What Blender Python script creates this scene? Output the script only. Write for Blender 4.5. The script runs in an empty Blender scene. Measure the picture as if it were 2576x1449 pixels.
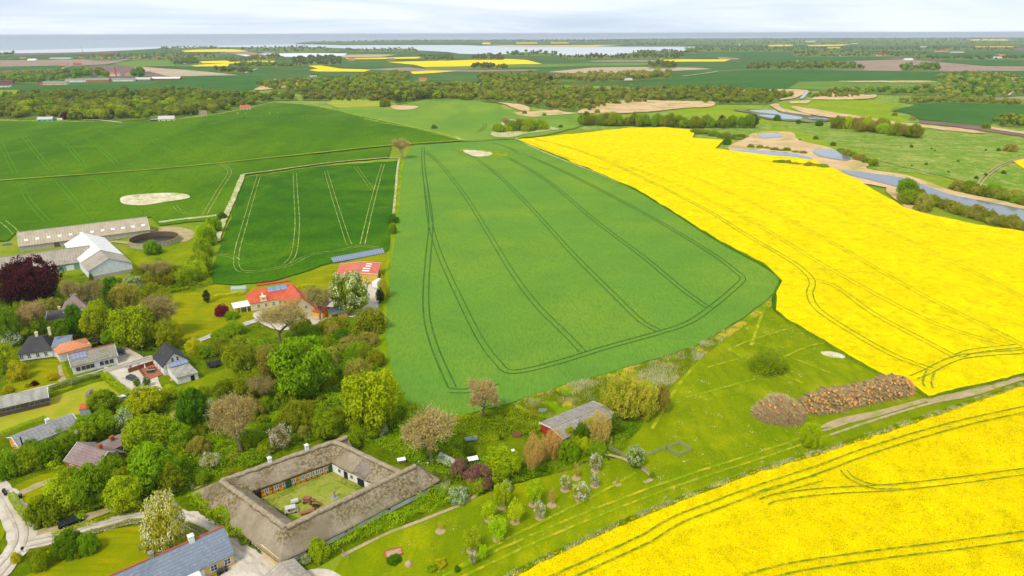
import bpy, math, random
import numpy as np
from mathutils import Vector, Matrix, Euler, geometry
R = math.radians
C = bpy.context.scene.collection
sc = bpy.context.scene
# ---------------------------------------------------------------- camera
H = 100.0
HAZE = 5.5e-5
PITCH = 20.44
ROLL = 0.18
cam_d = bpy.data.cameras.new('camera'); cam_d.lens = 24.0; cam_d.sensor_width = 36.0
cam_d.clip_start = 1.0; cam_d.clip_end = 200000.0
cam = bpy.data.objects.new('camera', cam_d); C.objects.link(cam); sc.camera = cam
CM = Matrix.Rotation(R(90 - PITCH), 4, 'X') @ Matrix.Rotation(R(-ROLL), 4, 'Z')
CM.translation = (0, 0, H)
cam.matrix_world = CM
# ---------------------------------------------------------------- world, sun, exposure
SUN_EL, SUN_AZ = 52.0, 215.0     # elevation, compass bearing of the sun (0 = +Y, clockwise)
w = bpy.data.worlds.new('World'); sc.world = w; w.use_nodes = True
nt = w.node_tree; nt.nodes.clear()
N = nt.nodes.new; LK = nt.links.new
sky = N('ShaderNodeTexSky'); sky.sky_type = 'NISHITA'; sky.sun_disc = False
sky.sun_elevation = R(SUN_EL); sky.sun_rotation = R(SUN_AZ); sky.altitude = 100
sky.air_density = 1.0; sky.dust_density = 1.0; sky.ozone_density = 2.5
geo = N('ShaderNodeTexCoord'); mp = N('ShaderNodeMapping'); mp.inputs['Scale'].default_value = (2.0, 3.0, 26.0)
mp.inputs['Rotation'].default_value = (0, R(1.2), 0)
LK(geo.outputs['Generated'], mp.inputs['Vector'])
nz = N('ShaderNodeTexNoise'); nz.inputs['Scale'].default_value = 1.3; nz.inputs['Detail'].default_value = 7
nz.inputs['Roughness'].default_value = .55; nz.inputs['Distortion'].default_value = .6
LK(mp.outputs[0], nz.inputs['Vector'])
rp = N('ShaderNodeValToRGB'); rp.color_ramp.elements[0].position = .30; rp.color_ramp.elements[1].position = .68
rp.color_ramp.elements[0].color = (.05,)*3+(1,); rp.color_ramp.elements[1].color = (.85,)*3+(1,)
LK(nz.outputs['Fac'], rp.inputs['Fac'])
veil = N('ShaderNodeMixRGB'); veil.inputs['Fac'].default_value = .62; veil.inputs['Color2'].default_value = (9.2, 11.6, 15.0, 1)   # pale blue veil
LK(sky.outputs[0], veil.inputs['Color1'])
mx = N('ShaderNodeMixRGB'); mx.inputs['Color2'].default_value = (13.2, 13.9, 14.6, 1)   # thin high cloud
LK(rp.outputs['Color'], mx.inputs['Fac']); LK(veil.outputs[0], mx.inputs['Color1'])
bg = N('ShaderNodeBackground'); bg.inputs['Strength'].default_value = 0.07
LK(mx.outputs[0], bg.inputs['Color'])
wo = N('ShaderNodeOutputWorld'); LK(bg.outputs[0], wo.inputs['Surface'])
sd = bpy.data.lights.new('sun', 'SUN'); sd.energy = 2.5; sd.angle = R(12); sd.color = (1.0, .93, .78)
sun = bpy.data.objects.new('sun', sd); C.objects.link(sun)
az = R(SUN_AZ); el = R(SUN_EL)
sv = Vector((math.sin(az)*math.cos(el), math.cos(az)*math.cos(el), math.sin(el)))
sun.rotation_euler = sv.to_track_quat('Z', 'Y').to_euler(); sun.location = (0, 0, 150)
sc.view_settings.view_transform = 'Standard'; sc.view_settings.look = 'None'
sc.view_settings.exposure = 0.24; sc.view_settings.gamma = 1.0
# ---------------------------------------------------------------- picture <-> ground
FX = 24.0/36.0*2576.0
CR = np.array(CM.to_3x3())
def rays(p):
    p = np.asarray(p, float).reshape(-1, 2)
    d = np.stack([(p[:, 0]-1288)/FX, -(p[:, 1]-724.5)/FX, -np.ones(len(p))], 1)
    d = d @ CR.T
    return d/np.linalg.norm(d, axis=1)[:, None]
HILLS = [(-330, 760, 11, 210, 130, .15), (-60, 1010, 9, 150, 120, 0), (300, 560, 5, 200, 120, .3), (-620, 900, 7, 200, 120, 0),
         (850, 900, 9, 220, 150, .2), (30, 330, 2.0, 90, 70, 0), (-250, 480, 3, 90, 60, 0)]
def terr(x, y):
    z = np.zeros(np.shape(x))
    for (cx, cy, a, sx, sy, r) in HILLS:
        dx = x-cx; dy = y-cy; c, s = math.cos(r), math.sin(r)
        u = (dx*c+dy*s)/sx; v = (-dx*s+dy*c)/sy
        z = z + a*np.exp(-(u*u+v*v)*1.2)
    return z
RMAX = 45000.0
def unp(p, z=0.0):
    """points of the ground (plus z) seen at the given places of the photograph"""
    d = rays(p); n = len(d)
    dz = np.minimum(d[:, 2], -1e-5); hz = np.hypot(d[:, 0], d[:, 1])
    tmax = RMAX/hz
    t = np.minimum((H-z)/-dz, tmax)
    for _ in range(12):
        g = terr(d[:, 0]*t, d[:, 1]*t)+z
        t = np.minimum((H-g)/-dz, tmax)
    x = d[:, 0]*t; y = d[:, 1]*t
    return np.stack([x, y, terr(x, y)+z], 1)
def G(px, py, z=0.0): return Vector(unp([(px, py)], z)[0])
def proj(v):
    q = CR.T @ (np.array(v)-np.array([0, 0, H]))
    return (1288+FX*q[0]/-q[2], 724.5-FX*q[1]/-q[2])
def scale_at(v):                      # photograph pixels per metre at a point
    q = CR.T @ (np.array(v)-np.array([0, 0, H]))
    return FX/-q[2]
def gz(x, y): return float(terr(np.array(x), np.array(y)))
# ---------------------------------------------------------------- naming
def tag(o, label=None, cat=None, group=None, kind=None):
    if label: o['label'] = label
    if cat: o['category'] = cat
    if group: o['group'] = group
    if kind: o['kind'] = kind
    return o
def link(name, me, mats=None, parent=None):
    if mats is not None:
        for m in (mats if isinstance(mats, (list, tuple)) else [mats]): me.materials.append(m)
    o = bpy.data.objects.new(name, me); C.objects.link(o)
    if parent: o.parent = parent
    return o
def empty(name, loc, rz=0.0, label=None, cat=None, group=None):
    o = bpy.data.objects.new(name, None); o.empty_display_size = .3; C.objects.link(o)
    o.location = loc; o.rotation_euler = (0, 0, rz)
    return tag(o, label, cat, group)
def np_mesh(name, v, q, mi=None):
    """numpy vertices (n,3) and quads (m,4) or triangles (m,3)"""
    me = bpy.data.meshes.new(name); k = q.shape[1]
    me.vertices.add(len(v)); me.vertices.foreach_set('co', np.asarray(v, np.float32).ravel())
    me.loops.add(q.size); me.loops.foreach_set('vertex_index', q.astype(np.int32).ravel())
    me.polygons.add(len(q)); me.polygons.foreach_set('loop_start', (np.arange(len(q))*k).astype(np.int32))
    if mi is not None: me.polygons.foreach_set('material_index', np.asarray(mi, np.int32))
    me.update(); me.validate()
    return me
SPLIT = {'leg', 'post', 'wheel', 'wheels', 'bargeboard', 'panel_rib', 'porch_post', 'slit_window', 'net_pole', 'tine', 'stand', 'cradle', 'rake_bar', 'plank'}
class MB:
    """collects boxes, prisms, tubes and cylinders into one mesh object"""
    def __init__(s): s.v = []; s.f = []; s.m = []; s.mi = 0; s.g = []
    def add(s, vs, fs):
        b = len(s.v); s.g.append((b, len(s.f))); s.v += [tuple(x) for x in vs]; s.f += [tuple(i+b for i in f) for f in fs]; s.m += [s.mi]*len(fs); return s
    def box(s, c, d, rz=0.0):
        x, y, z = [k/2 for k in d]; cs, sn = math.cos(rz), math.sin(rz)
        vs = []
        for k in (-z, z):
            for (i, j) in ((-x, -y), (x, -y), (x, y), (-x, y)):
                vs.append((c[0]+i*cs-j*sn, c[1]+i*sn+j*cs, c[2]+k))
        return s.add(vs, [(3, 2, 1, 0), (4, 5, 6, 7), (0, 1, 5, 4), (1, 2, 6, 5), (2, 3, 7, 6), (3, 0, 4, 7)])
    def prism(s, top, bot):
        n = len(top)
        return s.add(list(top)+list(bot), [tuple(range(n)), tuple(range(2*n-1, n-1, -1))]+[(i, i+n, (i+1) % n+n, (i+1) % n) for i in range(n)])
    def slab(s, poly, t):
        return s.prism(poly, [(p[0], p[1], p[2]-t) for p in poly])
    def tube(s, a, b, r0, r1=None, n=6):
        r1 = r0 if r1 is None else r1
        a = Vector(a); b = Vector(b); d = (b-a).normalized()
        u = d.orthogonal().normalized(); w_ = d.cross(u)
        vs = [a+(u*math.cos(t)+w_*math.sin(t))*r0 for t in [2*math.pi*i/n for i in range(n)]]
        vs += [b+(u*math.cos(t)+w_*math.sin(t))*r1 for t in [2*math.pi*i/n for i in range(n)]]
        return s.add(vs, [tuple(range(n-1, -1, -1)), tuple(range(n, 2*n))]+[(i, (i+1) % n, (i+1) % n+n, i+n) for i in range(n)])
    def lathe(s, c, prof, n=16):
        b = []
        for (r, z) in prof: b += [(c[0]+r*math.cos(2*math.pi*i/n), c[1]+r*math.sin(2*math.pi*i/n), c[2]+z) for i in range(n)]
        fs = []
        for k in range(len(prof)-1): fs += [(k*n+i, k*n+(i+1) % n, (k+1)*n+(i+1) % n, (k+1)*n+i) for i in range(n)]
        fs.append(tuple(range(n-1, -1, -1))); fs.append(tuple((len(prof)-1)*n+i for i in range(n)))
        return s.add(b, fs)
    def build(s, name, mats, parent=None, smooth=False):
        if name in SPLIT and len(s.g) > 1:      # every leg, post, wheel... is an object of its own
            g = s.g+[(len(s.v), len(s.f))]; o = None
            for (v0, f0), (v1, f1) in zip(g, g[1:]):
                m = MB(); m.v = s.v[v0:v1]; m.f = [tuple(i-v0 for i in f) for f in s.f[f0:f1]]; m.m = s.m[f0:f1]; m.g = [(0, 0)]
                o = m.build(name, mats, parent, smooth)
            return o
        me = bpy.data.meshes.new(name); me.from_pydata(s.v, [], s.f); me.update()
        if s.mi or any(s.m): me.polygons.foreach_set('material_index', s.m)
        if smooth: me.polygons.foreach_set('use_smooth', [True]*len(me.polygons))
        return link(name, me, mats, parent)
# numpy value noise, for heights and jitter
_rg = np.random.default_rng(5); _tab = _rg.random((256, 256))
def vnoise(x, y, s=1.0):
    x = np.asarray(x)/s; y = np.asarray(y)/s
    xi = np.floor(x).astype(int); yi = np.floor(y).astype(int); fx = x-xi; fy = y-yi
    fx = fx*fx*(3-2*fx); fy = fy*fy*(3-2*fy)
    a = _tab[xi & 255, yi & 255]; b = _tab[(xi+1) & 255, yi & 255]; c = _tab[xi & 255, (yi+1) & 255]; d = _tab[(xi+1) & 255, (yi+1) & 255]
    return (a*(1-fx)+b*fx)*(1-fy)+(c*(1-fx)+d*fx)*fy
def inpoly(P, poly):
    x, y = P[:, 0], P[:, 1]; r = np.zeros(len(P), bool); n = len(poly)
    for i in range(n):
        x1, y1 = poly[i][0], poly[i][1]; x2, y2 = poly[(i+1) % n][0], poly[(i+1) % n][1]
        if y1 == y2: continue
        c = ((y1 > y) != (y2 > y)) & (x < (x2-x1)*(y-y1)/(y2-y1)+x1)
        r ^= c
    return r
# ---------------------------------------------------------------- materials
def lin(h):
    h = h.lstrip('#'); o = []
    for i in (0, 2, 4):
        c = int(h[i:i+2], 16)/255; o.append(c/12.92 if c <= .04045 else ((c+.055)/1.055)**2.4)
    return tuple(o)+(1,)
def newmat(name, rough=.85, spec=.25):
    m = bpy.data.materials.new(name); m.use_nodes = True; b = m.node_tree.nodes['Principled BSDF']
    b.inputs['Roughness'].default_value = rough; b.inputs['Specular IOR Level'].default_value = spec
    return m, m.node_tree, b
def vecn(t, scale=(1, 1, 1), rot=0.0):
    c = t.nodes.new('ShaderNodeTexCoord'); m = t.nodes.new('ShaderNodeMapping')
    m.inputs['Scale'].default_value = scale; m.inputs['Rotation'].default_value = (0, 0, rot)
    t.links.new(c.outputs['Object'], m.inputs['Vector']); return m.outputs[0]
def noisen(t, vec, s, det=4, rough=.55, dist=0.0):
    n = t.nodes.new('ShaderNodeTexNoise'); n.inputs['Scale'].default_value = s; n.inputs['Detail'].default_value = det
    n.inputs['Roughness'].default_value = rough; n.inputs['Distortion'].default_value = dist
    t.links.new(vec, n.inputs['Vector']); return n.outputs['Fac']
def rampn(t, fac, a, b):
    r = t.nodes.new('ShaderNodeMapRange'); r.inputs['From Min'].default_value = a; r.inputs['From Max'].default_value = b
    t.links.new(fac, r.inputs['Value']); return r.outputs[0]
def mixn(t, fac, a, b):
    m = t.nodes.new('ShaderNodeMix'); m.data_type = 'RGBA'
    if hasattr(fac, 'links'): t.links.new(fac, m.inputs[0])
    else: m.inputs[0].default_value = fac
    for k, v in ((6, a), (7, b)):
        if hasattr(v, 'links'): t.links.new(v, m.inputs[k])
        else: m.inputs[k].default_value = v
    return m.outputs[2]
def bumpn(t, b, h, strength=.5, dist=.1):
    n = t.nodes.new('ShaderNodeBump'); n.inputs['Strength'].default_value = strength; n.inputs['Distance'].default_value = dist
    t.links.new(h, n.inputs['Height']); t.links.new(n.outputs[0], b.inputs['Normal'])
TINT = {'meadow ground': (1.1, .85, .4), 'farmland': (.75, .62, .55), 'far wheat': (.72, .60, .55), 'far young crop': (.85, .68, .5), 'far pasture': (.9, .8, .6), 'winter wheat': (1.25, .76, .2), 'wheat by the village': (1.45, .86, .25),
  'spring barley': (1.0, .80, .5), 'barley on the hill': (.88, .76, .45), 'mown grass': (1.55, .92, .08), 'lime lawn': (1.12, .70, .08), 'dry lawn': (1.05, .85, .35), 'wild undergrowth floor': (1.3, .85, .15), 'rough grass': (1.3, .9, .25), 'grassy margin': (1.25, .85, .15),
  'flowering meadow': (1.0, .88, .6), 'bright pasture': (1.15, .85, .3), 'faint worn strip in grass': (1.35, 1.0, .3), 'woodland floor': (.9, .8, .5), 'green grass blades': (1.35, .9, .2), 'winter': (1, 1, 1)}
def layered(name, base, layers, rough=.9, bump=None, spec=.02):
    """base colour then layers (colour, noise scale, lo, hi, amount, stretch, rotation)"""
    m, t, b = newmat(name, rough, spec)
    tn = TINT.get(name, (1, 1, 1))
    def lin(h, _l=globals()['lin']):
        q = _l(h); return tuple(min(.95, a*k) for a, k in zip(q[:3], tn))+(1,)
    col = lin(base)
    for L in layers:
        c, s, lo, hi, amt = L[:5]; st = L[5] if len(L) > 5 else (1, 1, 1); ro = L[6] if len(L) > 6 else 0.0
        f = rampn(t, noisen(t, vecn(t, st, ro), s), lo, hi)
        k = t.nodes.new('ShaderNodeMath'); k.operation = 'MULTIPLY'; k.inputs[1].default_value = amt; t.links.new(f, k.inputs[0])
        col = mixn(t, k.outputs[0], col, lin(c))
    if hasattr(col, 'links'): t.links.new(col, b.inputs['Base Color'])
    else: b.inputs['Base Color'].default_value = col
    if bump: bumpn(t, b, noisen(t, vecn(t), bump[0], 5), bump[1], bump[2])
    return m
# ---------------------------------------------------------------- ground, sea, fields
def off(level, r): return level*(0.03+np.minimum(r, 12000)*0.0002)
def jitter_poly(poly, jit, bs=None):
    out = []; n = len(poly)
    for i in range(n):
        a = poly[i]; b = poly[(i+1) % n]; L = math.hypot(b[0]-a[0], b[1]-a[1])
        s = bs or max(5, min(14, (min(a[1], b[1])-84)*.05)); k = max(1, int(L/s))
        for j in range(k):
            t = j/k; x = a[0]+(b[0]-a[0])*t; y = a[1]+(b[1]-a[1])*t
            q = max(0.05, min(1.0, (y-84)/450.0))*jit
            if 0 < j:
                x += (float(vnoise(x*1.0, y*3.1, 23))-.5)*5*q+(float(vnoise(y, x, 7))-.5)*2.5*q
                y += (float(vnoise(y*2.1+9, x*1.1, 29))-.5)*4*q+(float(vnoise(x+50, y*2, 8))-.5)*2*q
            out.append((x, y))
    return out
def sheet(name, mat, poly, level=2, jit=1.0, up=0.0, skirt=0.0, wob=0.0, label=None, kind='structure', rows=1.0, smooth=None):
    if smooth is None: smooth = name in ('pond', 'reed_bed', 'mudflat', 'dry_patch', 'rough_grass', 'pasture', 'lawn', 'yard', 'bare_ground') and len(poly) > 4
    if smooth:
        n_ = len(poly); Q_ = []
        for i in range(n_): 
            p0, p1, p2, p3 = [np.array(poly[(i+k) % n_], float) for k in (-1, 0, 1, 2)]
            for j in range(4):
                t = j/4; Q_.append(tuple(.5*((2*p1)+(-p0+p2)*t+(2*p0-5*p1+4*p2-p3)*t*t+(-p0+3*p1-3*p2+p3)*t**3)))
        poly = Q_
    B = jitter_poly(poly, jit); P = np.array(B)
    y0, y1 = P[:, 1].min(), P[:, 1].max(); x0, x1 = P[:, 0].min(), P[:, 0].max()
    pts = []; y = y0+3
    while y < y1:
        st = max(5.0, min(20.0, (y-84)*.045))*rows
        if y > 175: pts += [(x, y) for x in np.arange(x0+3, x1, st*2.2)]
        y += st
    if pts:
        Q = np.array(pts); Q = Q+np.random.default_rng(1).random(Q.shape)*2-1
        Q = Q[inpoly(Q, B)]
        # keep clear of the border
        if len(Q):
            d = np.min(np.hypot(Q[:, None, 0]-P[None, :, 0], Q[:, None, 1]-P[None, :, 1]), axis=1); Q = Q[d > 3.0]
    else: Q = np.zeros((0, 2))
    nb = len(B)
    r = geometry.delaunay_2d_cdt([Vector(p) for p in B]+[Vector(p) for p in Q], [], [list(range(nb))], 1, 1e-4)
    V = np.array([(v[0], v[1]) for v in r[0]]); F = [f for f in r[2] if len(f) == 3]
    W = unp(V); rr = np.hypot(W[:, 0], W[:, 1]); z = off(level, rr)+up
    W = unp(V, z)
    if wob:
        W[:, 2] += (vnoise(W[:, 0], W[:, 1], 3.0)-.5)*wob
    vs = [tuple(p) for p in W]; fs = []
    for f in F:
        a, b, c = [W[i] for i in f]
        if (b[0]-a[0])*(c[1]-a[1])-(b[1]-a[1])*(c[0]-a[0]) < 0: f = list(reversed(f))
        fs.append(tuple(f))
    mi = [0]*len(fs)
    if skirt:
        cnt = {}
        for f in fs:
            for i in range(3):
                e = (f[i], f[(i+1) % 3]); k = (min(e), max(e)); cnt.setdefault(k, []).append(e)
        for k, es in cnt.items():
            if len(es) == 1:
                a, b = es[0]; n = len(vs)
                vs.append((vs[a][0], vs[a][1], vs[a][2]-skirt)); vs.append((vs[b][0], vs[b][1], vs[b][2]-skirt))
                fs.append((b, a, n, n+1)); mi.append(1)
    me = bpy.data.meshes.new(name); me.from_pydata(vs, [], fs); me.update()
    if skirt: me.polygons.foreach_set('material_index', mi)
    o = link(name, me, mat); tag(o, label, kind=kind)
    return o
def catmull(pts, n=8):
    P = [pts[0]]+list(pts)+[pts[-1]]; out = []
    for i in range(1, len(P)-2):
        p0, p1, p2, p3 = [np.array(P[i+k], float) for k in (-1, 0, 1, 2)]
        for j in range(n):
            t = j/n
            out.append(.5*((2*p1)+(-p0+p2)*t+(2*p0-5*p1+4*p2-p3)*t*t+(-p0+3*p1-3*p2+p3)*t**3))
    out.append(np.array(P[-2], float)); return np.array(out)
STROKE_PTS = []
def ribbon(vs, fs, px, width, level, up=0.0, side=0.0, ragged=.25, smooth=True, keep=False, wnear=0):
    c = catmull(px) if smooth and len(px) > 2 else np.array([np.array(px[0])+(np.array(px[-1])-np.array(px[0]))*t for t in np.linspace(0, 1, 12)])
    W = unp(c)[:, :2]
    out = [W[0]]
    for i in range(1, len(W)):
        a, b = W[i-1], W[i]; L = np.linalg.norm(b-a); s = max(1.2, np.linalg.norm(b)*.012); k = max(1, int(L/s))
        for j in range(1, k+1): out.append(a+(b-a)*j/k)
    W = np.array(out); T = np.gradient(W, axis=0); T /= np.linalg.norm(T, axis=1)[:, None]+1e-9
    Nn = np.stack([-T[:, 1], T[:, 0]], 1)
    W = W+Nn*side
    rr = np.hypot(W[:, 0], W[:, 1])
    wl = width/2*(1+(vnoise(W[:, 0], W[:, 1], 1.7)-.5)*2*ragged); wr = width/2*(1+(vnoise(W[:, 0]+77, W[:, 1], 1.9)-.5)*2*ragged)
    A = W+Nn*wl[:, None]; B = W-Nn*wr[:, None]; M = W
    z = off(level, rr)+up
    b = len(vs)
    for i in range(len(W)):
        vs.append((A[i, 0], A[i, 1], gz(*A[i])+z[i])); vs.append((B[i, 0], B[i, 1], gz(*B[i])+z[i]))
        if i: fs.append((b+2*i-2, b+2*i-1, b+2*i+1, b+2*i))
    if keep: STROKE_PTS.append((W, width))
def strokes(name, mat, lst, level=4, up=0.0, kind='structure', keep=False, label=None):
    """lst: (pixel points, width, gauge) - a gauge draws two wheel lines that far apart"""
    vs, fs = [], []
    for L in lst:
        px, wd = L[0], L[1]; ga = L[2] if len(L) > 2 else 0
        if ga:
            for s in (-1, 1): ribbon(vs, fs, px, wd, level, up, s*ga/2, keep=keep)
        else: ribbon(vs, fs, px, wd, level, up, keep=keep)
    me = bpy.data.meshes.new(name); me.from_pydata(vs, [], fs); me.update()
    o = link(name, me, mat); return tag(o, label, kind=kind)

M = {}
M['ground'] = layered('meadow ground', '7b9a33', [('6a882b', .008, .4, .62, .8), ('a9a865', .02, .52, .68, .5), ('4f8420', .12, .45, .65, .5), ('8fae3d', 1.1, .45, .7, .4)], bump=(1.5, .5, .3))
M['farm'] = layered('farmland', '4f7d37', [('5d8a40', .002, .4, .6, .8), ('5f8f45', .004, .5, .6, .6), ('446d30', .01, .45, .65, .5)])
M['farfield_green'] = layered('far wheat', '46802f', [('528a38', .006, .4, .6, .8), ('3b7229', .03, .45, .65, .5)])
M['farfield_light'] = layered('far young crop', '6d9a3f', [('7da64c', .006, .4, .6, .8), ('5c8b37', .03, .45, .65, .5)])
M['farfield_pale'] = layered('far pasture', '88a05c', [('7a9a50', .01, .4, .6, .8)])
M['soil'] = layered('bare soil', '9b8570', [('8a7463', .01, .4, .6, .8), ('a8927c', .05, .45, .65, .5)])
M['soil_dark'] = layered('ploughed soil', '7d6659', [('6d574e', .01, .4, .6, .8), ('8b7465', .05, .45, .65, .5)])
M['soil_tan'] = layered('dry soil', 'b7a184', [('a8937a', .01, .4, .6, .8), ('c4af92', .05, .45, .65, .5)])
M['plastic'] = layered('white film on fields', 'dfe0df', [('c9ccca', .02, .45, .6, .6, (1, 6, 1))], rough=.5)
M['rape_far'] = layered('far rapeseed', 'f2ce00', [('e6c000', .01, .4, .65, .6)])
M['reed'] = layered('dry reed bed', 'cfb083', [('c09a68', .02, .4, .62, .8), ('dcc39b', .06, .45, .65, .6), ('8f9a4a', .05, .54, .64, .85), ('b08f60', .8, .45, .6, .4)], bump=(1.0, .8, .4))
M['wheat_dark'] = layered('winter wheat', '3f7d10', [('539014', .006, .38, .62, .9), ('336d12', .02, .45, .65, .7, (1, .25, 1), .5), ('62991a', .05, .55, .72, .5), ('306812', .9, .45, .62, .45, (1, .2, 1), .25)], bump=(3, .4, .12))
M['wheat_left'] = layered('wheat by the village', '2f6f14', [('437f15', .012, .4, .62, .9), ('225f17', .05, .45, .65, .7), ('5a8f1a', .06, .62, .75, .5, (1, .12, 1), .15), ('1d5515', 1.2, .45, .62, .5, (1, .3, 1), .1)], bump=(3, .4, .12))
M['crop'] = layered('spring barley', '619a44', [('7fa83a', .012, .42, .68, .75), ('588f42', .03, .45, .66, .7), ('70a03a', .08, .45, .75, .35), ('4c8236', 1.6, .42, .62, .5, (1, .22, 1), .06), ('8fb251', 3.5, .5, .75, .35)], bump=(3.5, .6, .15))
M['crop_hill'] = layered('barley on the hill', '6f9d45', [('84a847', .01, .4, .62, .9), ('628f45', .03, .45, .65, .6, (1, .3, 1), .7)])
M['grass'] = layered('mown grass', '6f9716', [('5a8812', .03, .38, .6, .9), ('86ab22', .07, .5, .68, .75), ('4f7c10', .35, .45, .62, .5, (1, .25, 1), .45), ('a3ad44', .5, .62, .76, .5), ('4a7610', 2.2, .42, .66, .5)], bump=(4, .5, .12))
M['lawn'] = layered('lime lawn', '7fa20c', [('93ad10', .05, .4, .6, .8), ('67940d', .14, .45, .62, .7, (1, .3, 1), .7), ('a2b018', .3, .5, .66, .6, (.4, 1, 1), .3), ('6a9208', .5, .48, .6, .6, (.15, 1.3, 1), .35), ('5d8a0c', 2.5, .45, .66, .4)], bump=(5, .4, .08))
M['lawn_dry'] = layered('dry lawn', '93a83a', [('aca860', .06, .42, .6, .6), ('6f9a22', .13, .5, .65, .6), ('a59e54', 2.0, .5, .66, .3)], bump=(5, .4, .08))
M['thicket_floor'] = layered('wild undergrowth floor', '4f7a12', [('678c10', .08, .4, .6, .9), ('3f6412', .2, .45, .62, .8), ('8a8a4a', .15, .62, .72, .6), ('74a222', 1.0, .5, .7, .5)], bump=(2.5, 1, .5))
M['rough'] = layered('rough grass', '6b9a1f', [('b3ab74', .12, .48, .6, .85), ('4b8a14', .2, .5, .62, .7), ('c9bd92', .5, .58, .7, .6, (1, .5, 1), .4), ('588f18', 2, .5, .65, .5)], bump=(3, 1, .35))
M['margin'] = layered('grassy margin', '6a9c10', [('84a614', .08, .4, .6, .8), ('4f8c14', .3, .45, .62, .7, (1, .3, 1)), ('a8a64c', .5, .6, .74, .5)], bump=(4, .8, .2))
M['meadow'] = layered('flowering meadow', '7d9a3c', [('6c8f28', .02, .4, .6, .85), ('a9ac76', .05, .48, .64, .7, (.5, 1, 1), .3), ('5c861e', .09, .5, .66, .6), ('c0c08a', .35, .54, .70, .55), ('588f28', .6, .45, .6, .7), ('b3b87a', .10, .48, .66, .5), ('4f7f20', .25, .52, .64, .6)], bump=(1.5, .8, .3))
M['meadow_bright'] = layered('bright pasture', '75a01e', [('84a92d', .02, .4, .6, .8), ('8f9d4b', .04, .55, .68, .6), ('608c18', .12, .5, .65, .6)], bump=(1.5, .5, .3))
M['yellow_grass'] = layered('yellowing grass', '9a9b2e', [('7f9a2a', .01, .4, .6, .8), ('b8a94a', .02, .5, .65, .7)])
M['gravel'] = layered('gravel road', 'c3b7a6', [('d2c8ba', .1, .4, .6, .8), ('ab9c86', .3, .52, .66, .7), ('b9a98f', 2.5, .45, .62, .5), ('98a060', .6, .68, .76, .4)], bump=(12, .5, .03))
M['ruts'] = layered('packed wheel rut', 'b3a794', [('c6bbaa', .35, .42, .6, .9), ('a0937d', .9, .5, .65, .6)])
M['asphalt'] = layered('worn lane', 'b9b0a6', [('a59c92', .2, .4, .6, .7), ('cbc3b8', .6, .5, .65, .6)], bump=(15, .4, .02))
M['dirt'] = layered('trodden dirt', 'ac9674', [('bca684', .2, .4, .6, .8), ('8a9640', .3, .5, .62, .85), ('a08862', 1.2, .45, .65, .6)], bump=(5, .6, .08))
M['stubble'] = layered('pale strip of dry grass', 'b9b084', [('8a9a40', .2, .42, .58, .95), ('ddd4b8', .4, .5, .65, .7), ('7d9a38', .5, .58, .7, .6)], bump=(3, .8, .25))
M['track_line'] = layered('wheel marks in young crop', '3a6a22', [('5a6b3a', .3, .45, .6, .8), ('2f5f22', .8, .5, .6, .8)])
M['track_dry'] = layered('dry wheel marks', '86963c', [('5f8a20', .12, .42, .6, .9), ('c0b47a', .3, .48, .62, .8)])
M['track_soft'] = layered('faint worn strip in grass', '6f9716', [('a5a850', .3, .46, .62, .75), ('5c8a14', .5, .5, .65, .8), ('b9b27a', 1.1, .55, .7, .6)])
M['track_faint'] = layered('faint wheel marks', '5f8f1c', [('3f8217', .05, .4, .6, .9)])
M['yellow_edge'] = layered('yellow-green field edge', '9aa52a', [('6f9a1c', .06, .4, .6, .8), ('b9ab4a', .2, .5, .66, .6)])
M['chalk'] = layered('pale dry patch', 'd2c6a6', [('bba97c', .12, .4, .6, .8), ('97a258', .16, .52, .66, .8), ('e6dcc6', .5, .5, .65, .6)], bump=(3, .8, .3))
M['mud'] = layered('wet mud', '6d6a58', [('5d5a4c', .02, .4, .6, .8), ('7f8a4e', .03, .5, .62, .8)], rough=.6)
M['mulch'] = layered('mulch', 'b29a74', [('9c8462', 1.2, .4, .6, .8), ('c4ab86', 4, .5, .65, .6)], bump=(10, .7, .05))
def watermat(name, col, rough, bump):
    m, t, b = newmat(name, rough, .5); b.inputs['Base Color'].default_value = lin(col)
    n1 = noisen(t, vecn(t, (1, 2.2, 1), .4), bump[0], 3); bumpn(t, b, n1, bump[1], bump[2]); return m
M['sea'] = watermat('sea water', '8f9aa0', .32, (.02, .15, 1.0))
M['sea'].node_tree.nodes['Principled BSDF'].inputs['Specular IOR Level'].default_value = .35
M['bay'] = watermat('calm bay water', 'c3c6c6', .35, (.05, .1, .5))
M['pond'] = watermat('pond water', '6c7274', .10, (1.2, .12, .05))
# rapeseed: yellow heads with green showing between them
def rapemat():
    m, t, b = newmat('rapeseed in flower', .9, .0)
    v = vecn(t)
    f1 = rampn(t, noisen(t, v, 4.2, 5, .7), .36, .50)
    big = rampn(t, noisen(t, v, .05, 3, .6, 1.0), .35, .65)
    mid = rampn(t, noisen(t, v, .22, 6, .72, .6), .34, .56)
    a = mixn(t, big, lin('ffdd00'), lin('f6d000')); a = mixn(t, mid, lin('cdb800'), a)
    g = t.nodes.new('ShaderNodeMath'); g.operation = 'MAXIMUM'; t.links.new(f1, g.inputs[0]); g.inputs[1].default_value = .30
    t.links.new(mixn(t, g.outputs[0], lin('8f9a00'), a), b.inputs['Base Color'])
    bumpn(t, b, noisen(t, v, 2.5, 6, .7), .7, .25); return m
M['rape'] = rapemat()
M['rape_side'] = layered('rapeseed stems', '6f8f1c', [('a8a814', 2.5, .45, .6, .8), ('4d7a1a', 1.0, .4, .6, .7)])
M['rape_track'] = layered('gap in the rapeseed', '6f8a16', [('c9b80e', .9, .44, .54, .9), ('8a8a4a', .3, .6, .7, .6), ('47701a', 1.8, .45, .6, .7)])

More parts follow.
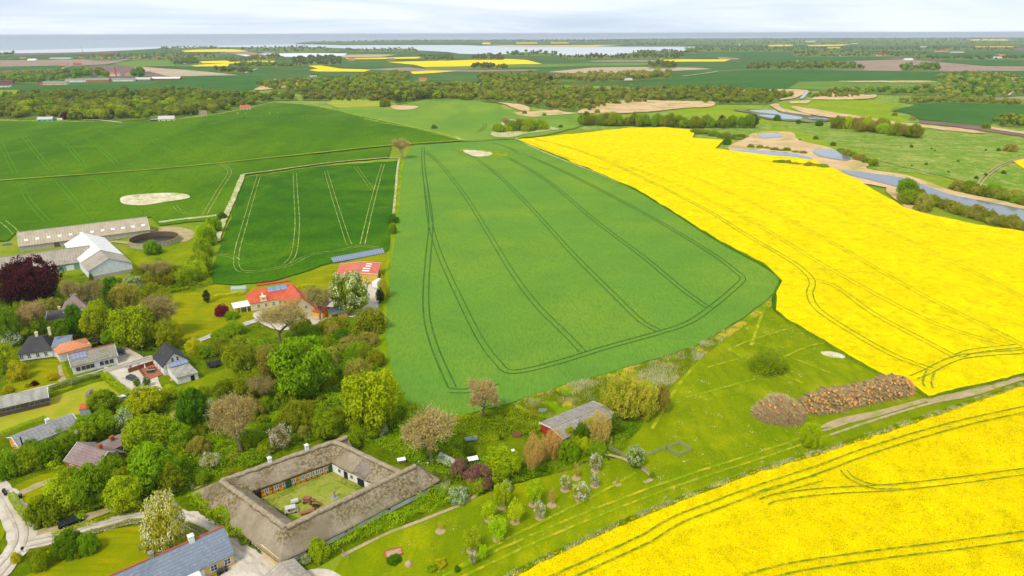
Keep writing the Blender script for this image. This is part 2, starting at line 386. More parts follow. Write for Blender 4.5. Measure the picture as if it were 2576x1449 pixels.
# base ground: one sheet to the horizon
def ground_disc():
    az_ = np.concatenate([np.arange(-52, 52, .4), np.arange(52, 308, 4.0)])*math.pi/180
    rad = [20.0]
    while rad[-1] < 46500: rad.append(rad[-1]*1.02)
    rad = np.array(rad); na = len(az_)
    A, B = np.meshgrid(az_, rad); x = (np.sin(A)*B).ravel(); y = (np.cos(A)*B).ravel()
    v = np.stack([x, y, terr(x, y)], 1)
    i = np.arange(len(rad)-1)[:, None]*na; j = np.arange(na)[None, :]; k = (j+1) % na
    q = np.stack([i+j, i+na+j, i+na+k, i+k], -1).reshape(-1, 4)[:, ::-1]
    v = np.vstack([v, [[0, 0, gz(0, 0)]]]); me = bpy.data.meshes.new('ground')
    f = [tuple(t) for t in q]+[(j, (j+1) % na, len(v)-1) for j in range(na)][::1]
    me.from_pydata([tuple(p) for p in v], [], f); me.update()
    return tag(link('ground', me, M['ground']), 'green grassland reaching to the horizon', kind='structure')
ground_disc()
def c1(L, x0): return [(x0+a/3.0, 51.5+b/3.0) for (a, b) in L]
X1, X2, X3 = 0.0, 858.7, 1717.3
# sea and land beyond it
sheet('sea', M['sea'], [(-900, 80), (3500, 80), (3500, 119), (1784, 118), (1751, 120), (1727, 130), (1690, 129), (1640, 126), (1580, 134), (1542, 139), (1405, 139), (1325, 135), (1240, 136), (1159, 135), (1125, 130), (1059, 126.5), (1000, 125), (859, 121), (800, 118), (700, 119), (560, 118), (400, 121), (330, 127), (200, 131), (80, 133), (0, 134), (-500, 140), (-900, 142)], 1, jit=.6)
sheet('shallow_water', M['bay'], [(-900, 128), (0, 127.5), (250, 121), (560, 114.5), (745, 111), (860, 113.5), (1159, 113.2), (1565, 117.2), (1784, 117.4), (1751, 120.5), (1727, 130.3), (1690, 129.3), (1640, 126.5), (1580, 134.5), (1542, 139.5), (1405, 139.5), (1325, 135.5), (1240, 136.5), (1159, 135.5), (1125, 130.5), (1059, 127), (1000, 125.5), (859, 121.5), (800, 118.5), (700, 119.5), (560, 118.5), (400, 121.5), (330, 127.5), (200, 131.5), (80, 133.5), (0, 134.5), (-900, 142.5)], 2, jit=.4)
sheet('peninsula', M['farm'], [(738, 110), (760, 106.5), (860, 104.5), (1000, 101.5), (1100, 100.5), (1300, 100.5), (1500, 99.5), (1610, 97.5), (1720, 97), (2000, 96.2), (2300, 95), (2576, 94.5), (3500, 92), (3500, 150), (1700, 150), (1727, 131), (1751, 120), (1784, 116.5), (1565, 117), (1400, 116), (1209, 114.5), (1159, 112.5), (959, 112.6), (859, 113.3)], 3, jit=.5)
sheet('farmland', M['farm'], [(-900, 143), (0, 135), (200, 132), (400, 122), (560, 119), (859, 122), (1000, 126), (1125, 131), (1159, 136), (1325, 136), (1542, 140), (1600, 134), (1727, 131), (3500, 130), (3500, 222), (2576, 212), (2200, 226), (1900, 228), (1500, 215), (1100, 205), (700, 215), (300, 243), (0, 240), (-900, 260)], 2, jit=.5)
FIELDS = [
 ('ploughed_field', 'soil_dark', X1, [(-900, 262), (0, 255), (630, 238), (860, 233), (900, 243), (650, 252), (0, 270), (-900, 280)]),
 ('wheat_field', 'farfield_green', X1, [(-900, 285), (0, 266), (650, 251), (640, 285), (300, 292), (0, 300), (-900, 320)]),
 ('ploughed_field', 'soil', X1, [(-900, 320), (0, 301), (850, 290), (1000, 298), (800, 330), (540, 345), (390, 340), (0, 350), (-900, 360)]),
 ('wheat_field', 'farfield_green', X1, [(-900, 370), (0, 352), (390, 343), (700, 325), (900, 325), (560, 350), (380, 364), (0, 380), (-900, 400)]),
 ('ploughed_field', 'soil_dark', X1, [(-900, 400), (0, 380), (400, 363), (560, 372), (540, 400), (290, 408), (0, 425), (-900, 450)]),
 ('ploughed_field', 'soil_dark', X1, [(480, 380), (700, 340), (960, 335), (1270, 422), (840, 428), (520, 400)]),
 ('ploughed_field', 'soil_tan', X1, [(890, 345), (1100, 352), (1500, 380), (1800, 412), (1290, 422), (980, 370)]),
 ('grass_field', 'farfield_light', X1, [(830, 330), (1100, 288), (1330, 285), (1500, 300), (1600, 345), (1200, 345), (960, 352), (870, 335)]),
 ('wheat_field', 'farfield_green', X1, [(960, 352), (1450, 345), (2000, 352), (2150, 380), (1830, 408), (1500, 378), (1100, 350)]),
 ('grass_field', 'farfield_light', X1, [(1120, 350), (1250, 349), (1680, 378), (1560, 388)]),
 ('wheat_field', 'farfield_green', X1, [(160, 520), (520, 490), (1130, 480), (1360, 420), (1960, 415), (2040, 480), (1960, 520), (1500, 550), (820, 530), (340, 572)]),
 ('grass_field', 'meadow_bright', X1, [(-900, 560), (0, 525), (150, 524), (330, 572), (0, 585), (-900, 600)]),
 ('rapeseed_field', 'rape_far', X1, [(1370, 228), (1480, 220), (1870, 215), (2010, 228), (1800, 236), (1400, 238)]),
 ('rapeseed_field', 'rape_far', X1, [(1510, 308), (1830, 299), (2080, 305), (2060, 315), (1720, 326), (1530, 322)]),
 ('rapeseed_field', 'rape_far', X1, [(1440, 340), (1560, 330), (1730, 325), (1720, 346), (1470, 346)]),
 ('rapeseed_field', 'rape_far', X1, [(2310, 338), (2400, 336), (2576, 364), (2800, 372), (2750, 386), (2576, 385), (2400, 385), (2330, 375), (2400, 362)]),
 ('plastic_mulch_field', 'plastic', X1, [(1770, 255), (1850, 257), (1990, 275), (1940, 283)]),
 ('plastic_mulch_field', 'plastic', X1, [(1950, 250), (2300, 246), (2620, 248), (2600, 264), (2390, 279), (2090, 272)]),
 ('plastic_mulch_field', 'plastic', X1, [(1970, 241), (2250, 225), (2250, 232), (2060, 244)]),
 ('ploughed_field', 'soil', X1, [(1640, 240), (1900, 236), (1960, 250), (2080, 275), (1990, 300), (1950, 283), (1780, 252)]),
 ('ploughed_field', 'soil_tan', X2, [(-100, 262), (200, 255), (420, 258), (300, 276), (-60, 280)]),
 ('grass_field', 'farfield_light', X2, [(620, 350), (1290, 331), (1600, 328), (2350, 316), (2300, 338), (1500, 350), (900, 368), (640, 368)]),
 ('rapeseed_field', 'rape_far', X2, [(20, 286), (590, 274), (615, 280), (560, 288), (60, 293)]),
 ('rapeseed_field', 'rape_far', X2, [(340, 313), (850, 302), (1000, 297), (1240, 290), (1400, 298), (1515, 327), (1290, 331), (900, 345), (620, 351), (560, 335)]),
 ('rapeseed_field', 'rape_far', X2, [(520, 385), (700, 379), (860, 381), (700, 396), (540, 403)]),
 ('rapeseed_field', 'rape_far', X2, [(165, 404), (350, 391), (380, 400), (300, 415)]),
 ('ploughed_field', 'soil', X2, [(180, 370), (500, 352), (640, 368), (980, 372), (1500, 370), (1450, 380), (1000, 386), (500, 380)]),
 ('ploughed_field', 'soil_tan', X2, [(1550, 388), (1900, 355), (2280, 350), (2700, 358), (2800, 366), (2400, 386), (1870, 405)]),
 ('ploughed_field', 'soil', X2, [(1860, 306), (2100, 295), (2400, 297), (2350, 312), (1900, 312)]),
 ('rapeseed_field', 'rape_far', X2, [(2420, 296), (2576, 293), (2940, 294), (2890, 309), (2400, 312)]),
 ('rapeseed_field', 'rape_far', X2, [(1050, 184), (1500, 188), (1800, 187), (2130, 183), (1900, 196), (1300, 193)]),
 ('rapeseed_field', 'rape_far', X2, [(1065, 167), (1125, 167), (1125, 178), (1065, 178)]),
 ('rapeseed_field', 'rape_far', X2, [(1320, 167), (1480, 165), (1480, 173), (1320, 174)]),
 ('rapeseed_field', 'rape_far', X2, [(1580, 163), (1715, 162), (1715, 172), (1580, 172)]),
 ('rapeseed_field', 'rape_far', X2, [(1840, 159), (2030, 159), (2030, 168), (1840, 166)]),
 ('rapeseed_field', 'rape_far', X3, [(600, 190), (700, 184), (830, 184), (830, 193), (640, 195)]),
 ('rapeseed_field', 'rape_far', X3, [(940, 186), (1260, 180), (1200, 190), (1100, 193), (940, 193)]),
 ('rapeseed_field', 'rape_far', X3, [(1080, 203), (1200, 202), (1180, 208), (1070, 209)]),
 ('rapeseed_field', 'rape_far', X3, [(2140, 142), (2460, 142), (2450, 152), (2180, 151)]),
 ('rapeseed_field', 'rape_far', X3, [(2160, 195), (2540, 195), (2480, 201), (2180, 201)]),
 ('wheat_field', 'farfield_green', X3, [(280, 232), (900, 232), (960, 245), (820, 275), (560, 275), (300, 260)]),
 ('ploughed_field', 'soil', X3, [(0, 275), (200, 270), (430, 285), (420, 294), (0, 292)]),
 ('wheat_field', 'farfield_green', X3, [(540, 300), (860, 276), (1250, 276), (1500, 292), (1650, 300), (1200, 320), (1000, 335), (700, 320)]),
 ('ploughed_field', 'soil', X3, [(1100, 345), (1300, 300), (1700, 295), (2000, 320), (2300, 345), (3200, 352), (3200, 375), (1900, 385), (1000, 372)]),
 ('ploughed_field', 'soil_dark', X3, [(1500, 280), (1700, 278), (2010, 293), (1900, 312), (1650, 296)]),
 ('wheat_field', 'farfield_green', X3, [(1600, 270), (1860, 248), (3200, 245), (3200, 350), (2400, 346), (1950, 318), (2010, 295), (1760, 278)]),
 ('ploughed_field', 'soil_dark', X3, [(1780, 222), (1900, 210), (2300, 205), (3200, 215), (2700, 230), (2200, 230)]),
 ('wheat_field', 'farfield_green', X3, [(-120, 430), (260, 398), (400, 382), (620, 368), (1200, 378), (1930, 396), (1850, 452), (1180, 455), (880, 460), (780, 521), (-60, 505)]),
 ('grass_field', 'farfield_light', X3, [(780, 512), (880, 462), (1190, 457), (2010, 470), (2010, 533), (1400, 528), (1000, 520)]),
 ('grass_field', 'yellow_grass', X3, [(1180, 452), (1850, 451), (1950, 466), (1190, 464)]),
 ('ploughed_field', 'soil', X3, [(1990, 585), (2576, 578), (3200, 590), (3200, 606), (2450, 602)]),
]
for i, (n, mk, x0, L) in enumerate(FIELDS):
    sheet(n, M[mk], c1(L, x0), 3 if mk not in ('rape_far', 'plastic') else 4, jit=.5)
# lowland between the farmland and the near hills
sheet('marsh', M['meadow'], [(-900, 330), (-900, 262), (0, 241), (300, 244), (700, 216), (1100, 206), (1500, 216), (1900, 229), (2200, 227), (2576, 213), (3500, 222), (3500, 460), (2576, 470), (2000, 400), (1500, 330), (1000, 280), (600, 300), (0, 320)], 1, jit=1)
sheet('meadow', M['meadow_bright'], c1([(1230, 495), (1450, 480), (1760, 498), (1780, 520), (1500, 525), (1300, 515)], X2), 3)
sheet('pasture', M['meadow_bright'], c1([(740, 640), (1000, 600), (1350, 600), (1650, 640), (1560, 680), (1720, 770), (1400, 745), (900, 700)], X3), 3)
sheet('meadow', M['meadow_bright'], c1([(-200, 740), (0, 655), (500, 640), (800, 690), (1000, 740), (700, 790), (300, 740), (0, 730)], X3), 2)
sheet('meadow', M['meadow'], c1([(770, 790), (1500, 740), (2576, 900), (3300, 1000), (3300, 1500), (2500, 1300), (1400, 1040), (1000, 940), (870, 880)], X3), 3)
sheet('meadow', M['meadow_bright'], [(1850, 345), (1960, 318), (2010, 330), (2080, 360), (2180, 385), (2140, 398), (2030, 366), (1950, 350)], 4)
REEDS = [c1([(1780, 692), (1900, 645), (2150, 600), (2576, 607), (2800, 612), (2790, 650), (2576, 660), (2300, 690), (1900, 700)], X2),
 c1([(1310, 702), (1400, 686), (1600, 690), (1540, 712), (1440, 726)], X2),
 c1([(1180, 618), (1350, 632), (1420, 660), (1400, 690), (1300, 660), (1240, 632)], X2),
 c1([(385, 640), (560, 645), (570, 658), (500, 672), (400, 668)], X2),
 c1([(980, 585), (1100, 545), (1380, 560), (1460, 560), (1400, 590), (1000, 597)], X3),
 c1([(660, 640), (720, 628), (760, 665), (950, 705), (940, 718), (760, 690)], X3),
 c1([(730, 690), (800, 688), (820, 705), (740, 708)], X3),
 c1([(800, 612), (980, 600), (940, 625), (820, 628)], X3),
 [(1830, 372), (1870, 350), (1905, 333), (1990, 332), (2010, 352), (2090, 372), (2150, 400), (2200, 408), (2180, 424), (2270, 438), (2330, 456), (2400, 480), (2480, 497), (2600, 522), (2600, 540), (2440, 530), (2330, 500), (2240, 474), (2120, 450), (2040, 415), (1960, 402), (1880, 392)],
 [(2240, 470), (2275, 490), (2300, 515), (2285, 530), (2270, 515), (2230, 482)],
 c1([(820, 645), (1200, 700), (1700, 775), (2100, 812), (2300, 850), (2050, 835), (1500, 770), (1000, 715)], X3),
 c1([(2300, 800), (2576, 835), (3000, 850), (3000, 900), (2400, 830)], X3),
 c1([(1180, 458), (1500, 455), (1900, 462), (1800, 468), (1300, 464)], X3),
 [(690, 197), (705, 205), (760, 207), (740, 215), (700, 222), (640, 226), (660, 215), (690, 208)],
 c1([(130, 518), (560, 520), (940, 524), (870, 575), (820, 590), (700, 600), (820, 560), (300, 545), (160, 550)], X3),
 c1([(2340, 425), (2700, 430), (2700, 452), (2400, 450)], X3),
 [(1290, 283), (1400, 276), (1450, 285), (1330, 292)]]
for L in REEDS: sheet('reed_bed', M['reed'], L, 6, jit=1.5)
WATERS = [[(2121, 428), (2178, 434), (2268, 446), (2313, 461), (2388, 488), (2463, 503), (2538, 518), (2620, 534), (2760, 560), (2760, 610), (2620, 573), (2553, 560), (2480, 552), (2418, 540), (2358, 513), (2313, 486), (2253, 469), (2190, 452), (2133, 438)],
 [(1832, 378), (1900, 378), (1985, 384), (2045, 400), (1960, 402), (1880, 391)], [(2048, 377), (2100, 376), (2140, 396), (2122, 403), (2060, 391)],
 [(1905, 337), (1965, 336), (1968, 344), (1915, 347)],
 c1([(500, 680), (680, 676), (740, 700), (900, 728), (860, 745), (680, 735), (560, 712), (720, 712)], X3),
 c1([(940, 732), (1100, 742), (1080, 746), (960, 740)], X3),
 c1([(885, 585), (930, 540), (952, 535), (945, 548), (915, 585)], X3), c1([(1440, 572), (1500, 568), (1548, 576), (1490, 584)], X1)]
sheet('mudflat', M['mud'], c1([(380, 672), (560, 670), (760, 690), (1120, 742), (1000, 770), (880, 760), (650, 745), (520, 700)], X3), 7)
for L in WATERS: sheet('pond', M['pond'], L, 8, jit=1.0)
sheet('ploughed_field', M['soil_dark'], c1([(1780, 748), (2300, 800), (2576, 848), (3200, 930), (3200, 960), (2576, 878), (2050, 800), (1790, 772)], X3), 4)
sheet('wheat_field', M['farfield_green'], c1([(1570, 682), (1760, 635), (1850, 610), (1980, 598), (2300, 622), (2576, 642), (3200, 690), (3200, 780), (2576, 730), (2390, 740), (2300, 802), (2000, 770), (1780, 742), (1700, 700)], X3), 4)
# near hills
HILLCROP = c1([(-60, 655), (0, 656), (290, 650), (450, 640), (620, 600), (800, 592), (1000, 607), (1170, 625), (1250, 680), (1330, 708), (1560, 714), (1980, 700), (2000, 735), (1760, 815), (1500, 870), (1300, 893), (930, 912), (500, 805), (290, 770), (0, 695)], X2)
sheet('crop_field', M['crop_hill'], HILLCROP, 5, rows=.6)
sheet('grass_field', M['yellow_grass'], c1([(-120, 620), (-30, 590), (290, 600), (320, 648), (0, 657), (-60, 650)], X2), 4)
sheet('wheat_field', M['wheat_dark'], [(-900, 370), (-500, 335), (0, 303), (200, 306), (430, 302), (560, 286), (640, 268), (690, 257), (760, 262), (860, 280), (1000, 312), (1160, 354), (1040, 364), (990, 366), (700, 396), (400, 426), (0, 456), (-900, 520)], 5, rows=.6)
LANE = [(-300, 482), (0, 457), (400, 427), (700, 397), (990, 367), (1160, 356), (1297, 348)]
sheet('wheat_field', M['wheat_dark'], [(-900, 522), (0, 457), (400, 427), (700, 397), (985, 369), (978, 397), (830, 411), (690, 430), (610, 441), (592, 480), (578, 520), (560, 545), (500, 556), (400, 566), (380, 545), (40, 585), (20, 605), (-900, 700)], 5)
sheet('wheat_field', M['wheat_left'], [(620, 444), (700, 433), (830, 416), (1000, 404), (997, 440), (985, 560), (980, 628), (960, 634), (835, 660), (700, 703), (600, 716), (535, 712), (530, 690), (543, 650), (560, 600), (590, 520)], 5)
CROP = [(1042, 365), (1160, 357), (1297, 350), (1350, 372), (1400, 392), (1600, 478), (1800, 603), (1925, 672), (1963, 706), (1952, 735), (1870, 800), (1750, 870), (1600, 917), (1440, 962), (1280, 1015), (1180, 1040), (1100, 1048), (1045, 1038), (1010, 990), (985, 930), (970, 840), (974, 740), (988, 640), (1003, 540), (1012, 430), (1018, 400)]
sheet('crop_field', M['crop'], CROP, 5)
sheet('field_margin', M['margin'], [(1000, 404), (1018, 398), (1012, 430), (1003, 540), (988, 640), (974, 740), (970, 840), (985, 930), (1010, 990), (1045, 1040), (1000, 1010), (950, 930), (945, 840), (955, 740), (975, 640), (990, 540), (996, 440)], 4)
strokes('field_lane', M['yellow_edge'], [(LANE, 2.6)], 7)
strokes('field_edge', M['stubble'], [([(612, 442), (592, 490), (575, 530), (560, 565), (545, 610)], 3.4), ([(612, 441), (690, 431), (830, 412), (978, 399), (1005, 400)], 2.2), ([(1004, 402), (999, 440), (994, 500), (990, 545)], 1.6),
  ([(400, 562), (470, 553), (545, 545)], 4.0), ([(1145, 346), (1160, 353), (1175, 356)], 2.0), ([(1296, 350), (1350, 377), (1400, 398), (1500, 437), (1560, 463)], 2.2)], 7)
strokes('field_edge', M['yellow_edge'], [([(862, 283), (1000, 314), (1100, 336), (1162, 355)], 3.5)], 7)
sheet('dry_patch', M['chalk'], [(302, 500), (318, 492), (370, 487), (430, 485), (470, 489), (474, 498), (420, 507), (360, 516), (312, 513)], 7)
sheet('dry_patch', M['margin'], [(1152, 376), (1185, 374), (1260, 382), (1290, 388), (1250, 395), (1190, 392)], 6)
sheet('dry_patch', M['chalk'], [(1165, 378), (1210, 379), (1240, 386), (1220, 393), (1190, 392)], 7)
sheet('dry_patch', M['stubble'], [(1236, 332), (1262, 308), (1290, 300), (1400, 322), (1392, 327), (1330, 335), (1285, 345), (1244, 343)], 7)
# rapeseed
RAPE1 = [(1302, 350), (1450, 336), (1580, 321), (1680, 320), (1750, 327), (1742, 346), (1820, 352), (1800, 373), (1900, 386), (2050, 402), (2150, 448), (2280, 524), (2420, 556), (2576, 582), (3100, 660), (3100, 830), (2576, 938), (2450, 968), (2335, 995), (2290, 965), (2210, 935), (2060, 848), (1990, 808), (1952, 778), (1953, 735), (1968, 706), (1930, 668), (1800, 598), (1600, 474), (1400, 390), (1350, 370)]
RAPE2 = [(1300, 1449), (1400, 1397), (1500, 1352), (1600, 1307), (1750, 1247), (1900, 1192), (2070, 1142), (2200, 1097), (2400, 1032), (2576, 972), (3100, 830), (3100, 1700), (900, 1700)]
sheet('rapeseed_field', [M['rape'], M['rape_side']], RAPE1, 5, up=.9, skirt=1.2, wob=.12)
sheet('rapeseed_field', [M['rape'], M['rape_side']], RAPE2, 1, up=1.15, skirt=1.2, wob=.25, jit=1.5)
strokes('field_margin', M['wheat_left'], [([(1350, 377), (1400, 396), (1600, 481), (1800, 606), (1925, 675), (1962, 706), (1950, 740), (1948, 778), (1990, 812), (2060, 852), (2210, 940), (2290, 968), (2340, 1000)], 1.3)], 7)
strokes('field_margin', M['rape_side'], [([(1190, 1500), (1290, 1449), (1400, 1392), (1500, 1347), (1600, 1302), (1750, 1242), (1900, 1187), (2070, 1137), (2200, 1092), (2400, 1028), (2576, 968), (2800, 905)], 2.2)], 2)
# wheel lines
G2 = 2.3
CT = [([(1064, 372), (1066, 430), (1075, 490), (1084, 560), (1078, 640), (1072, 720), (1074, 800), (1095, 880), (1138, 978)], .5, G2),
 ([(1064, 400), (1072, 480), (1082, 560), (1105, 640), (1150, 740), (1205, 850), (1250, 912), (1290, 938), (1400, 915), (1520, 878), (1650, 842), (1730, 815), (1790, 775), (1850, 725), (1868, 704), (1850, 685), (1790, 640), (1640, 550), (1450, 450), (1330, 395)], .4, G2),
 ([(1070, 382), (1120, 430), (1180, 510), (1235, 600), (1290, 690), (1350, 770), (1420, 840), (1466, 888)], .4, G2),
 ([(1165, 380), (1250, 440), (1340, 530), (1440, 640), (1540, 740), (1610, 808), (1655, 834)], .4, G2),
 ([(1280, 400), (1380, 460), (1500, 560), (1620, 650), (1710, 725), (1782, 778)], .4, G2),
 ([(1130, 985), (1180, 985), (1250, 965)], .4, G2), ([(1240, 362), (1290, 378), (1300, 390)], .4, G2),
 ([(1205, 335), (1220, 320), (1216, 312)], .6, 3.2)]
strokes('tyre_tracks', M['track_line'], CT, 7)
DT = [([(652, 444), (635, 500), (612, 580), (596, 640), (600, 680), (640, 686), (720, 672), (780, 645), (860, 632), (905, 622), (960, 628)], .38, 2.3), ([(742, 440), (745, 500), (748, 570), (740, 640), (722, 665)], .4, 2.4),
 ([(820, 432), (840, 500), (872, 600), (880, 618)], .35, 2.4), ([(964, 415), (948, 470), (930, 540), (912, 618)], .5, 2.4), ([(895, 422), (938, 482)], .3, 2.4), ([(545, 643), (580, 648), (600, 658)], .4, 2.0),
 ([(550, 412), (578, 435), (552, 480), (515, 543)], .5, 2.6), ([(8, 560), (30, 578), (42, 592)], .5, 3.0), ([(440, 520), (455, 535), (490, 545)], .4, 2.2)]
strokes('tyre_tracks', M['track_dry'], DT, 7)
FT = [([(50, 462), (75, 510), (120, 560)], .45, 2.8), ([(145, 458), (190, 510), (230, 558)], .4, 2.8), ([(234, 445), (275, 480), (270, 495), (240, 510)], .45, 2.8), ([(390, 430), (450, 455), (520, 480), (515, 492), (470, 500)], .4, 2.8),
 ([(320, 440), (355, 460)], .4, 2.8), ([(470, 420), (530, 450), (545, 460)], .4, 2.8), ([(270, 511), (340, 530), (350, 545)], .3, 2.8),
 ([(0, 360), (20, 400), (40, 440)], .6, 3.0), ([(60, 345), (90, 385), (130, 432)], .6, 3), ([(120, 340), (170, 370), (210, 415)], .6, 3), ([(190, 335), (240, 365), (295, 415)], .6, 3), ([(250, 330), (320, 365), (365, 400)], .6, 3),
 ([(310, 322), (380, 355), (445, 395)], .6, 3), ([(370, 318), (430, 340), (490, 375)], .5, 3), ([(450, 315), (520, 340), (560, 360)], .5, 3), ([(530, 320), (600, 345)], .5, 3)]
strokes('tyre_tracks', M['track_faint'], FT, 7)
RT = [([(1325, 357), (1420, 400), (1560, 440)], .4, 2.2), ([(1340, 352), (1500, 400), (1750, 520), (1880, 600), (1990, 665), (2032, 700), (2042, 722), (2036, 750), (2060, 790), (2150, 850), (2250, 905), (2345, 940)], .55, 2.4),
 ([(1600, 400), (1800, 475), (2060, 600), (2300, 740), (2576, 880)], .3, 2.4), ([(1500, 395), (1700, 470), (1900, 570), (2080, 680), (2300, 800), (2430, 850), (2545, 880)], .35, 2.4), ([(1750, 400), (2000, 490), (2300, 620), (2576, 760)], .25, 2.4), ([(1850, 395), (2050, 440), (2160, 490), (2300, 560), (2576, 640)], .25, 2.4),
 ([(2050, 712), (2110, 735), (2200, 800), (2350, 880), (2405, 910)], .4, 2.4), ([(1985, 690), (2060, 686), (2250, 700)], .25, 2.4),
 ([(2700, 870), (2576, 893), (2480, 900), (2400, 912), (2330, 945), (2295, 960)], .6, 2.4), ([(2410, 905), (2450, 892), (2560, 880)], .6, 2.4), ([(2340, 940), (2330, 970), (2335, 985)], .6, 2.2)]
strokes('tyre_tracks', M['rape_track'], RT, 5, up=.9+.16, keep=True)
RT2 = [([(1380, 1480), (1500, 1425), (1620, 1370), (1700, 1322), (1800, 1283), (1900, 1245), (2050, 1195), (2200, 1140), (2400, 1080), (2600, 1035)], .5, 2.4), ([(2600, 1195), (2400, 1222), (2250, 1238), (2080, 1248), (1960, 1262), (1920, 1275)], .42, 2.2), ([(1900, 1262), (1950, 1245), (2060, 1215)], .4, 2.2),
 ([(2120, 1195), (2140, 1215), (2190, 1235), (2260, 1237)], .5, 1.6), ([(2620, 1355), (2400, 1385), (2200, 1410), (2000, 1440), (1880, 1470)], .45, 2.3)]
strokes('tyre_tracks', M['rape_track'], RT2, 1, up=1.15+.26, keep=True)
# the village side: grass, lawns, roads
sheet('grassland', M['grass'], [(700, 1700), (870, 1385), (1000, 1330), (1100, 1290), (1250, 1225), (1440, 1175), (1500, 1140), (1560, 1150), (1620, 1060), (1700, 960), (1800, 870), (1900, 800), (1950, 745), (1950, 780), (1990, 812), (2060, 852), (2210, 938), (2290, 968), (2576, 938), (3100, 820), (3100, 832), (2576, 975), (2400, 1035), (2200, 1100), (2070, 1145), (1900, 1195), (1750, 1250), (1600, 1310), (1500, 1355), (1290, 1449), (1000, 1600)], 1)
sheet('undergrowth_floor', M['thicket_floor'], [(-500, 690), (0, 690), (200, 690), (420, 640), (540, 600), (530, 712), (600, 740), (760, 745), (960, 740), (950, 840), (960, 930), (1000, 1010), (1045, 1040), (1180, 1042), (1290, 1016), (1440, 1010), (1600, 1010), (1620, 1060), (1560, 1150), (1440, 1180), (1250, 1230), (1100, 1295), (1000, 1330), (870, 1385), (700, 1480), (400, 1300), (380, 1560), (0, 1600), (-500, 1600)], 1)
sheet('rough_grass', M['rough'], [(1300, 1010), (1440, 960), (1600, 918), (1750, 872), (1870, 802), (1945, 745), (1960, 752), (1880, 815), (1800, 872), (1700, 960), (1620, 1055), (1540, 1010), (1400, 1050), (1330, 1040)], 3)
sheet('lawn', M['lawn'], [(60, 1460), (95, 1430), (130, 1362), (200, 1345), (330, 1325), (400, 1322), (500, 1340), (560, 1370), (580, 1420), (520, 1500), (260, 1560), (100, 1560)], 2)
sheet('lawn', M['lawn'], [(380, 745), (480, 735), (545, 715), (640, 722), (830, 668), (970, 640), (972, 660), (950, 720), (800, 740), (640, 800), (570, 835), (500, 860), (440, 850), (430, 800)], 2)
sheet('lawn', M['lawn'], [(20, 945), (60, 915), (150, 905), (170, 935), (180, 975), (110, 985), (40, 985)], 2)
sheet('lawn', M['lawn_dry'], [(-200, 1100), (0, 1040), (130, 1000), (250, 960), (290, 965), (320, 1010), (230, 1035), (110, 1065), (0, 1110), (-200, 1180)], 2)
sheet('lawn', M['grass'], [(430, 985), (480, 960), (560, 930), (620, 920), (640, 960), (560, 1000), (480, 1010)], 2)
sheet('lawn', M['lawn'], [(20, 1245), (60, 1210), (170, 1180), (175, 1200), (140, 1235), (90, 1262), (50, 1270)], 2)
sheet('lawn', M['grass'], [(-60, 1270), (5, 1290), (12, 1330), (0, 1362), (-60, 1400)], 2)
sheet('farmyard_grass', M['grass'], [(300, 655), (330, 620), (460, 590), (520, 590), (500, 640), (440, 680), (330, 700), (250, 705)], 2)
M['yard_grass'] = layered('rough courtyard grass', '8a9434', [('a39a4c', .25, .42, .6, .8), ('6f8424', .5, .5, .65, .8), ('6a7a20', 2.0, .5, .66, .5)])
sheet('courtyard_grass', M['yard_grass'], [(640, 1252), (818, 1180), (940, 1232), (765, 1310)], 2)
sheet('yard', M['gravel'], [(560, 1440), (600, 1395), (690, 1400), (735, 1440), (800, 1430), (860, 1449), (1000, 1560), (500, 1600)], 3)
sheet('yard', M['gravel'], [(262, 925), (300, 925), (380, 900), (400, 960), (420, 1000), (380, 990), (330, 990), (300, 965)], 3)
sheet('yard', M['gravel'], [(290, 895), (300, 872), (330, 880), (370, 908), (340, 925), (300, 922)], 3)
sheet('yard', M['gravel'], [(640, 800), (660, 780), (820, 770), (840, 805), (780, 820), (700, 830)], 3)
sheet('yard', M['gravel'], [(820, 775), (900, 720), (960, 720), (990, 760), (960, 785), (900, 800)], 3)
sheet('yard', M['dirt'], [(395, 575), (440, 570), (480, 578), (490, 590), (465, 608), (420, 600)], 3)
sheet('yard', M['dirt'], [(430, 1020), (450, 1015), (470, 1040), (450, 1068), (430, 1050)], 3)
strokes('road', M['gravel'], [([(-60, 1190), (5, 1240), (35, 1290), (55, 1340), (40, 1390), (-30, 1470)], 5.0), ([(20, 1385), (90, 1365), (180, 1345), (280, 1318), (370, 1300), (450, 1300), (520, 1325), (580, 1372), (640, 1420), (700, 1470)], 4.4)], 4)
strokes('wheel_ruts', M['ruts'], [([(5, 1240), (35, 1290), (55, 1340), (40, 1390), (-30, 1470)], .55, 1.7), ([(60, 1372), (90, 1365), (180, 1345), (280, 1318), (370, 1300), (450, 1300), (520, 1325), (580, 1372), (640, 1420), (700, 1470)], .55, 1.7), ([(-40, 1015), (60, 992), (150, 970), (230, 945), (300, 925), (385, 900)], .5, 1.6)], 6)
strokes('driveway', M['dirt'], [([(60, 1350), (130, 1335), (210, 1305), (285, 1280)], 2.6), ([(45, 1245), (90, 1225), (130, 1210)], 2.2), ([(400, 625), (300, 610), (270, 612)], 3.0), ([(270, 605), (170, 632), (50, 648), (-60, 665)], 4.5), ([(390, 580), (330, 590), (290, 602)], 3.5),
  ([(150, 920), (160, 955), (185, 962)], 1.2), ([(143, 940), (155, 965)], 1.0), ([(480, 1225), (520, 1215)], 2.5)], 3)
strokes('lane', M['asphalt'], [([(-40, 1015), (60, 992), (150, 970), (230, 945), (300, 925), (385, 900)], 3.6), ([(500, 858), (545, 842), (600, 822), (650, 805)], 3.4)], 4)
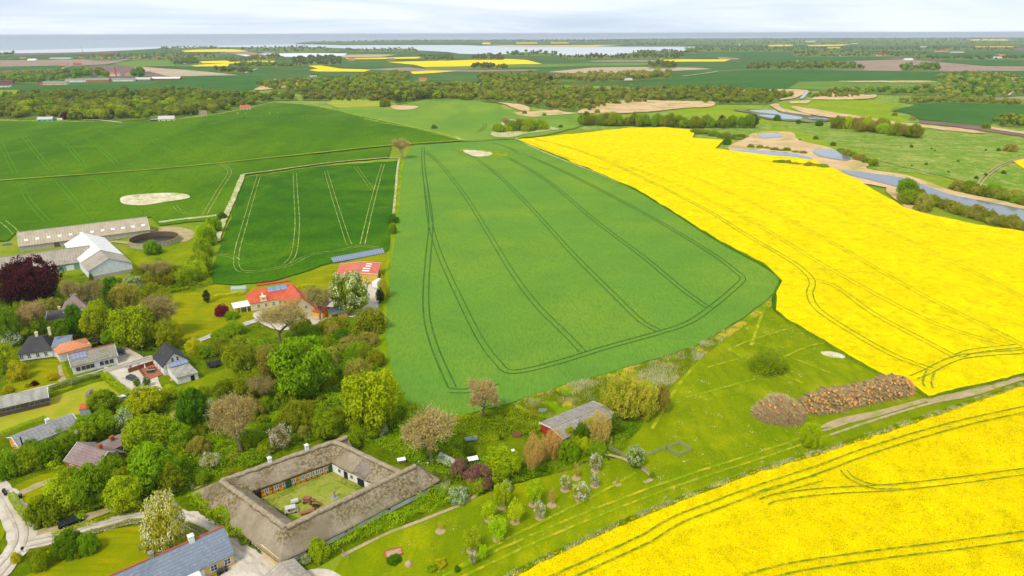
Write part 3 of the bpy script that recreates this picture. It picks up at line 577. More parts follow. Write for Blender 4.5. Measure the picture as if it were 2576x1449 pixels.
strokes('field_track', M['dirt'], [([(2800, 900), (2576, 948), (2440, 990), (2330, 1012), (2200, 1050), (2080, 1090)], .9, 2.2), ([(2576, 949), (2440, 990), (2330, 1011)], 1.6)], 3)
strokes('field_track', M['track_soft'], [([(2080, 1090), (1900, 1150), (1700, 1215), (1500, 1290), (1300, 1375), (1120, 1460)], .7, 2.3), ([(1600, 1190), (1500, 1245), (1380, 1305), (1250, 1370), (1150, 1430)], .8),
  ([(1720, 910), (1800, 870), (1850, 830), (1920, 770)], 1.2), ([(1840, 805), (1780, 880), (1700, 980), (1640, 1080)], 1.0), ([(1790, 850), (1860, 895), (1960, 940), (2020, 965)], .9), ([(1730, 1000), (1850, 968), (1900, 955)], .8), ([(1780, 925), (1870, 900)], .7), ([(1830, 885), (1880, 860), (2010, 820)], .8), ([(1990, 900), (2090, 940)], .9), ([(1890, 870), (1920, 780)], 1.2), ([(1960, 905), (2040, 870), (2100, 862)], .8)], 3)
sheet('bare_ground', M['dirt'], [(2060, 1076), (2110, 1052), (2200, 1034), (2300, 1010), (2390, 992), (2330, 1010), (2210, 1046), (2120, 1068)], 2)
strokes('garden_bed', M['dirt'], [([(860, 1400), (960, 1350), (1060, 1310), (1160, 1270), (1200, 1245)], .9), ([(1510, 1140), (1580, 1160), (1640, 1200), (1620, 1215)], 1.0), ([(440, 940), (430, 960)], 1)], 3)
strokes('far_road', M['gravel'], [(c1([(460, 385), (480, 365), (540, 352)], X1), 5), (c1([(1850, 403), (1900, 385), (1945, 370)], X1), 6), (c1([(830, 330), (940, 305), (990, 298)], X1), 6), (c1([(0, 425), (150, 408), (260, 392)], X3), 6), (c1([(240, 388), (440, 380), (600, 370)], X3), 4), (c1([(1080, 332), (1180, 322), (1300, 312)], X3), 5),
  (c1([(2370, 325), (2420, 292)], X2), 6), (c1([(600, 755), (760, 760), (920, 777)], X1), 3), (c1([(2460, 570), (2480, 552), (2520, 545)], X3), 3)], 6)
strokes('field_track', M['dirt'], [([(2460, 470), (2480, 445), (2520, 418), (2576, 400), (2640, 395)], .9, 2.4)], 7)
sheet('rapeseed_field', M['rape_far'], [(2548, 404), (2576, 398), (2900, 380), (2900, 440), (2576, 424)], 6)
# ---------------------------------------------------------------- building materials
def plain(name, col, rough=.8, spec=.2, metal=0.0):
    m, t, b = newmat(name, rough, spec); b.inputs['Metallic'].default_value = metal
    f = rampn(t, noisen(t, vecn(t), .9, 5), .35, .65); c = lin(col)
    d = tuple(k*.82 for k in c[:3])+(1,)
    t.links.new(mixn(t, f, c, d), b.inputs['Base Color']); return m
def roofmat(name, base, c2, c3, pitch=0.0, across=0.0, rough=.85, moss=None):
    """courses every `across` metres down the slope, ribs every `pitch` metres along the ridge"""
    m, t, b = newmat(name, rough, .2); v = vecn(t)
    col = mixn(t, rampn(t, noisen(t, v, .25, 5), .38, .62), lin(base), lin(c2))
    col = mixn(t, rampn(t, noisen(t, v, 1.6, 6, .7), .5, .68), col, lin(c3))
    if moss: col = mixn(t, rampn(t, noisen(t, v, .8, 7, .75, 1.0), .52, .62), col, lin(moss))
    hs = []
    for ax, p in ((0, pitch), (1, across)):
        if p:
            wv = t.nodes.new('ShaderNodeTexWave'); wv.wave_type = 'BANDS'; wv.bands_direction = 'XY'[ax]
            wv.inputs['Scale'].default_value = .314/p*1.0; wv.inputs['Distortion'].default_value = .15
            t.links.new(v, wv.inputs['Vector']); hs.append(wv.outputs['Fac'])
    for h in hs:
        k = t.nodes.new('ShaderNodeMapRange'); k.inputs['To Min'].default_value = .0; k.inputs['To Max'].default_value = .28; k.inputs['From Min'].default_value = .6
        t.links.new(h, k.inputs['Value']); col = mixn(t, k.outputs[0], col, tuple(c*.45 for c in lin(base)[:3])+(1,))
        bumpn(t, b, h, .5, .05)
    t.links.new(col, b.inputs['Base Color']); return m
M['r_eternit'] = roofmat('fibre cement roof', 'a89c8c', '948979', 'bdb3a3', pitch=1.1)
M['r_eternit_tan'] = roofmat('tan corrugated roof', 'b5a68d', 'a3957d', 'c4b79f', pitch=1.2)
M['r_asb'] = roofmat('diamond slate roof', '8f8d8a', '7f7e7c', 'a8a5a0', pitch=.9, across=.9)
M['r_ton'] = roofmat('lichened grey tile roof', '958d80', '847d72', 'aaa294', across=.7, moss='787148')
M['r_slate'] = roofmat('blue grey slate', '7d8592', '737b89', '8f97a3', across=.5, rough=.6)
M['r_black'] = roofmat('black tile roof', '3f3d3f', '484649', '343336', across=.6, pitch=.6, rough=.6)
M['r_darktile'] = roofmat('dark brown grey tiles', '4f4a48', '5a5350', '423e3d', across=.7)
M['r_red'] = roofmat('red tile roof', 'c4583a', 'd06a4a', 'b04a30', across=.7)
M['r_redbarn'] = roofmat('red fibre cement roof', 'cc6f55', 'c3624a', 'd88970', pitch=1.1)
M['r_orange'] = roofmat('orange tile roof', 'd0875c', 'c47850', 'dca07a', across=.7)
M['r_mauve'] = roofmat('weathered mauve tiles', '8b7672', '9a8680', '756461', across=.6, pitch=.6)
M['r_brown'] = roofmat('brown mossy fibre cement', '8c8278', '9d9388', '70675e', pitch=1.0, moss='a7a294')
M['r_greywood'] = roofmat('lichened flat sheet roof', 'a09c90', '8b877b', 'b8b4a6', pitch=2.4)
M['r_white'] = roofmat('white sheet roof', 'ded9d0', 'e8e4dc', 'd0cbc0', pitch=1.0)
M['r_tin'] = roofmat('corrugated tin', 'a9adae', '9a9ea0', 'b8bcbc', pitch=.5, moss='a4593c', rough=.5)
M['w_white'] = plain('whitewashed wall', 'e9e7e2'); M['w_blue'] = plain('pale blue white sheet', 'e4e8ea'); M['w_cream'] = plain('cream wall', 'e3d5a6')
M['w_yellow'] = plain('yellow wall', 'e8b84c'); M['w_ochre'] = plain('ochre half timber panels', 'e5a233'); M['w_red'] = plain('red painted boards', 'b03a26')
M['w_conc'] = plain('concrete panels', 'b8b19f'); M['w_darkwood'] = plain('dark stained boards', '5b5149'); M['w_green'] = plain('pale green sheet', '7fa694')
M['w_teal'] = plain('teal wall', '62b3ad'); M['timber'] = plain('dark red timber', '6d3323'); M['timber_dark'] = plain('tarred timber', '3d342c')
M['w_lightblue'] = plain('grey blue boards', '9db0b8'); M['black'] = plain('black plinth', '2a2a2b'); M['white'] = plain('white paint', 'f0efec', .6)
M['grey'] = plain('grey metal', '8f9294', .5, .4, .3); M['darkgrey'] = plain('dark metal', '3c3f42', .5); M['rust'] = plain('rusty iron', '96604a'); M['rust_dark'] = plain('dark rust', '6d4634')
M['blue'] = plain('blue plastic', '3f7fc4', .5); M['redp'] = plain('red plastic', 'c93a34', .6); M['deck'] = plain('brown deck', 'a5694a'); M['fence'] = plain('brown fence boards', '8a5237')
M['wood_grey'] = plain('weathered wood', '9c9484'); M['oldwhite'] = plain('dirty white', 'c6c2b6'); M['stone'] = plain('granite', '9b968c'); M['green_door'] = plain('green paint', '33583c'); M['brown_door'] = plain('brown door', '6d5a4a')
M['ridge_tile'] = plain('red ridge tile', 'b5563c'); M['ridge_grey'] = plain('grey ridge', '9a9488'); M['ridge_thatch'] = layered('ridge turf and straw', 'a3937a', [('8a7a5f', 1.2, .4, .6, .8), ('bcae98', 3, .5, .65, .6)], bump=(5, 1, .15))
def glassmat():
    m, t, b = newmat('window glass', .12, .6); b.inputs['Base Color'].default_value = lin('39414a'); return m
M['glass'] = glassmat()
m_, t_, b_ = newmat('solar glass', .15, .6); bk = t_.nodes.new('ShaderNodeTexBrick'); bk.offset = 0; bk.inputs['Scale'].default_value = 1.0
bk.inputs['Color1'].default_value = lin('76819c'); bk.inputs['Color2'].default_value = lin('8089a4'); bk.inputs['Mortar'].default_value = lin('c5cfe0')
bk.inputs['Mortar Size'].default_value = .02; bk.inputs['Brick Width'].default_value = 1.0; bk.inputs['Row Height'].default_value = 1.6
t_.links.new(vecn(t_), bk.inputs['Vector']); t_.links.new(bk.outputs['Color'], b_.inputs['Base Color']); M['solar'] = m_
def brickmat(name, a, b2, mo):
    m, t, b = newmat(name, .85, .2); k = t.nodes.new('ShaderNodeTexBrick'); k.inputs['Scale'].default_value = 1.0
    k.inputs['Color1'].default_value = lin(a); k.inputs['Color2'].default_value = lin(b2); k.inputs['Mortar'].default_value = lin(mo)
    k.inputs['Brick Width'].default_value = .3; k.inputs['Row Height'].default_value = .12; k.inputs['Mortar Size'].default_value = .012
    c = t.nodes.new('ShaderNodeTexCoord'); s = t.nodes.new('ShaderNodeSeparateXYZ'); q = t.nodes.new('ShaderNodeCombineXYZ'); ad = t.nodes.new('ShaderNodeMath'); ad.operation = 'ADD'
    t.links.new(c.outputs['Object'], s.inputs[0]); t.links.new(s.outputs[0], ad.inputs[0]); t.links.new(s.outputs[1], ad.inputs[1]); t.links.new(ad.outputs[0], q.inputs[0]); t.links.new(s.outputs[2], q.inputs[1])
    t.links.new(q.outputs[0], k.inputs['Vector']); t.links.new(mixn(t, rampn(t, noisen(t, vecn(t), .8, 4), .4, .62), k.outputs['Color'], lin(b2)), b.inputs['Base Color']); return m
M['w_brick'] = brickmat('red brick', 'b5623d', 'a5532f', 'a88f7c'); M['w_ybrick'] = brickmat('yellow brick', 'd8ba74', 'c9a862', 'c8bfa5')
def thatchmat():
    m, t, b = newmat('old mossy thatch', .95, .05); v = vecn(t)
    c = mixn(t, rampn(t, noisen(t, v, .12, 4, .6, .5), .38, .6), lin('84765f'), lin('a4967f'))
    c = mixn(t, rampn(t, noisen(t, v, 1.3, 8, .75, .4), .48, .75), c, lin('80766a'))
    c = mixn(t, rampn(t, noisen(t, v, 5.0, 6, .7), .55, .9), c, lin('b5a88f'))
    # moss grows in large patches broken up finely
    a = rampn(t, noisen(t, v, .09, 3, .5, .8), .42, .58); f = rampn(t, noisen(t, v, 1.5, 7, .8), .42, .60)
    k = t.nodes.new('ShaderNodeMath'); k.operation = 'MULTIPLY'; t.links.new(a, k.inputs[0]); t.links.new(f, k.inputs[1])
    c = mixn(t, k.outputs[0], c, lin('5f5020')); t.links.new(c, b.inputs['Base Color']); bumpn(t, b, noisen(t, v, 2.5, 8, .75), .9, .18); return m
M['thatch'] = thatchmat()
# ---------------------------------------------------------------- house kit
def frame(ra, rb, e, hr, he):
    A = G(*ra, hr); B = G(*rb, hr); E = G(*e, he)
    d = Vector((B.x-A.x, B.y-A.y)); L = d.length; d.normalize()
    s = d.x*(E.y-A.y)-d.y*(E.x-A.x)
    if s > 0: A, B = B, A; d = -d
    return Vector(((A.x+B.x)/2, (A.y+B.y)/2, gz((A.x+B.x)/2, (A.y+B.y)/2))), math.atan2(d.y, d.x), L/2, abs(s)
def add_window(par, x, y, z, wd, ht, face, frame_m='white', cols=2, rows=2):
    """face: unit normal in the wall plane frame ('f','b','l','r')"""
    rz = {'f': 0, 'b': math.pi, 'l': -math.pi/2, 'r': math.pi/2}[face]
    w0 = bpy.data.objects.new('window', None)
    k = ('win', round(wd, 2), round(ht, 2), frame_m, cols, rows)
    if k not in CACHE:
        a = MB(); t = .09
        a.box((0, -.03, ht/2-t/2), (wd, .09, t)); a.box((0, -.03, -ht/2+t/2), (wd, .09, t))
        a.box((-wd/2+t/2, -.03, 0), (t, .09, ht-2*t)); a.box((wd/2-t/2, -.03, 0), (t, .09, ht-2*t))
        for i in range(1, cols): a.box((-wd/2+wd*i/cols, -.025, 0), (.07, .06, ht-2*t))
        for i in range(1, rows): a.box((0, -.02, -ht/2+ht*i/rows), (wd-2*t, .04, .06))
        o = a.build('window', M[frame_m]); p = MB().box((0, .0, 0), (wd-.1, .03, ht-.1)).build('pane', M['glass'])
        CACHE[k] = (o.data, p.data); bpy.data.objects.remove(o); bpy.data.objects.remove(p)
    o = bpy.data.objects.new('window', CACHE[k][0]); C.objects.link(o); o.parent = par; o.location = (x, y, z); o.rotation_euler = (0, 0, rz)
    p = bpy.data.objects.new('pane', CACHE[k][1]); C.objects.link(p); p.parent = o
    return o
CACHE = {}
HRS = {}
def SIDE(ra, rb, e):      # which side of the ridge line the eave lies on in the picture
    return (rb[0]-ra[0])*(e[1]-ra[1])-(rb[1]-ra[1])*(e[0]-ra[0]) > 0
def add_window(par, x, y, z, wd, ht, face, frame_m='white', cols=2, rows=2):
    """face: unit normal in the wall plane frame ('f','b','l','r')"""
    rz = {'f': 0, 'b': math.pi, 'l': -math.pi/2, 'r': math.pi/2}[face]
    w0 = bpy.data.objects.new('window', None)
    k = ('win', round(wd, 2), round(ht, 2), frame_m, cols, rows)
    if k not in CACHE:
        a = MB(); t = .09
        a.box((0, -.03, ht/2-t/2), (wd, .09, t)); a.box((0, -.03, -ht/2+t/2), (wd, .09, t))
        a.box((-wd/2+t/2, -.03, 0), (t, .09, ht-2*t)); a.box((wd/2-t/2, -.03, 0), (t, .09, ht-2*t))
        for i in range(1, cols): a.box((-wd/2+wd*i/cols, -.025, 0), (.07, .06, ht-2*t))
        for i in range(1, rows): a.box((0, -.02, -ht/2+ht*i/rows), (wd-2*t, .04, .06))
        o = a.build('window', M[frame_m]); p = MB().box((0, .0, 0), (wd-.1, .03, ht-.1)).build('pane', M['glass'])
        CACHE[k] = (o.data, p.data); bpy.data.objects.remove(o); bpy.data.objects.remove(p)
    o = bpy.data.objects.new('window', CACHE[k][0]); C.objects.link(o); o.parent = par; o.location = (x, y, z); o.rotation_euler = (0, 0, rz)
    p = bpy.data.objects.new('pane', CACHE[k][1]); C.objects.link(p); p.parent = o
    return o
CACHE = {}
HRS = {}
def SIDE(ra, rb, e):      # which side of the ridge line the eave lies on in the picture
    return (rb[0]-ra[0])*(e[1]-ra[1])-(rb[1]-ra[1])*(e[0]-ra[0]) > 0
def flip_fix(ra, rb, e, hr, he):
    A = G(*ra, hr); B = G(*rb, hr); E = G(*e, he); sg = (B.x-A.x)*(E.y-A.y)-(B.y-A.y)*(E.x-A.x)
    return (sg > 0) == SIDE(ra, rb, e)
def walls_mesh(lx, wy, he, hr, W, plinth=None):
    """pentagonal gable body; local x along the ridge"""
    top = hr-(hr-he)*wy/W-.12; ap = hr-.2
    m = MB(); vs = []
    for x in (-lx, lx): vs += [(x, -wy, -.3), (x, wy, -.3), (x, wy, top), (x, 0, ap), (x, -wy, top)]
    m.add(vs, [(4, 3, 2, 1, 0), (5, 6, 7, 8, 9), (0, 5, 9, 4), (1, 2, 7, 6), (2, 3, 8, 7), (3, 4, 9, 8), (0, 1, 6, 5)]); return m, top
def roof_mesh(lx, W, he, hr, hipa, hipb, t):
    m = MB(); a, b, c, d = (-lx, -W, he), (lx, -W, he), (lx, W, he), (-lx, W, he); r0, r1 = (-lx+hipa, 0, hr), (lx-hipb, 0, hr)
    m.slab([a, b, r1, r0], t); m.slab([c, d, r0, r1], t)
    if hipa: m.slab([d, a, r0], t)
    if hipb: m.slab([b, c, r1], t)
    return m
def house(name, label, ra, rb, e, hr, he, wall, roof, t=.18, ov=.35, gov=.25, hip=(0, 0), wins=(), doors=(), chim=(), ridge=None, cat='house', plinth=None, win_m='white', group=None, barge=None, extra=None, solar=None, sky=(), Wmax=None, gable=None):
    loc, rz, L, W = frame(ra, rb, e, hr, he)
    if Wmax:                                   # half width known: find the ridge height that fits the picture
        best = None
        for md in np.arange(he+.9, he+6.5, .05):
            A_ = G(*ra, md); B_ = G(*rb, md); E_ = G(*e, he)
            sg = (B_.x-A_.x)*(E_.y-A_.y)-(B_.y-A_.y)*(E_.x-A_.x)
            if (sg < 0) == SIDE(ra, rb, e):
                k = abs(frame(ra, rb, e, md, he)[3]-Wmax)
                if best is None or k < best[0]: best = (k, md)
        hr = best[1] if best else he+2.5
        loc, rz, L, _w = frame(ra, rb, e, hr, he); W = Wmax
        HRS[name] = (round(hr, 1), round(_w, 1))
    L += (hip[0]+hip[1])/2
    root = empty(name, loc, rz, label, cat, group)
    wy = W-ov; wx = L-gov
    if hip[0] or hip[1]:
        m = MB(); m.box((0, 0, (he-.15-.3)/2), (2*wx, 2*wy, he-.15+.3))
        top = he-.15
    else: m, top = walls_mesh(wx, wy, he, hr, W)
    m.build('wall', M[wall], root)
    roof_mesh(L, W, he, hr, hip[0], hip[1], t).build('roof', M[roof], root)
    if ridge:
        q = MB(); q.box((0, 0, hr+.03), (2*L-hip[0]-hip[1]+.05, .35, .14)); q.build('ridge', M[ridge], root)
    if plinth: MB().box((0, 0, .1), (2*wx+.08, 2*wy+.08, .5)).build('plinth', M[plinth], root)
    if barge:
        q = MB()
        for sx in (-1, 1):
            for sy in (-1, 1):
                A = Vector((sx*(L+.04), 0, hr-.02)); B = Vector((sx*(L+.04), sy*(W+.02), he-.02)); q.slab([(A.x-.05, A.y, A.z+.06), (B.x-.05, B.y, B.z+.06), (B.x+.05, B.y, B.z+.06), (A.x+.05, A.y, A.z+.06)][::sx*sy or 1], .26)
        q.build('bargeboard', M[barge], root)
    for wn in wins:
        sd, f, z, wd, ht = wn[:5]; cr = wn[5:] if len(wn) > 5 else (2, 2)
        if sd == 'f': add_window(root, -wx+2*wx*f, -wy-.02, z, wd, ht, 'f', win_m, *cr)
        if sd == 'b': add_window(root, -wx+2*wx*f, wy+.02, z, wd, ht, 'b', win_m, *cr)
        if sd == 'r': add_window(root, wx+.02, -wy+2*wy*f, z, wd, ht, 'r', win_m, *cr)
        if sd == 'l': add_window(root, -wx-.02, -wy+2*wy*f, z, wd, ht, 'l', win_m, *cr)
    for dr in doors:
        sd, f, wd, ht, mm = dr; q = MB()
        if sd in 'fb':
            s = -1 if sd == 'f' else 1
            q.box((-wx+2*wx*f, s*(wy+.03), ht/2), (wd, .1, ht))
        else:
            s = -1 if sd == 'l' else 1
            q.box((s*(wx+.03), -wy+2*wy*f, ht/2), (.1, wd, ht))
        d_ = q.build('door', M[mm], root)
        if sd in 'fb': MB().box((-wx+2*wx*f+wd*.38, s*(wy+.11), ht*.48), (.12, .06, .05)).build('handle', M['grey'], d_)
        else: MB().box((s*(wx+.11), -wy+2*wy*f+wd*.38, ht*.48), (.06, .12, .05)).build('handle', M['grey'], d_)
    for ch in chim:
        f, yo, sz, up, mm = ch; x = -L+2*L*f; q = MB()
        zb = hr-(hr-he)*abs(yo)/W-.5
        q.box((x, yo, (zb+hr+up)/2), (sz, sz, hr+up-zb)); q.box((x, yo, hr+up+.06), (sz+.16, sz+.16, .14)); q.box((x, yo, hr+up+.22), (sz*.6, sz*.6, .22)); q.build('chimney', M[mm], root)
    for i, (f, g, wd, dp, mm) in enumerate(sky):     # roof lights or panels lying on the front slope
        x = -L+2*L*f; sl = Vector((0, -W, he-hr)).normalized(); nrm = Vector((0, he-hr, W)).normalized()
        if nrm.z < 0: nrm = -nrm
        nrm = Vector((0, -(hr-he), W)).normalized()
        c = Vector((x, 0, hr))+Vector((0, -W, he-hr))*g+nrm*.06
        sgn = 1
        v = [c+Vector((sx*wd/2, 0, 0))+sl*sy*dp/2 for (sx, sy) in ((-1, 1), (1, 1), (1, -1), (-1, -1))]
        MB().prism([tuple(p+nrm*.05) for p in v], [tuple(p-nrm*.05) for p in v]).build('solar_panel' if mm == 'solar' else 'skylight', M[mm], root)
    return root, L, W
def at_local(root, px, py, z=0.0):
    """a point seen in the photograph at height z, in the thing's own axes"""
    p = G(px, py, z); c, s = math.cos(-root.rotation_euler.z), math.sin(-root.rotation_euler.z); d = p-root.location
    return Vector((d.x*c-d.y*s, d.x*s+d.y*c, z))
def leanto(par, name, poly, z0, z1, wall, roof, ridge_side=0):
    """small block under a single slope: poly = 4 local corners (x,y), z0 height of the first edge, z1 of the opposite"""
    h = [z0, z0, z1, z1]; q = MB(); q.prism([(p[0], p[1], h[i]-.1) for i, p in enumerate(poly)], [(p[0], p[1], -.3) for p in poly]); a = q.build('wall', M[wall], par)
    cx = sum(p[0] for p in poly)/4; cy = sum(p[1] for p in poly)/4
    P = [(cx+(p[0]-cx)*1.06, cy+(p[1]-cy)*1.08, h[i]+.08) for i, p in enumerate(poly)]
    MB().slab(P, .16).build('roof', M[roof], par)
W6 = [('f', k, 1.6, 1.0, 1.2) for k in (.12, .35, .58, .8)]
# B1 long tan barn
house('long_barn', 'very long low barn with tan roof and a row of roof lights', (41.5, 584.4), (369.7, 544.8), (220, 598), 6.2, 2.8, 'w_conc', 'r_eternit_tan', ridge='ridge_grey', cat='barn', Wmax=9,
      sky=[(.06+.081*i, .62, 1.6, 1.4, 'white') for i in range(12)], doors=[('f', .27, 2.6, 2.2, 'brown_door')], wins=[('f', .36, 1.6, 1.2, .8), ('f', .30, 1.6, 1.0, .8)])
house('grey_barn', 'long grey roofed barn with pale green wall running out of the left edge', (-70, 656), (225, 617.5), (90, 675), 6.6, 3.2, 'w_green', 'r_eternit', ridge='ridge_grey', cat='barn', Wmax=7.5, doors=[('f', .8, 3, 2.4, 'w_white')])
# B3 white barn with grey front half
wb, L3, W3 = house('white_barn', 'wide white walled barn with roof half white and half grey', (207.4, 585.8), (273.7, 650.3), (293.9, 625.9), 8.6, 4.4, 'w_blue', 'r_eternit', ridge='ridge_grey', cat='barn', Wmax=8.8,
      wins=[('l', .3, 1.4, 1.2, .6), ('l', .6, 1.4, 1.2, .6), ('r', .3, 1.4, 1.2, .6), ('r', .6, 1.4, 1.2, .6)])
sgn = 1 if at_local(wb, 207.4, 585.8, 8.6).x > 0 else -1
q = MB(); x0, x1 = (L3*.98, -L3*.42) if sgn > 0 else (-L3*.98, L3*.42)
for sy in (-1, 1):
    P = [(x0, 0, 8.7), (x1, 0, 8.7), (x1, sy*W3*1.0, 4.5), (x0, sy*W3*1.0, 4.5)]
    q.slab(P if (sy*sgn) > 0 else P[::-1], .05)
q.build('white_roof_sheets', M['r_white'], wb)
MB().box((-sgn*(L3-.15), 0, 1.0), (.3, 2*W3-.9, 2.0)).build('concrete_base', M['w_conc'], wb)
# B4 slurry tank
tk = empty('slurry_tank', G(390, 611), 0, 'round open slurry tank of concrete panels with dark liquid, beside the long barn', 'tank')
TR = 11.5; n = 40; q = MB(); q2 = MB(); q3 = MB()
for i in range(n):
    a0 = 2*math.pi*i/n; a1 = 2*math.pi*(i+1)/n; am = (a0+a1)/2
    q.box((TR*math.cos(am), TR*math.sin(am), .8), (.25, 2*TR*math.sin(math.pi/n)+.02, 2.2), am); q2.box((TR*math.cos(am), TR*math.sin(am), 2.45), (.18, 2*TR*math.sin(math.pi/n)+.02, 1.1), am)
    q3.box(((TR+.2)*math.cos(a0), (TR+.2)*math.sin(a0), 1.3), (.25, .25, 3.2), a0)
q.build('concrete_wall', M['w_conc'], tk); q2.build('board_rim', plain('ochre boards', 'b59f5c'), tk); q3.build('panel_rib', M['w_conc'], tk)
MB().lathe((0, 0, 0), [(TR-.13, -.3), (TR-.13, .35)], 40).build('slurry', watermat('slurry', '2d2b28', .3, (1, .1, .05)), tk)
p_ = plain('stained inner wall', '6f5b45'); q = MB()
for i in range(n):
    am = 2*math.pi*(i+.5)/n; q.box(((TR-.16)*math.cos(am), (TR-.16)*math.sin(am), 1.6), (.04, 2*TR*math.sin(math.pi/n), 2.6), am)
q.build('stained_lining', p_, tk); MB().tube((-3, 11, 0), (-3, 11, 4.2), .12).tube((-3, 11, 4.2), (-3, 8.5, 3.6), .12).build('stirrer_pipe', M['darkgrey'], tk)
# blue harrow
bh = empty('field_harrow', G(19, 617), .4, 'small blue field harrow standing by the end of the long barn', 'farm machine')
q = MB(); [q.tube((-2, y, .8), (2, y, .8), .08) for y in (-1, 0, 1)]; [q.tube((x, -1, .8), (x, 1.2, .8), .08) for x in (-2, 0, 2)]; q.tube((-1, 1, .8), (0, 2.6, .7), .08); q.tube((1, 1, .8), (0, 2.6, .7), .08); q.build('frame', M['blue'], bh)
q = MB(); [q.tube((-2+.4*i, y, .8), (-2+.4*i, y-.15, .05), .04) for i in range(11) for y in (-1, 0, 1)]; q.build('tine', M['darkgrey'], bh)
# B5 manor
mh, L, W = house('manor_house', 'large pale house with grey roof, half hidden by trees below the purple tree', (118.5, 782), (220.4, 768.8), (142, 802), 8.5, 4.2, 'w_white', 'r_darktile', barge='white', chim=[(.3, .3, .8, .8, 'w_cream')], wins=[('f', k, 2.6, 1.1, 1.4) for k in (.12, .3, .45, .62, .8)], Wmax=5)
th = empty('tower_roof', (0, 0, 0)); bpy.data.objects.remove(th)
q = MB(); c = at_local(mh, 188, 776, 6); s = 4.2
for a, b in (((-s, -s), (s, -s)), ((s, -s), (s, s)), ((s, s), (-s, s)), ((-s, s), (-s, -s))): q.slab([(c.x+a[0], c.y+a[1]+3, 6.5), (c.x+b[0], c.y+b[1]+3, 6.5), (c.x, c.y+3, 10.5)], .15)
q.build('pyramid_roof', M['r_mauve'], mh); MB().box((c.x, c.y+3, 3), (2*s-.8, 2*s-.8, 6.7)).build('wing_wall', M['w_white'], mh)
# B6 black tiled
bt, L, W = house('black_roof_house', 'long white house with black hipped tile roof and four windows, left of the orange roof', (72, 845.5), (104, 841.5), (89, 886), 8.2, 2.9, 'w_white', 'r_black', hip=(3.2, 3.2), plinth='black', chim=[(.55, 0, .8, .9, 'w_cream'), (.93, 0, .7, 2.0, 'w_cream')], wins=[('f', k, 1.7, 1.1, 1.5) for k in (.08, .3, .56, .8)], Wmax=4.3)
leanto(bt, 'annex', [(L-.2, -W+.5), (L+4.8, -W+1.0), (L+4.8, 2), (L-.2, 2)], 3.6, 4.8, 'w_white', 'r_slate')
MB().box((L+2.6, -W+.68, 1.15), (2.4, .12, 2.2), .1).build('door', M['brown_door'], bt)
# B7 grey roof white house + orange wing
g7, L, W = house('grey_roof_house', 'long white house with mottled grey roof, red ridge and brown windows along the lane', (169.5, 891.2), (286.8, 864.4), (239, 909.5), 7.4, 2.9, 'w_white', 'r_ton', ridge='ridge_tile', barge='white', win_m='brown_door', Wmax=4,
      wins=[('f', k, 1.6, 1.1, 1.3) for k in (.12, .235, .335, .43, .64, .75, .86)], sky=[(.1+.018*i*4.4, .3, 1.1, 2.2, 'solar') for i in range(4)])
MB().box((0, -W-1.0, .02), (2*L-1, 2.4, .1)).build('paved_strip', M['stone'], g7)
ow, L8, W8 = house('orange_roof_wing', 'steep orange tiled house directly behind the grey roofed white one', (174, 859), (182, 857), (174, 884), 8.6, 3.2, 'w_white', 'r_orange', hip=(4.5, 4.5), chim=[(.95, -2.2, .7, -2.0, 'w_cream')], Wmax=4.2)
# B8 modern black roof
b8, L, W = house('gabled_house', 'white house with steep black roof, gable facing the lawn and trampoline', (412.4, 862.7), (437.3, 886.9), (394.6, 911), 8.2, 3.1, 'w_white', 'r_black', ov=.3, barge='darkgrey', Wmax=4.1, wins=[('r', .4, 4.6, .8, 1.5, 1, 2), ('r', .6, 4.6, .8, 1.5, 1, 2), ('l', .4, 4.6, .8, 1.5, 1, 2), ('f', .3, 1.3, .9, 2.0, 1, 1), ('f', .6, 1.3, .9, 2.0, 1, 1)], sky=[(.5, .4, .9, 1.3, 'glass')])
a8 = empty('low_annex', G(460, 948), 0, 'low white outbuilding with grey roof and tilted blue panels on top', 'shed')
P = [G(x, y, z) for (x, y, z) in ((445, 951, 2.3), (497.5, 937.5, 2.3), (464, 906, 3.6), (419, 918, 3.6))]
A = [(p.x-a8.location.x, p.y-a8.location.y) for p in P]; leanto(a8, 'x', A, 2.4, 3.7, 'w_white', 'r_greywood')
m0 = (Vector(A[0])*.28+Vector(A[1])*.72); d = (Vector(A[1])-Vector(A[0])).normalized(); nn = Vector((d.y, -d.x))
if nn.y > 0: nn = -nn
MB().box((m0.x+nn.x*.03, m0.y+nn.y*.03, .95), (1.1, .1, 1.9), math.atan2(d.y, d.x)).build('door', M['black'], a8)
for k, (px, py) in enumerate(((441, 916), (458, 911))):
    p = G(px, py, 4.0)-a8.location; r = math.atan2(d.y, d.x); o = MB().box((0, 0, 0), (3.0, 1.7, .1)).build('solar_panel', M['solar'], a8); o.location = p; o.rotation_euler = (R(28), 0, r)
    f_ = MB(); [f_.tube((x, .6, -.6), (x, .6, .2), .04) for x in (-1.2, 1.2)]; f_.build('panel_frame', M['grey'], o)
dk = empty('timber_deck', G(378, 942), 0, 'raised brown timber deck with board fence left of the gabled house', 'deck')
P = [G(x, y) for (x, y) in ((350, 930), (388, 917), (410, 944), (376, 957))]; c0 = dk.location
MB().prism([(p.x-c0.x, p.y-c0.y, .35) for p in P], [(p.x-c0.x, p.y-c0.y, -.1) for p in P]).build('deck_boards', M['deck'], dk)
def railing(par, name, pts, h, mat, th=.12):
    q = MB()
    for i in range(len(pts)-1):
        a, b = pts[i], pts[i+1]; dd = b-a; q.box(((a.x+b.x)/2, (a.y+b.y)/2, h/2), (dd.length, th, h), math.atan2(dd.y, dd.x))
    return q.build(name, mat, par)
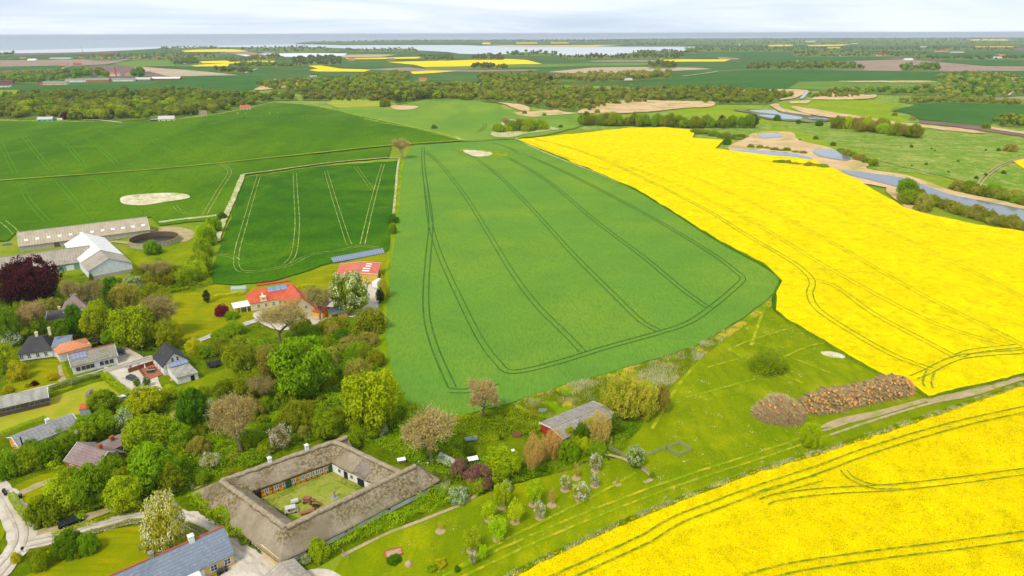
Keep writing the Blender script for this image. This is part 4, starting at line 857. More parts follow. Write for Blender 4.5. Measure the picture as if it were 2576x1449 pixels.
railing(dk, 'board_fence', [G(*p)-c0 for p in ((324, 940), (387, 919))], 1.7, M['fence']); railing(dk, 'low_fence', [G(*p)-c0 for p in ((348, 930), (364, 951))], 1.1, M['fence'])
tb = empty('garden_table', G(381, 935, .35), .25, 'grey garden table with chairs on the brown deck', 'table'); MB().box((0, 0, .74), (2.2, .9, .06)).build('table_top', M['grey'], tb)
q = MB(); [q.box((x, y, .36), (.08, .08, .72)) for x in (-1, 1) for y in (-.35, .35)]; q.build('leg', M['grey'], tb)
for i in range(6):
    ch = empty('garden_chair', tb.location+Matrix.Rotation(.25, 3, 'Z') @ Vector(((i % 3-1)*.75, -.85 if i < 3 else .85, 0)), .25+(math.pi if i >= 3 else 0), 'dark garden chair pulled up to the grey table on the deck', 'chair', 'garden chairs on the deck')
    MB().box((0, 0, .45), (.5, .5, .06)).build('seat', M['darkgrey'], ch); MB().box((0, -.24, .75), (.5, .06, .55)).build('backrest', M['darkgrey'], ch)
    q = MB(); [q.box((x, y, .21), (.05, .05, .42)) for x in (-.2, .2) for y in (-.2, .2)]; q.build('leg', M['darkgrey'], ch)
um = empty('folded_parasol', G(367, 934, .35), 0, 'closed white parasol standing on the brown deck', 'parasol'); MB().tube((0, 0, 0), (0, 0, 2.6), .04).build('pole', M['grey'], um); MB().lathe((0, 0, 0), [(.05, 1.0), (.22, 1.2), (.16, 2.0), (.05, 2.5)], 10).build('canopy', M['white'], um)
# B9 dark wooden shed
house('wooden_shed', 'long dark boarded building with lichened roof at the left edge', (-40, 1009), (118.5, 973.5), (64, 1013), 4.6, 2.9, 'w_darkwood', 'r_greywood', wins=[('f', .86, 1.9, 5.2, 1.0, 4, 1), ('f', .38, 1.9, 4.5, 1.0, 4, 1)], barge='white', cat='shed', win_m='wood_grey', Wmax=4)
# B10 long slate roof
h10, L, W = house('slate_roof_house', 'long house with mottled grey slate roof and ochre gable, behind a clipped hedge', (28.4, 1100), (182.5, 1041), (126, 1098), 6.8, 2.8, 'w_ochre', 'r_asb', barge='white', chim=[(.6, .8, .9, .7, 'w_white')], Wmax=4.2, wins=[('l', .5, 1.6, 1.0, 1.6), ('f', .2, 1.6, 1.2, 1.2), ('f', .5, 1.6, 1.2, 1.2)])
c = at_local(h10, 57, 1120, 4.2); MB().tube((c.x, c.y, 3.2), (c.x, c.y, 6.6), .16, n=10).build('flue', M['black'], h10)
rs = empty('small_shed', G(219, 1040), .3, 'little shed with red roof and grey blue boards behind the slate roof', 'shed'); leanto(rs, '', [(-1.3, -1.1), (1.3, -1.1), (1.3, 1.1), (-1.3, 1.1)], 2.0, 2.5, 'w_lightblue', 'r_red')
# B11 red brick
h11, L, W = house('red_brick_house', 'red brick house with weathered mauve tile roof and a round dish on its gable', (194.6, 1111.8), (271.2, 1135.7), (195, 1171), 7.4, 3.0, 'w_brick', 'r_mauve', chim=[(.72, .3, .8, .8, 'w_brick')], wins=[('r', .3, 4.2, 1.2, 1.0), ('f', .2, 1.4, 1.4, 1.8), ('f', .45, 1.5, 1.4, 1.2), ('f', .75, 1.5, 1.4, 1.2)], barge='white', Wmax=4.3, plinth='black')
for nm, cc, ax in (('satellite_dish', (L+.3, 1.8, 4.4), 0), ('satellite_dish', (-L+.2, .3, 8.6), 1)):
    o = MB().lathe((0, 0, 0), [(.05, 0), (.35, .06), (.55, .16), (.56, .17)], 16).build(nm, M['grey'], h11); o.location = cc; o.rotation_euler = (0, R(80), 0) if not ax else (R(75), 0, 0)
house('brick_annex', 'lower brick building with ribbed mauve roof behind the red brick house', (246.5, 1122.7), (311.4, 1094), (296, 1118), 5.6, 2.6, 'w_brick', 'r_mauve', chim=[(.55, 0, .9, .9, 'w_brick')], Wmax=3, doors=[('f', .8, 1.0, 2.0, 'black')], wins=[('f', .6, 1.5, .9, .9)])
# B12 blue slate roof
h12, L, W = house('yellow_brick_house', 'yellow brick house with long blue grey slate roof at the bottom edge', (236, 1466), (563, 1323.8), (531, 1419), 7.6, 3.0, 'w_ybrick', 'r_slate', ridge='ridge_tile', chim=[(.73, 0, 1.0, 1.1, 'w_white'), (.42, .2, .8, 1.0, 'stone')], Wmax=4.5,
     wins=[('f', .945, 1.6, 1.3, 1.5), ('f', .83, 1.6, 1.3, 1.5), ('r', .5, 1.6, 1.2, 1.4)], doors=[('f', .72, 1.4, 2.3, 'white')])
leanto(h12, '', [(L*.1, -W-2.2), (L*.4, -W-2.2), (L*.4, -W+.5), (L*.1, -W+.5)], 2.4, 2.9, 'white', 'r_white')
# B17
house('outhouse', 'small grey roofed outhouse cut by the bottom edge, in front of the thatched farm', (702.9, 1414.8), (752, 1466), (690, 1455), 5.5, 2.4, 'w_ybrick', 'r_eternit', cat='shed', Wmax=3)
# B14 red barn
house('red_barn', 'red boarded barn with brown mossy roof and white gable, among orange bushes', (1386, 1075.8), (1520.9, 1020), (1478, 1069), 6.4, 2.7, 'w_red', 'r_brown', barge='white', cat='barn', Wmax=5, ridge='ridge_grey', doors=[('f', .2, 2.5, 2.6, 'black'), ('f', .6, 2.5, 2.6, 'black')])
# B15
h15, L, W = house('yellow_farmhouse', 'yellow farmhouse with red tile roof, three solar panels and a white porch', (627.8, 730), (730.9, 712.7), (688, 754), 8.6, 3.4, 'w_cream', 'r_red', hip=(2.5, 0), Wmax=5.2, wins=[('f', k, 1.7, 1.1, 1.4) for k in (.16, .32, .48, .62, .75)], sky=[(.5+.13*i, .2, 2.6, 2.4, 'solar') for i in range(3)], barge=None)
q = MB(); q.slab([(-L*.55, -W+.1, 3.6), (-L*.3, -W+.1, 3.6), (-L*.42, -W*.45, 6.4)], .2); q.box((-L*.42, -W*.8, 4.3), (2.2, 1.6, 1.8)); q.build('dormer', M['w_cream'], h15); add_window(h15, -L*.42, -W*.8-.85, 4.5, 1.0, 1.0, 'f')
q = MB(); q.slab([(-L-6, -5, 2.6), (-L+.8, -5, 2.6), (-L+.8, 0, 3.1), (-L-6, 0, 3.1)], .12); q.build('porch_roof', M['white'], h15); q = MB(); [q.box((x, -4.8, 1.25), (.18, .18, 2.6)) for x in (-L-5.7, -L-3.5, -L-1.2, -L+.6)]; q.build('porch_post', M['white'], h15)
house('farmhouse_wing', 'red roofed cross wing with cream gable joined to the yellow farmhouse', (733, 713), (757, 748), (712, 764), 8.4, 3.4, 'w_cream', 'r_red', Wmax=5, wins=[('r', .35, 4.6, 1.0, 1.3), ('r', .65, 4.6, 1.0, 1.3)])
house('white_wing', 'low white walled wing with red roof reaching right from the yellow farmhouse', (763, 733), (819, 742), (795, 757), 5.6, 2.8, 'w_white', 'r_red', Wmax=4, wins=[('f', k, 1.5, 1.0, 1.0) for k in (.3, .7)])
house('orange_shed', 'small orange roofed yellow shed below the horse chestnut', (790, 768), (824, 773), (806, 786), 5.0, 2.5, 'w_yellow', 'r_red', Wmax=3, cat='shed')
house('slate_cottage', 'narrow yellow outbuilding with dark slate roof and red ridge, below the horse chestnut', (824, 776), (868, 767), (850, 787), 4.8, 2.7, 'w_yellow', 'r_slate', ridge='ridge_tile', Wmax=3, wins=[('f', .75, 1.4, 1.0, .9)], doors=[('f', .25, 2.0, 2.0, 'black')], cat='shed')
# B16
house('yellow_barn', 'wide yellow barn with pinkish red roof and white roof lights', (907.4, 657.3), (895.6, 686.2), (941.8, 680), 7.4, 4.4, 'w_yellow', 'r_redbarn', cat='barn', Wmax=9, ridge='ridge_grey', barge='white', sky=[(.2, .4, 1.2, 3.0, 'white'), (.4, .4, 1.2, 3.0, 'white'), (.62, .45, 1.2, 2.4, 'white'), (.82, .45, 1.2, 2.4, 'white')])
# white caravan
def boxvan(name, label, loc, rz, L=5, W=2.1, Hh=2.2, cat='caravan', mat='white'):
    r = empty(name, loc, rz, label, cat); q = MB(); z = .5
    pr = [(-L/2, z+.15), (-L/2+.15, z), (L/2-.2, z), (L/2, z+.4), (L/2-.35, z+Hh-.15), (L/2-.6, z+Hh), (-L/2+.3, z+Hh), (-L/2, z+Hh-.3)]
    q.prism([(x, -W/2, zz) for (x, zz) in pr], [(x, W/2, zz) for (x, zz) in pr]); q.build('body', M[mat], r)
    q = MB(); q.tube((0, -W/2-.05, .33), (0, -W/2+.2, .33), .33, n=14).tube((0, W/2+.05, .33), (0, W/2-.2, .33), .33, n=14); q.build('wheel', M['black'], r)
    add_window(r, .3, -W/2-.02, 1.8, 1.2, .6, 'f', 'grey', 1, 1); add_window(r, -1.4, -W/2-.02, 1.8, .8, .6, 'f', 'grey', 1, 1); MB().tube((L/2, 0, .5), (L/2+1.1, 0, .45), .05).build('drawbar', M['grey'], r); return r
boxvan('trailer', 'white box trailer parked beside the yellow barn and gold bushes', G(952, 722), 1.2, 5.5, 2.3, 2.6, 'trailer')
# ground mounted solar row
a, b = G(836, 662, 0), G(966, 636, 0); d = b-a; sr = empty('solar_panel_row', (a+b)/2, math.atan2(d.y, d.x), 'long slanted row of solar panels at the edge of the dark green field', 'solar panels'); Ls = d.length; n = 24
q0 = MB().box((-Ls/2+Ls*.5/n, 0, 0), (.1, .1, .1)).build('x', M['grey']); bpy.data.objects.remove(q0)
pm = None
for i in range(n):
    if pm is None: o = MB().box((0, 0, 0), (Ls/n-.12, 3.2, .08)).build('panel', M['solar'], sr); pm = o.data
    else: o = bpy.data.objects.new('panel', pm); C.objects.link(o); o.parent = sr
    o.location = (-Ls/2+Ls*(i+.5)/n, 0, 1.35); o.rotation_euler = (R(32), 0, 0)
q = MB(); [q.tube((-Ls/2+Ls*i/12, 1.0, 0), (-Ls/2+Ls*i/12, 1.0, 1.9), .06).tube((-Ls/2+Ls*i/12, -1.0, 0), (-Ls/2+Ls*i/12, -1.0, .75), .06) for i in range(13)]; q.tube((-Ls/2, 1, 1.85), (Ls/2, 1, 1.85), .05).tube((-Ls/2, -1, .7), (Ls/2, -1, .7), .05); q.build('stand', M['grey'], sr)
# greenhouses
mg, tg, bgm = newmat('greenhouse glass', .1, .6); bgm.inputs['Base Color'].default_value = lin('cfdfda'); bgm.inputs['Alpha'].default_value = .45; M['ghglass'] = mg
def greenhouse(label, loc, rz, L=5, W=3):
    r = empty('greenhouse', loc, rz, label, 'greenhouse'); m, tp = walls_mesh(L/2, W/2, 1.7, 2.7, W/2); m.build('glazing', M['ghglass'], r)
    q = MB()
    for x in np.linspace(-L/2, L/2, 6):
        q.tube((x, -W/2, 0), (x, -W/2, 1.62), .04).tube((x, W/2, 0), (x, W/2, 1.62), .04).tube((x, -W/2, 1.62), (x, 0, 2.55), .04).tube((x, W/2, 1.62), (x, 0, 2.55), .04)
    for (y, z) in ((-W/2, 1.62), (W/2, 1.62), (0, 2.55), (-W/2, .1), (W/2, .1)): q.tube((-L/2, y, z), (L/2, y, z), .04)
    q.build('frame', M['w_green'], r)
greenhouse('glass greenhouse on the lawn left of the yellow farmhouse', G(602, 733), .15, 6, 3.2); greenhouse('small greenhouse between trees above the pale manor house', G(194, 750), .6, 4.5, 3)
tp = sheet('red_tarpaulin', M['redp'], [(644, 714), (680, 709), (728, 703), (729, 706), (690, 712), (646, 718)], 4, jit=.3, up=.15, skirt=.1, kind=None); tp.data.materials.append(M['redp']); tag(tp, 'long red plastic strip lying on grass behind the yellow farmhouse', 'tarpaulin')
def hdg(d): return math.atan2(d.y, d.x)
# ---------------------------------------------------------------- the thatched four-winged farm
HR, HE, HW = 5.9, 2.0, 4.5
rg = [G(x, y, HR) for (x, y) in ((556.2, 1208), (841.7, 1109), (1008, 1187.6), (719.7, 1325.2))]   # ridge corners W N E S
ctr = sum((p.xy for p in rg), Vector((0, 0)))/4; d01 = (rg[1]-rg[0]).xy.normalized(); ang = math.atan2(d01.y, d01.x)
tf = empty('thatched_farm', (ctr.x, ctr.y, 0), ang, 'four winged thatched farm with mossy roof around a grass courtyard', 'farmhouse')
ca, sa = math.cos(-ang), math.sin(-ang)
def loc2(p): d = Vector((p.x-ctr.x, p.y-ctr.y)); return Vector((d.x*ca-d.y*sa, d.x*sa+d.y*ca))
rc = [loc2(p) for p in rg]
area = sum(rc[i].x*rc[(i+1) % 4].y-rc[(i+1) % 4].x*rc[i].y for i in range(4))
ccw = area > 0
def offset_poly(P, dist):
    n = len(P); out = []
    for i in range(n):
        a, b, c = P[i-1], P[i], P[(i+1) % n]; d1 = (b-a).normalized(); d2 = (c-b).normalized()
        s = 1 if ccw else -1; n1 = Vector((d1.y, -d1.x))*s; n2 = Vector((d2.y, -d2.x))*s
        bis = (n1+n2).normalized(); out.append(b+bis*(dist/bis.dot(n1)))
    return out
outer = offset_poly(rc, HW); inner = offset_poly(rc, -HW*.86)
def slope_grid(A0, A1, B0, B1, za, zb, nu, nv, seed):
    """curved thatch surface from ridge A to eave B"""
    V = []
    for j in range(nv+1):
        t = j/nv; zz = za+(zb-za)*(t**1.08)
        for i in range(nu+1):
            u = i/nu; p = (A0*(1-u)+A1*u)*(1-t)+(B0*(1-u)+B1*u)*t
            wob = (float(vnoise(p.x+seed*9, p.y, 3.5))-.5)*.35+(float(vnoise(p.x, p.y+seed*5, 1.1))-.5)*.16
            z = zz+wob*(1 if 0 < t else .6)*(0 if i in (0, nu) else 1)+(.10*math.sin(math.pi*t))
            V.append((p.x, p.y, z))
    F = []
    for j in range(nv):
        for i in range(nu): a = j*(nu+1)+i; F.append((a, a+1, a+nu+2, a+nu+1))
    k = len(V)
    for i in range(nu+1): x, y, z = V[nv*(nu+1)+i]; m = (A0+A1)/2; V.append((x, y, z-.35))
    for i in range(nu): F.append((nv*(nu+1)+i, nv*(nu+1)+i+1, k+i+1, k+i))
    # underside back to the wall
    for i in range(nu+1):
        u = i/nu; p = (A0*(1-u)+A1*u)*.25+(B0*(1-u)+B1*u)*.75; V.append((p.x, p.y, zb+.75-.35))
    for i in range(nu): F.append((k+i, k+i+1, k+nu+1+i+1, k+nu+1+i))
    return V, F
names = ['north_west', 'north_east', 'south_east', 'south_west']
lab = ['thatch slope over the yellow timbered wing, heavy with moss', None, None, None]
for i in range(4):
    j = (i+1) % 4; m = MB(); n = int((rc[j]-rc[i]).length/.55)
    for k, tgt in enumerate((outer, inner)):
        V, F = slope_grid(rc[i], rc[j], tgt[i], tgt[j], HR, HE if k == 0 else HE+.95, n, 12, i*2+k); m.add(V, F)
    m.build('thatched_roof', M['thatch'], tf, True)
m = MB()
for i in range(4):
    j = (i+1) % 4; a, b = rc[i], rc[j]; n = int((b-a).length/.6); d = (b-a).normalized(); nn = Vector((-d.y, d.x))
    ext = (0, 0)
    if i == 0: b = b+d*3.2
    if i == 2: a = a-d*4.0
    prev = None
    for k in range(n+1):
        p = a.lerp(b, k/n); z = HR+.1+(float(vnoise(p.x, p.y, 1.2))-.5)*.3; w0 = .75+(float(vnoise(p.x+30, p.y, .8))-.5)*.4
        cur = [(p.x+nn.x*w0, p.y+nn.y*w0, z-.5), (p.x+nn.x*.4, p.y+nn.y*.4, z+.12), (p.x-nn.x*.4, p.y-nn.y*.4, z+.12), (p.x-nn.x*w0, p.y-nn.y*w0, z-.5)]
        if prev: m.add(prev+cur, [(0, 4, 5, 1), (1, 5, 6, 2), (2, 6, 7, 3), (3, 7, 4, 0)])
        prev = cur
m.build('ridge_capping', M['ridge_thatch'], tf, True)
# gable stub at the north corner and the long hipped end at the east corner
m = MB(); d = (rc[1]-rc[0]).normalized(); nn = Vector((-d.y, d.x)); a = rc[1]; b = rc[1]+d*3.2
for s in (-1, 1):
    P = [(a.x, a.y, HR), (b.x, b.y, HR-.1), (b.x+nn.x*s*HW*.8+d.x*.6, b.y+nn.y*s*HW*.8+d.y*.6, HE+.6), (a.x+nn.x*s*HW*.8, a.y+nn.y*s*HW*.8, HE+.6)]; m.slab(P if s < 0 else P[::-1], .3)
m.build('thatched_end', M['thatch'], tf); m = MB()
d = (rc[2]-rc[3]).normalized(); nn = Vector((-d.y, d.x)); a = rc[2]; b = rc[2]+d*4.0; c = rc[2]+d*(HW+3.6)
for s in (-1, 1):
    P = [(a.x, a.y, HR), (b.x, b.y, HR-.05), (c.x+nn.x*s*HW*.9, c.y+nn.y*s*HW*.9, HE), (a.x+nn.x*s*HW, a.y+nn.y*s*HW, HE)]; m.slab(P if s < 0 else P[::-1], .35)
m.slab([(b.x, b.y, HR-.05), (c.x-nn.x*HW*.9, c.y-nn.y*HW*.9, HE), (c.x+nn.x*HW*.9, c.y+nn.y*HW*.9, HE)], .35)
m.build('thatched_end', M['thatch'], tf)
# walls
wo_, wi_ = offset_poly(rc, HW-.75), offset_poly(rc, -(HW*.86-.45))
WALLM = [('w_ochre', 'w_ochre'), ('w_white', 'w_white'), ('w_white', 'w_white'), ('w_white', 'w_white')]
for i in range(4):
    j = (i+1) % 4
    for k, Q in enumerate((wo_, wi_)):
        a, b = Q[i], Q[j]; dd = b-a; MB().box(((a.x+b.x)/2, (a.y+b.y)/2, (.85, 1.3)[k]), (dd.length, .3, (2.3, 3.1)[k]), math.atan2(dd.y, dd.x)).build('wall', M[WALLM[i][k]], tf)
def timbering(a, b, side, mat, step=1.25, rails=(.15, 1.3, 2.3), top=2.45):
    q = MB(); dd = b-a; L = dd.length; r = math.atan2(dd.y, dd.x); nn = Vector((-dd.y, dd.x)).normalized()*side*.17; c = (a+b)/2+nn
    n = int(L/step)
    for k in range(1, n): p = a.lerp(b, k/n)+nn; q.box((p.x, p.y, 1.25), (.16, .07, 2.45), r)
    for z in rails: q.box((c.x, c.y, z), (L, .062, .14), r)
    q.build('timber_frame', mat, tf)
inn = [sum((p for p in rc), Vector((0, 0)))/4]*4
def side_to(a, b, target):
    n = Vector((-(b-a).y, (b-a).x)); return 1 if n.dot(target-(a+b)/2) > 0 else -1
cc = inn[0]
timbering(wi_[0], wi_[1], side_to(wi_[0], wi_[1], cc), M['timber']); timbering(wo_[3], wo_[0], -side_to(wo_[3], wo_[0], cc), M['timber_dark'], 1.1, (.15, 1.0, 1.9))
def wall_wins(a, b, fr, z, wd, ht, mat='white', cr=(2, 3), inward=True):
    dd = b-a; s = side_to(a, b, cc)*(1 if inward else -1); nn = Vector((-dd.y, dd.x)).normalized()*s; rz = math.atan2(nn.y, nn.x)+math.pi/2
    for f in fr:
        p = a.lerp(b, f)+nn*.2; w_ = add_window(tf, p.x, p.y, z, wd, ht, 'f', mat, *cr); w_.rotation_euler = (0, 0, rz)
def wall_door(a, b, f, wd, ht, mat, inward=True):
    dd = b-a; s = side_to(a, b, cc)*(1 if inward else -1); nn = Vector((-dd.y, dd.x)).normalized()*s; p = a.lerp(b, f)+nn*.22
    MB().box((p.x, p.y, ht/2), (wd, .12, ht), math.atan2(dd.y, dd.x)).build('door', M[mat], tf)
wall_wins(wi_[0], wi_[1], (.2, .315, .41, .515, .62, .69, .75, .81, .86, .93), 1.5, 1.1, 1.15)
wall_door(wi_[0], wi_[1], .455, 1.4, 2.1, 'green_door'); wall_door(wi_[0], wi_[1], .07, 2.4, 2.1, 'black'); wall_door(wi_[0], wi_[1], .975, 1.2, 2.0, 'green_door')
wall_wins(wi_[1], wi_[2], (.18, .45, .85), 1.4, .8, .9, 'stone', (1, 2)); wall_door(wi_[1], wi_[2], .32, 1.2, 2.0, 'black'); wall_door(wi_[1], wi_[2], .65, 2.2, 2.1, 'black')
wall_door(wi_[2], wi_[3], .5, 2.5, 2.0, 'brown_door'); wall_door(wi_[3], wi_[0], .5, 2.5, 2.0, 'brown_door'); wall_wins(wo_[3], wo_[0], (.2, .4, .6, .8), 1.2, .8, .7, 'white', (2, 1), False); wall_wins(wo_[2], wo_[3], (.3, .6, .85), 1.2, .7, .7, 'stone', (1, 1), False)
# pale brick gable at the south corner
a = wo_[3]; dd = (wo_[0]-wo_[3]).normalized(); p = a+dd*3.4; nn = Vector((-dd.y, dd.x))*(-side_to(wo_[3], wo_[0], cc))
q = MB(); q.box((p.x+nn.x*.28, p.y+nn.y*.28, 1.1), (6.6, .36, 2.6), math.atan2(dd.y, dd.x)); q.build('brick_gable', M['w_ybrick'], tf)
q = MB(); [q.box(((a+dd*k).x+nn.x*.5, (a+dd*k).y+nn.y*.5, 1.5), (.3, .06, .8), math.atan2(dd.y, dd.x)) for k in (1.6, 4.4)]; q.build('slit_window', M['timber'], tf)
for f in (.41, .74):
    p = rc[0].lerp(rc[1], f); q = MB(); q.box((p.x, p.y, HR+.5), (.8, .8, 1.9)); q.box((p.x, p.y, HR+1.5), (.98, .98, .16)); q.box((p.x, p.y, HR+1.68), (.5, .5, .2)); q.build('chimney', M['w_white'], tf)
p = rc[0].lerp(rc[1], .41); q = MB(); q.tube((p.x+.3, p.y, HR+1.4), (p.x+.3, p.y, HR+3.6), .03); [q.tube((p.x-.4, p.y, HR+2.9+.2*k), (p.x+1.0, p.y, HR+2.9+.2*k), .02) for k in range(3)]; q.build('aerial', M['grey'], tf)
# newer thatch dormer over the north-east gate: a darker swept patch
a = rc[1].lerp(rc[2], .46); b = rc[1].lerp(rc[2], .72); ia = inner[1].lerp(inner[2], .5); ib = inner[1].lerp(inner[2], .78); mm = (ia+ib)/2
m = MB(); pk = a.lerp(mm, .15); m.slab([(a.x, a.y, HR), (ia.x, ia.y, HE+1.2), (mm.x, mm.y, HE+1.9), ((a.x+b.x)/2, (a.y+b.y)/2, HR+.1)], .3); m.slab([((a.x+b.x)/2, (a.y+b.y)/2, HR+.1), (mm.x, mm.y, HE+1.9), (ib.x, ib.y, HE+1.2), (b.x, b.y, HR)], .3)
m.build('dormer_roof', layered('new grey thatch', '857a6d', [('6f655a', .6, .4, .6, .8), ('978c7d', 2.5, .5, .65, .6)], bump=(4, .8, .12)), tf)
# ---------------------------------------------------------------- things in the courtyard
def cyp(cx, cy): return (480.9+cx*.2596, 1073.4+cy*.2596)
vn = empty('derelict_van', G(*cyp(968, 830)), .35, 'stripped white van cab without doors or glass rusting in the courtyard', 'van')
q = MB()
for x in (-1.3, 0, 1.2):
    for y in (-.85, .85): q.box((x, y, 1.1), (.12, .1, 1.3))
q.box((-.05, 0, 1.8), (2.7, 1.8, .1)); q.build('cab_frame', M['oldwhite'], vn); q = MB(); q.box((0, 0, .55), (3.2, 1.8, .35)); q.box((1.7, 0, .5), (.5, 1.7, .6)); q.build('lower_body', M['w_conc'], vn)
q = MB(); [q.tube((x, y-.1, .3), (x, y+.1, .3), .32, n=12) for x in (-1.1, 1.2) for y in (-.85, .85)]; q.build('wheel', M['black'], vn); MB().box((-.3, 0, .85), (.6, 1.3, .5)).build('seat', M['rust_dark'], vn)
tkk = empty('white_tank', G(*cyp(1005, 748)), .5, 'white cylindrical tank lying in the courtyard beside rusty machinery', 'tank'); MB().tube((-1, 0, .9), (1, 0, .9), .7, n=20).build('drum', M['oldwhite'], tkk); q = MB(); [q.box((x, 0, .2), (.15, 1.3, .4)) for x in (-.7, .7)]; q.build('cradle', M['rust_dark'], tkk); MB().tube((1.0, 0, .9), (1.25, 0, .9), .3, n=12).build('hatch', M['grey'], tkk)
ht = empty('rusty_harvester', G(*cyp(1140, 740)), -.25, 'rusty red harvesting machine with long chute in the courtyard', 'farm machine')
q = MB(); q.prism([(-1.6, -.6, 1.7), (.6, -.6, 1.9), (.6, .6, 1.9), (-1.6, .6, 1.7)], [(-1.2, -.5, .7), (.9, -.5, .6), (.9, .5, .6), (-1.2, .5, .7)]); q.build('hopper', M['rust'], ht); q = MB(); q.tube((-1.5, 0, 1.5), (3.2, -.2, 1.2), .22, n=10).tube((3.2, -.2, 1.2), (4.2, -.3, .5), .22, n=10); q.build('chute', M['rust'], ht)
q = MB(); [q.tube((x, y-.08, .5), (x, y+.08, .5), .5, n=16) for x in (-.9, 1.2) for y in (-.9, .9)]; q.build('wheel', M['rust_dark'], ht); q = MB(); [q.box((2.0+.35*k, -.9, .3), (.08, 1.4, .5)) for k in range(6)]; q.build('rake_bar', M['rust_dark'], ht)
bo = empty('rusty_trough', G(*cyp(1130, 842)), .45, 'long rusty pointed trough lying near the south wing of the courtyard', 'trough'); q = MB(); q.prism([(-2, -.5, .8), (1.4, -.6, .8), (2.3, 0, .95), (1.4, .6, .8), (-2, .5, .8)], [(-1.8, -.3, .1), (1.2, -.4, .1), (1.7, 0, .1), (1.2, .4, .1), (-1.8, .3, .1)]); q.build('hull', M['rust'], bo); MB().box((2.1, 0, 1.0), (.5, .4, .9)).build('upright', M['rust_dark'], bo)
sp = empty('stone_post', G(*cyp(1390, 692)), 0, 'weathered post on a round stone slab in the courtyard', 'post'); MB().lathe((0, 0, 0), [(.95, 0), (1.0, .15), (.85, .25)], 14).build('slab', M['stone'], sp); MB().box((0, 0, 1.1), (.35, .35, 1.8)).build('shaft', M['wood_grey'], sp); MB().box((0, 0, 2.05), (.5, .5, .12)).build('cap', M['stone'], sp)
for o_ in (vn, tkk, ht, bo): o_.scale = (.82, .82, .82)
# ---------------------------------------------------------------- vehicles
def paint(name, col):
    m, t, b = newmat(name, .3, .5); b.inputs['Base Color'].default_value = lin(col); b.inputs['Coat Weight'].default_value = .6; b.inputs['Coat Roughness'].default_value = .08; return m
m_tail, tt_, bb_ = newmat('red tail lamp', .3, .5); bb_.inputs['Base Color'].default_value = lin('a01515'); M['tail'] = m_tail
M['chrome'] = plain('alloy', 'b5b8ba', .3, .5, .6)
def car(label, loc, rz, L, W, Hh, pm, cat='car'):
    r = empty('parked_car', loc, rz, label, cat)
    h1 = Hh*.60; lo = [(-.5, .30), (-.49, .62), (-.47, h1/Hh), (-.40, h1/Hh+.02), (.18, h1/Hh-.01), (.40, h1/Hh-.10), (.485, h1/Hh-.2), (.5, .34), (.47, .17), (-.47, .17)]
    m = MB(); secs = [(-.5, .86), (-.42, .99), (.42, .99), (.5, .86)]; ring = []
    for (yy, s) in secs: ring.append([(x*L*(.985 if abs(yy) > .45 else 1), yy*W, (z-.17)*Hh*(s if z > .4 else 1)+.17*Hh) for (x, z) in lo])
    n = len(lo); V = [p for rr in ring for p in rr]; F = [tuple(range(n-1, -1, -1)), tuple(3*n+i for i in range(n))]
    for k in range(3): F += [(k*n+i, k*n+(i+1) % n, (k+1)*n+(i+1) % n, (k+1)*n+i) for i in range(n)]
    m.add(V, F); m.build('body', pm, r)
    cb = [(-.46, h1/Hh), (-.40, .93), (-.30, .99), (.02, 1.0), (.10, .965), (.27, h1/Hh-.01)]
    m = MB(); g = MB()
    lw, uw = .47*W, .38*W
    V = [(x*L, -(lw if i in (0, 5) else uw), z*Hh) for i, (x, z) in enumerate(cb)]+[(x*L, (lw if i in (0, 5) else uw), z*Hh) for i, (x, z) in enumerate(cb)]
    g.add(V, [tuple(range(5, -1, -1)), tuple(range(6, 12))]+[(i, i+1, i+7, i+6) for i in range(5)]+[(5, 0, 6, 11)]); g.build('windows', M['glass'], r)
    m.prism([(-.405*L, -uw-.01, .95*Hh), (.09*L, -uw-.01, .985*Hh), (.09*L, uw+.01, .985*Hh), (-.405*L, uw+.01, .95*Hh)][::1], [(-.405*L, -uw-.01, .9*Hh), (.11*L, -uw-.01, .93*Hh), (.11*L, uw+.01, .93*Hh), (-.405*L, uw+.01, .9*Hh)])
    m.prism([(-.39*L, -uw, 1.0*Hh), (.03*L, -uw, 1.02*Hh), (.03*L, uw, 1.02*Hh), (-.39*L, uw, 1.0*Hh)], [(-.4*L, -uw, .94*Hh), (.06*L, -uw, .96*Hh), (.06*L, uw, .96*Hh), (-.4*L, uw, .94*Hh)])
    for s in (-1, 1):
        for (xa, za, xb, zb) in ((-.45, h1/Hh, -.40, .93), (-.12, h1/Hh, -.12, .97), (.08, .95, .26, h1/Hh)): m.tube((xa*L, s*(lw+.005), za*Hh), (xb*L, s*(uw+.02), zb*Hh), .05)
    m.build('roof', pm, r)
    for x in (-.30, .31):
        for s in (-1, 1):
            w_ = MB().tube((x*L, s*W*.40, .34), (x*L, s*W*.505, .34), .34, n=18).build('wheel', M['black'], r); MB().tube((x*L, s*W*.50, .34), (x*L, s*W*.512, .34), .2, n=12).build('rim', M['chrome'], w_)
    for s in (-1, 1):
        MB().box((.475*L, s*W*.36, .46*Hh), (.12, .36, .14)).build('headlight', M['white'], r); MB().box((-.492*L, s*W*.38, .52*Hh), (.08, .32, .18)).build('tail_light', M['tail'], r); MB().box((.16*L, s*(W*.5+.08), .62*Hh), (.14, .2, .12)).build('mirror', pm, r)
    return r
car('glossy black family car on the narrow drive beside the gravel road', G(179, 1318), hdg(G(205, 1307)-G(150, 1327)), 4.8, 1.95, 1.62, paint('black car paint', '0e0f12'))
car('dark blue car parked at the end of the grey roofed white house', G(303, 889), hdg(G(311, 893)-G(295, 882)), 4.5, 1.85, 1.5, paint('dark blue paint', '27344e'))
car('dark grey hatchback on the gravel yard left of two columnar shrubs', G(334, 956), hdg(G(342, 958)-G(326, 953)), 4.1, 1.8, 1.5, paint('dark grey paint', '3a3d40'))
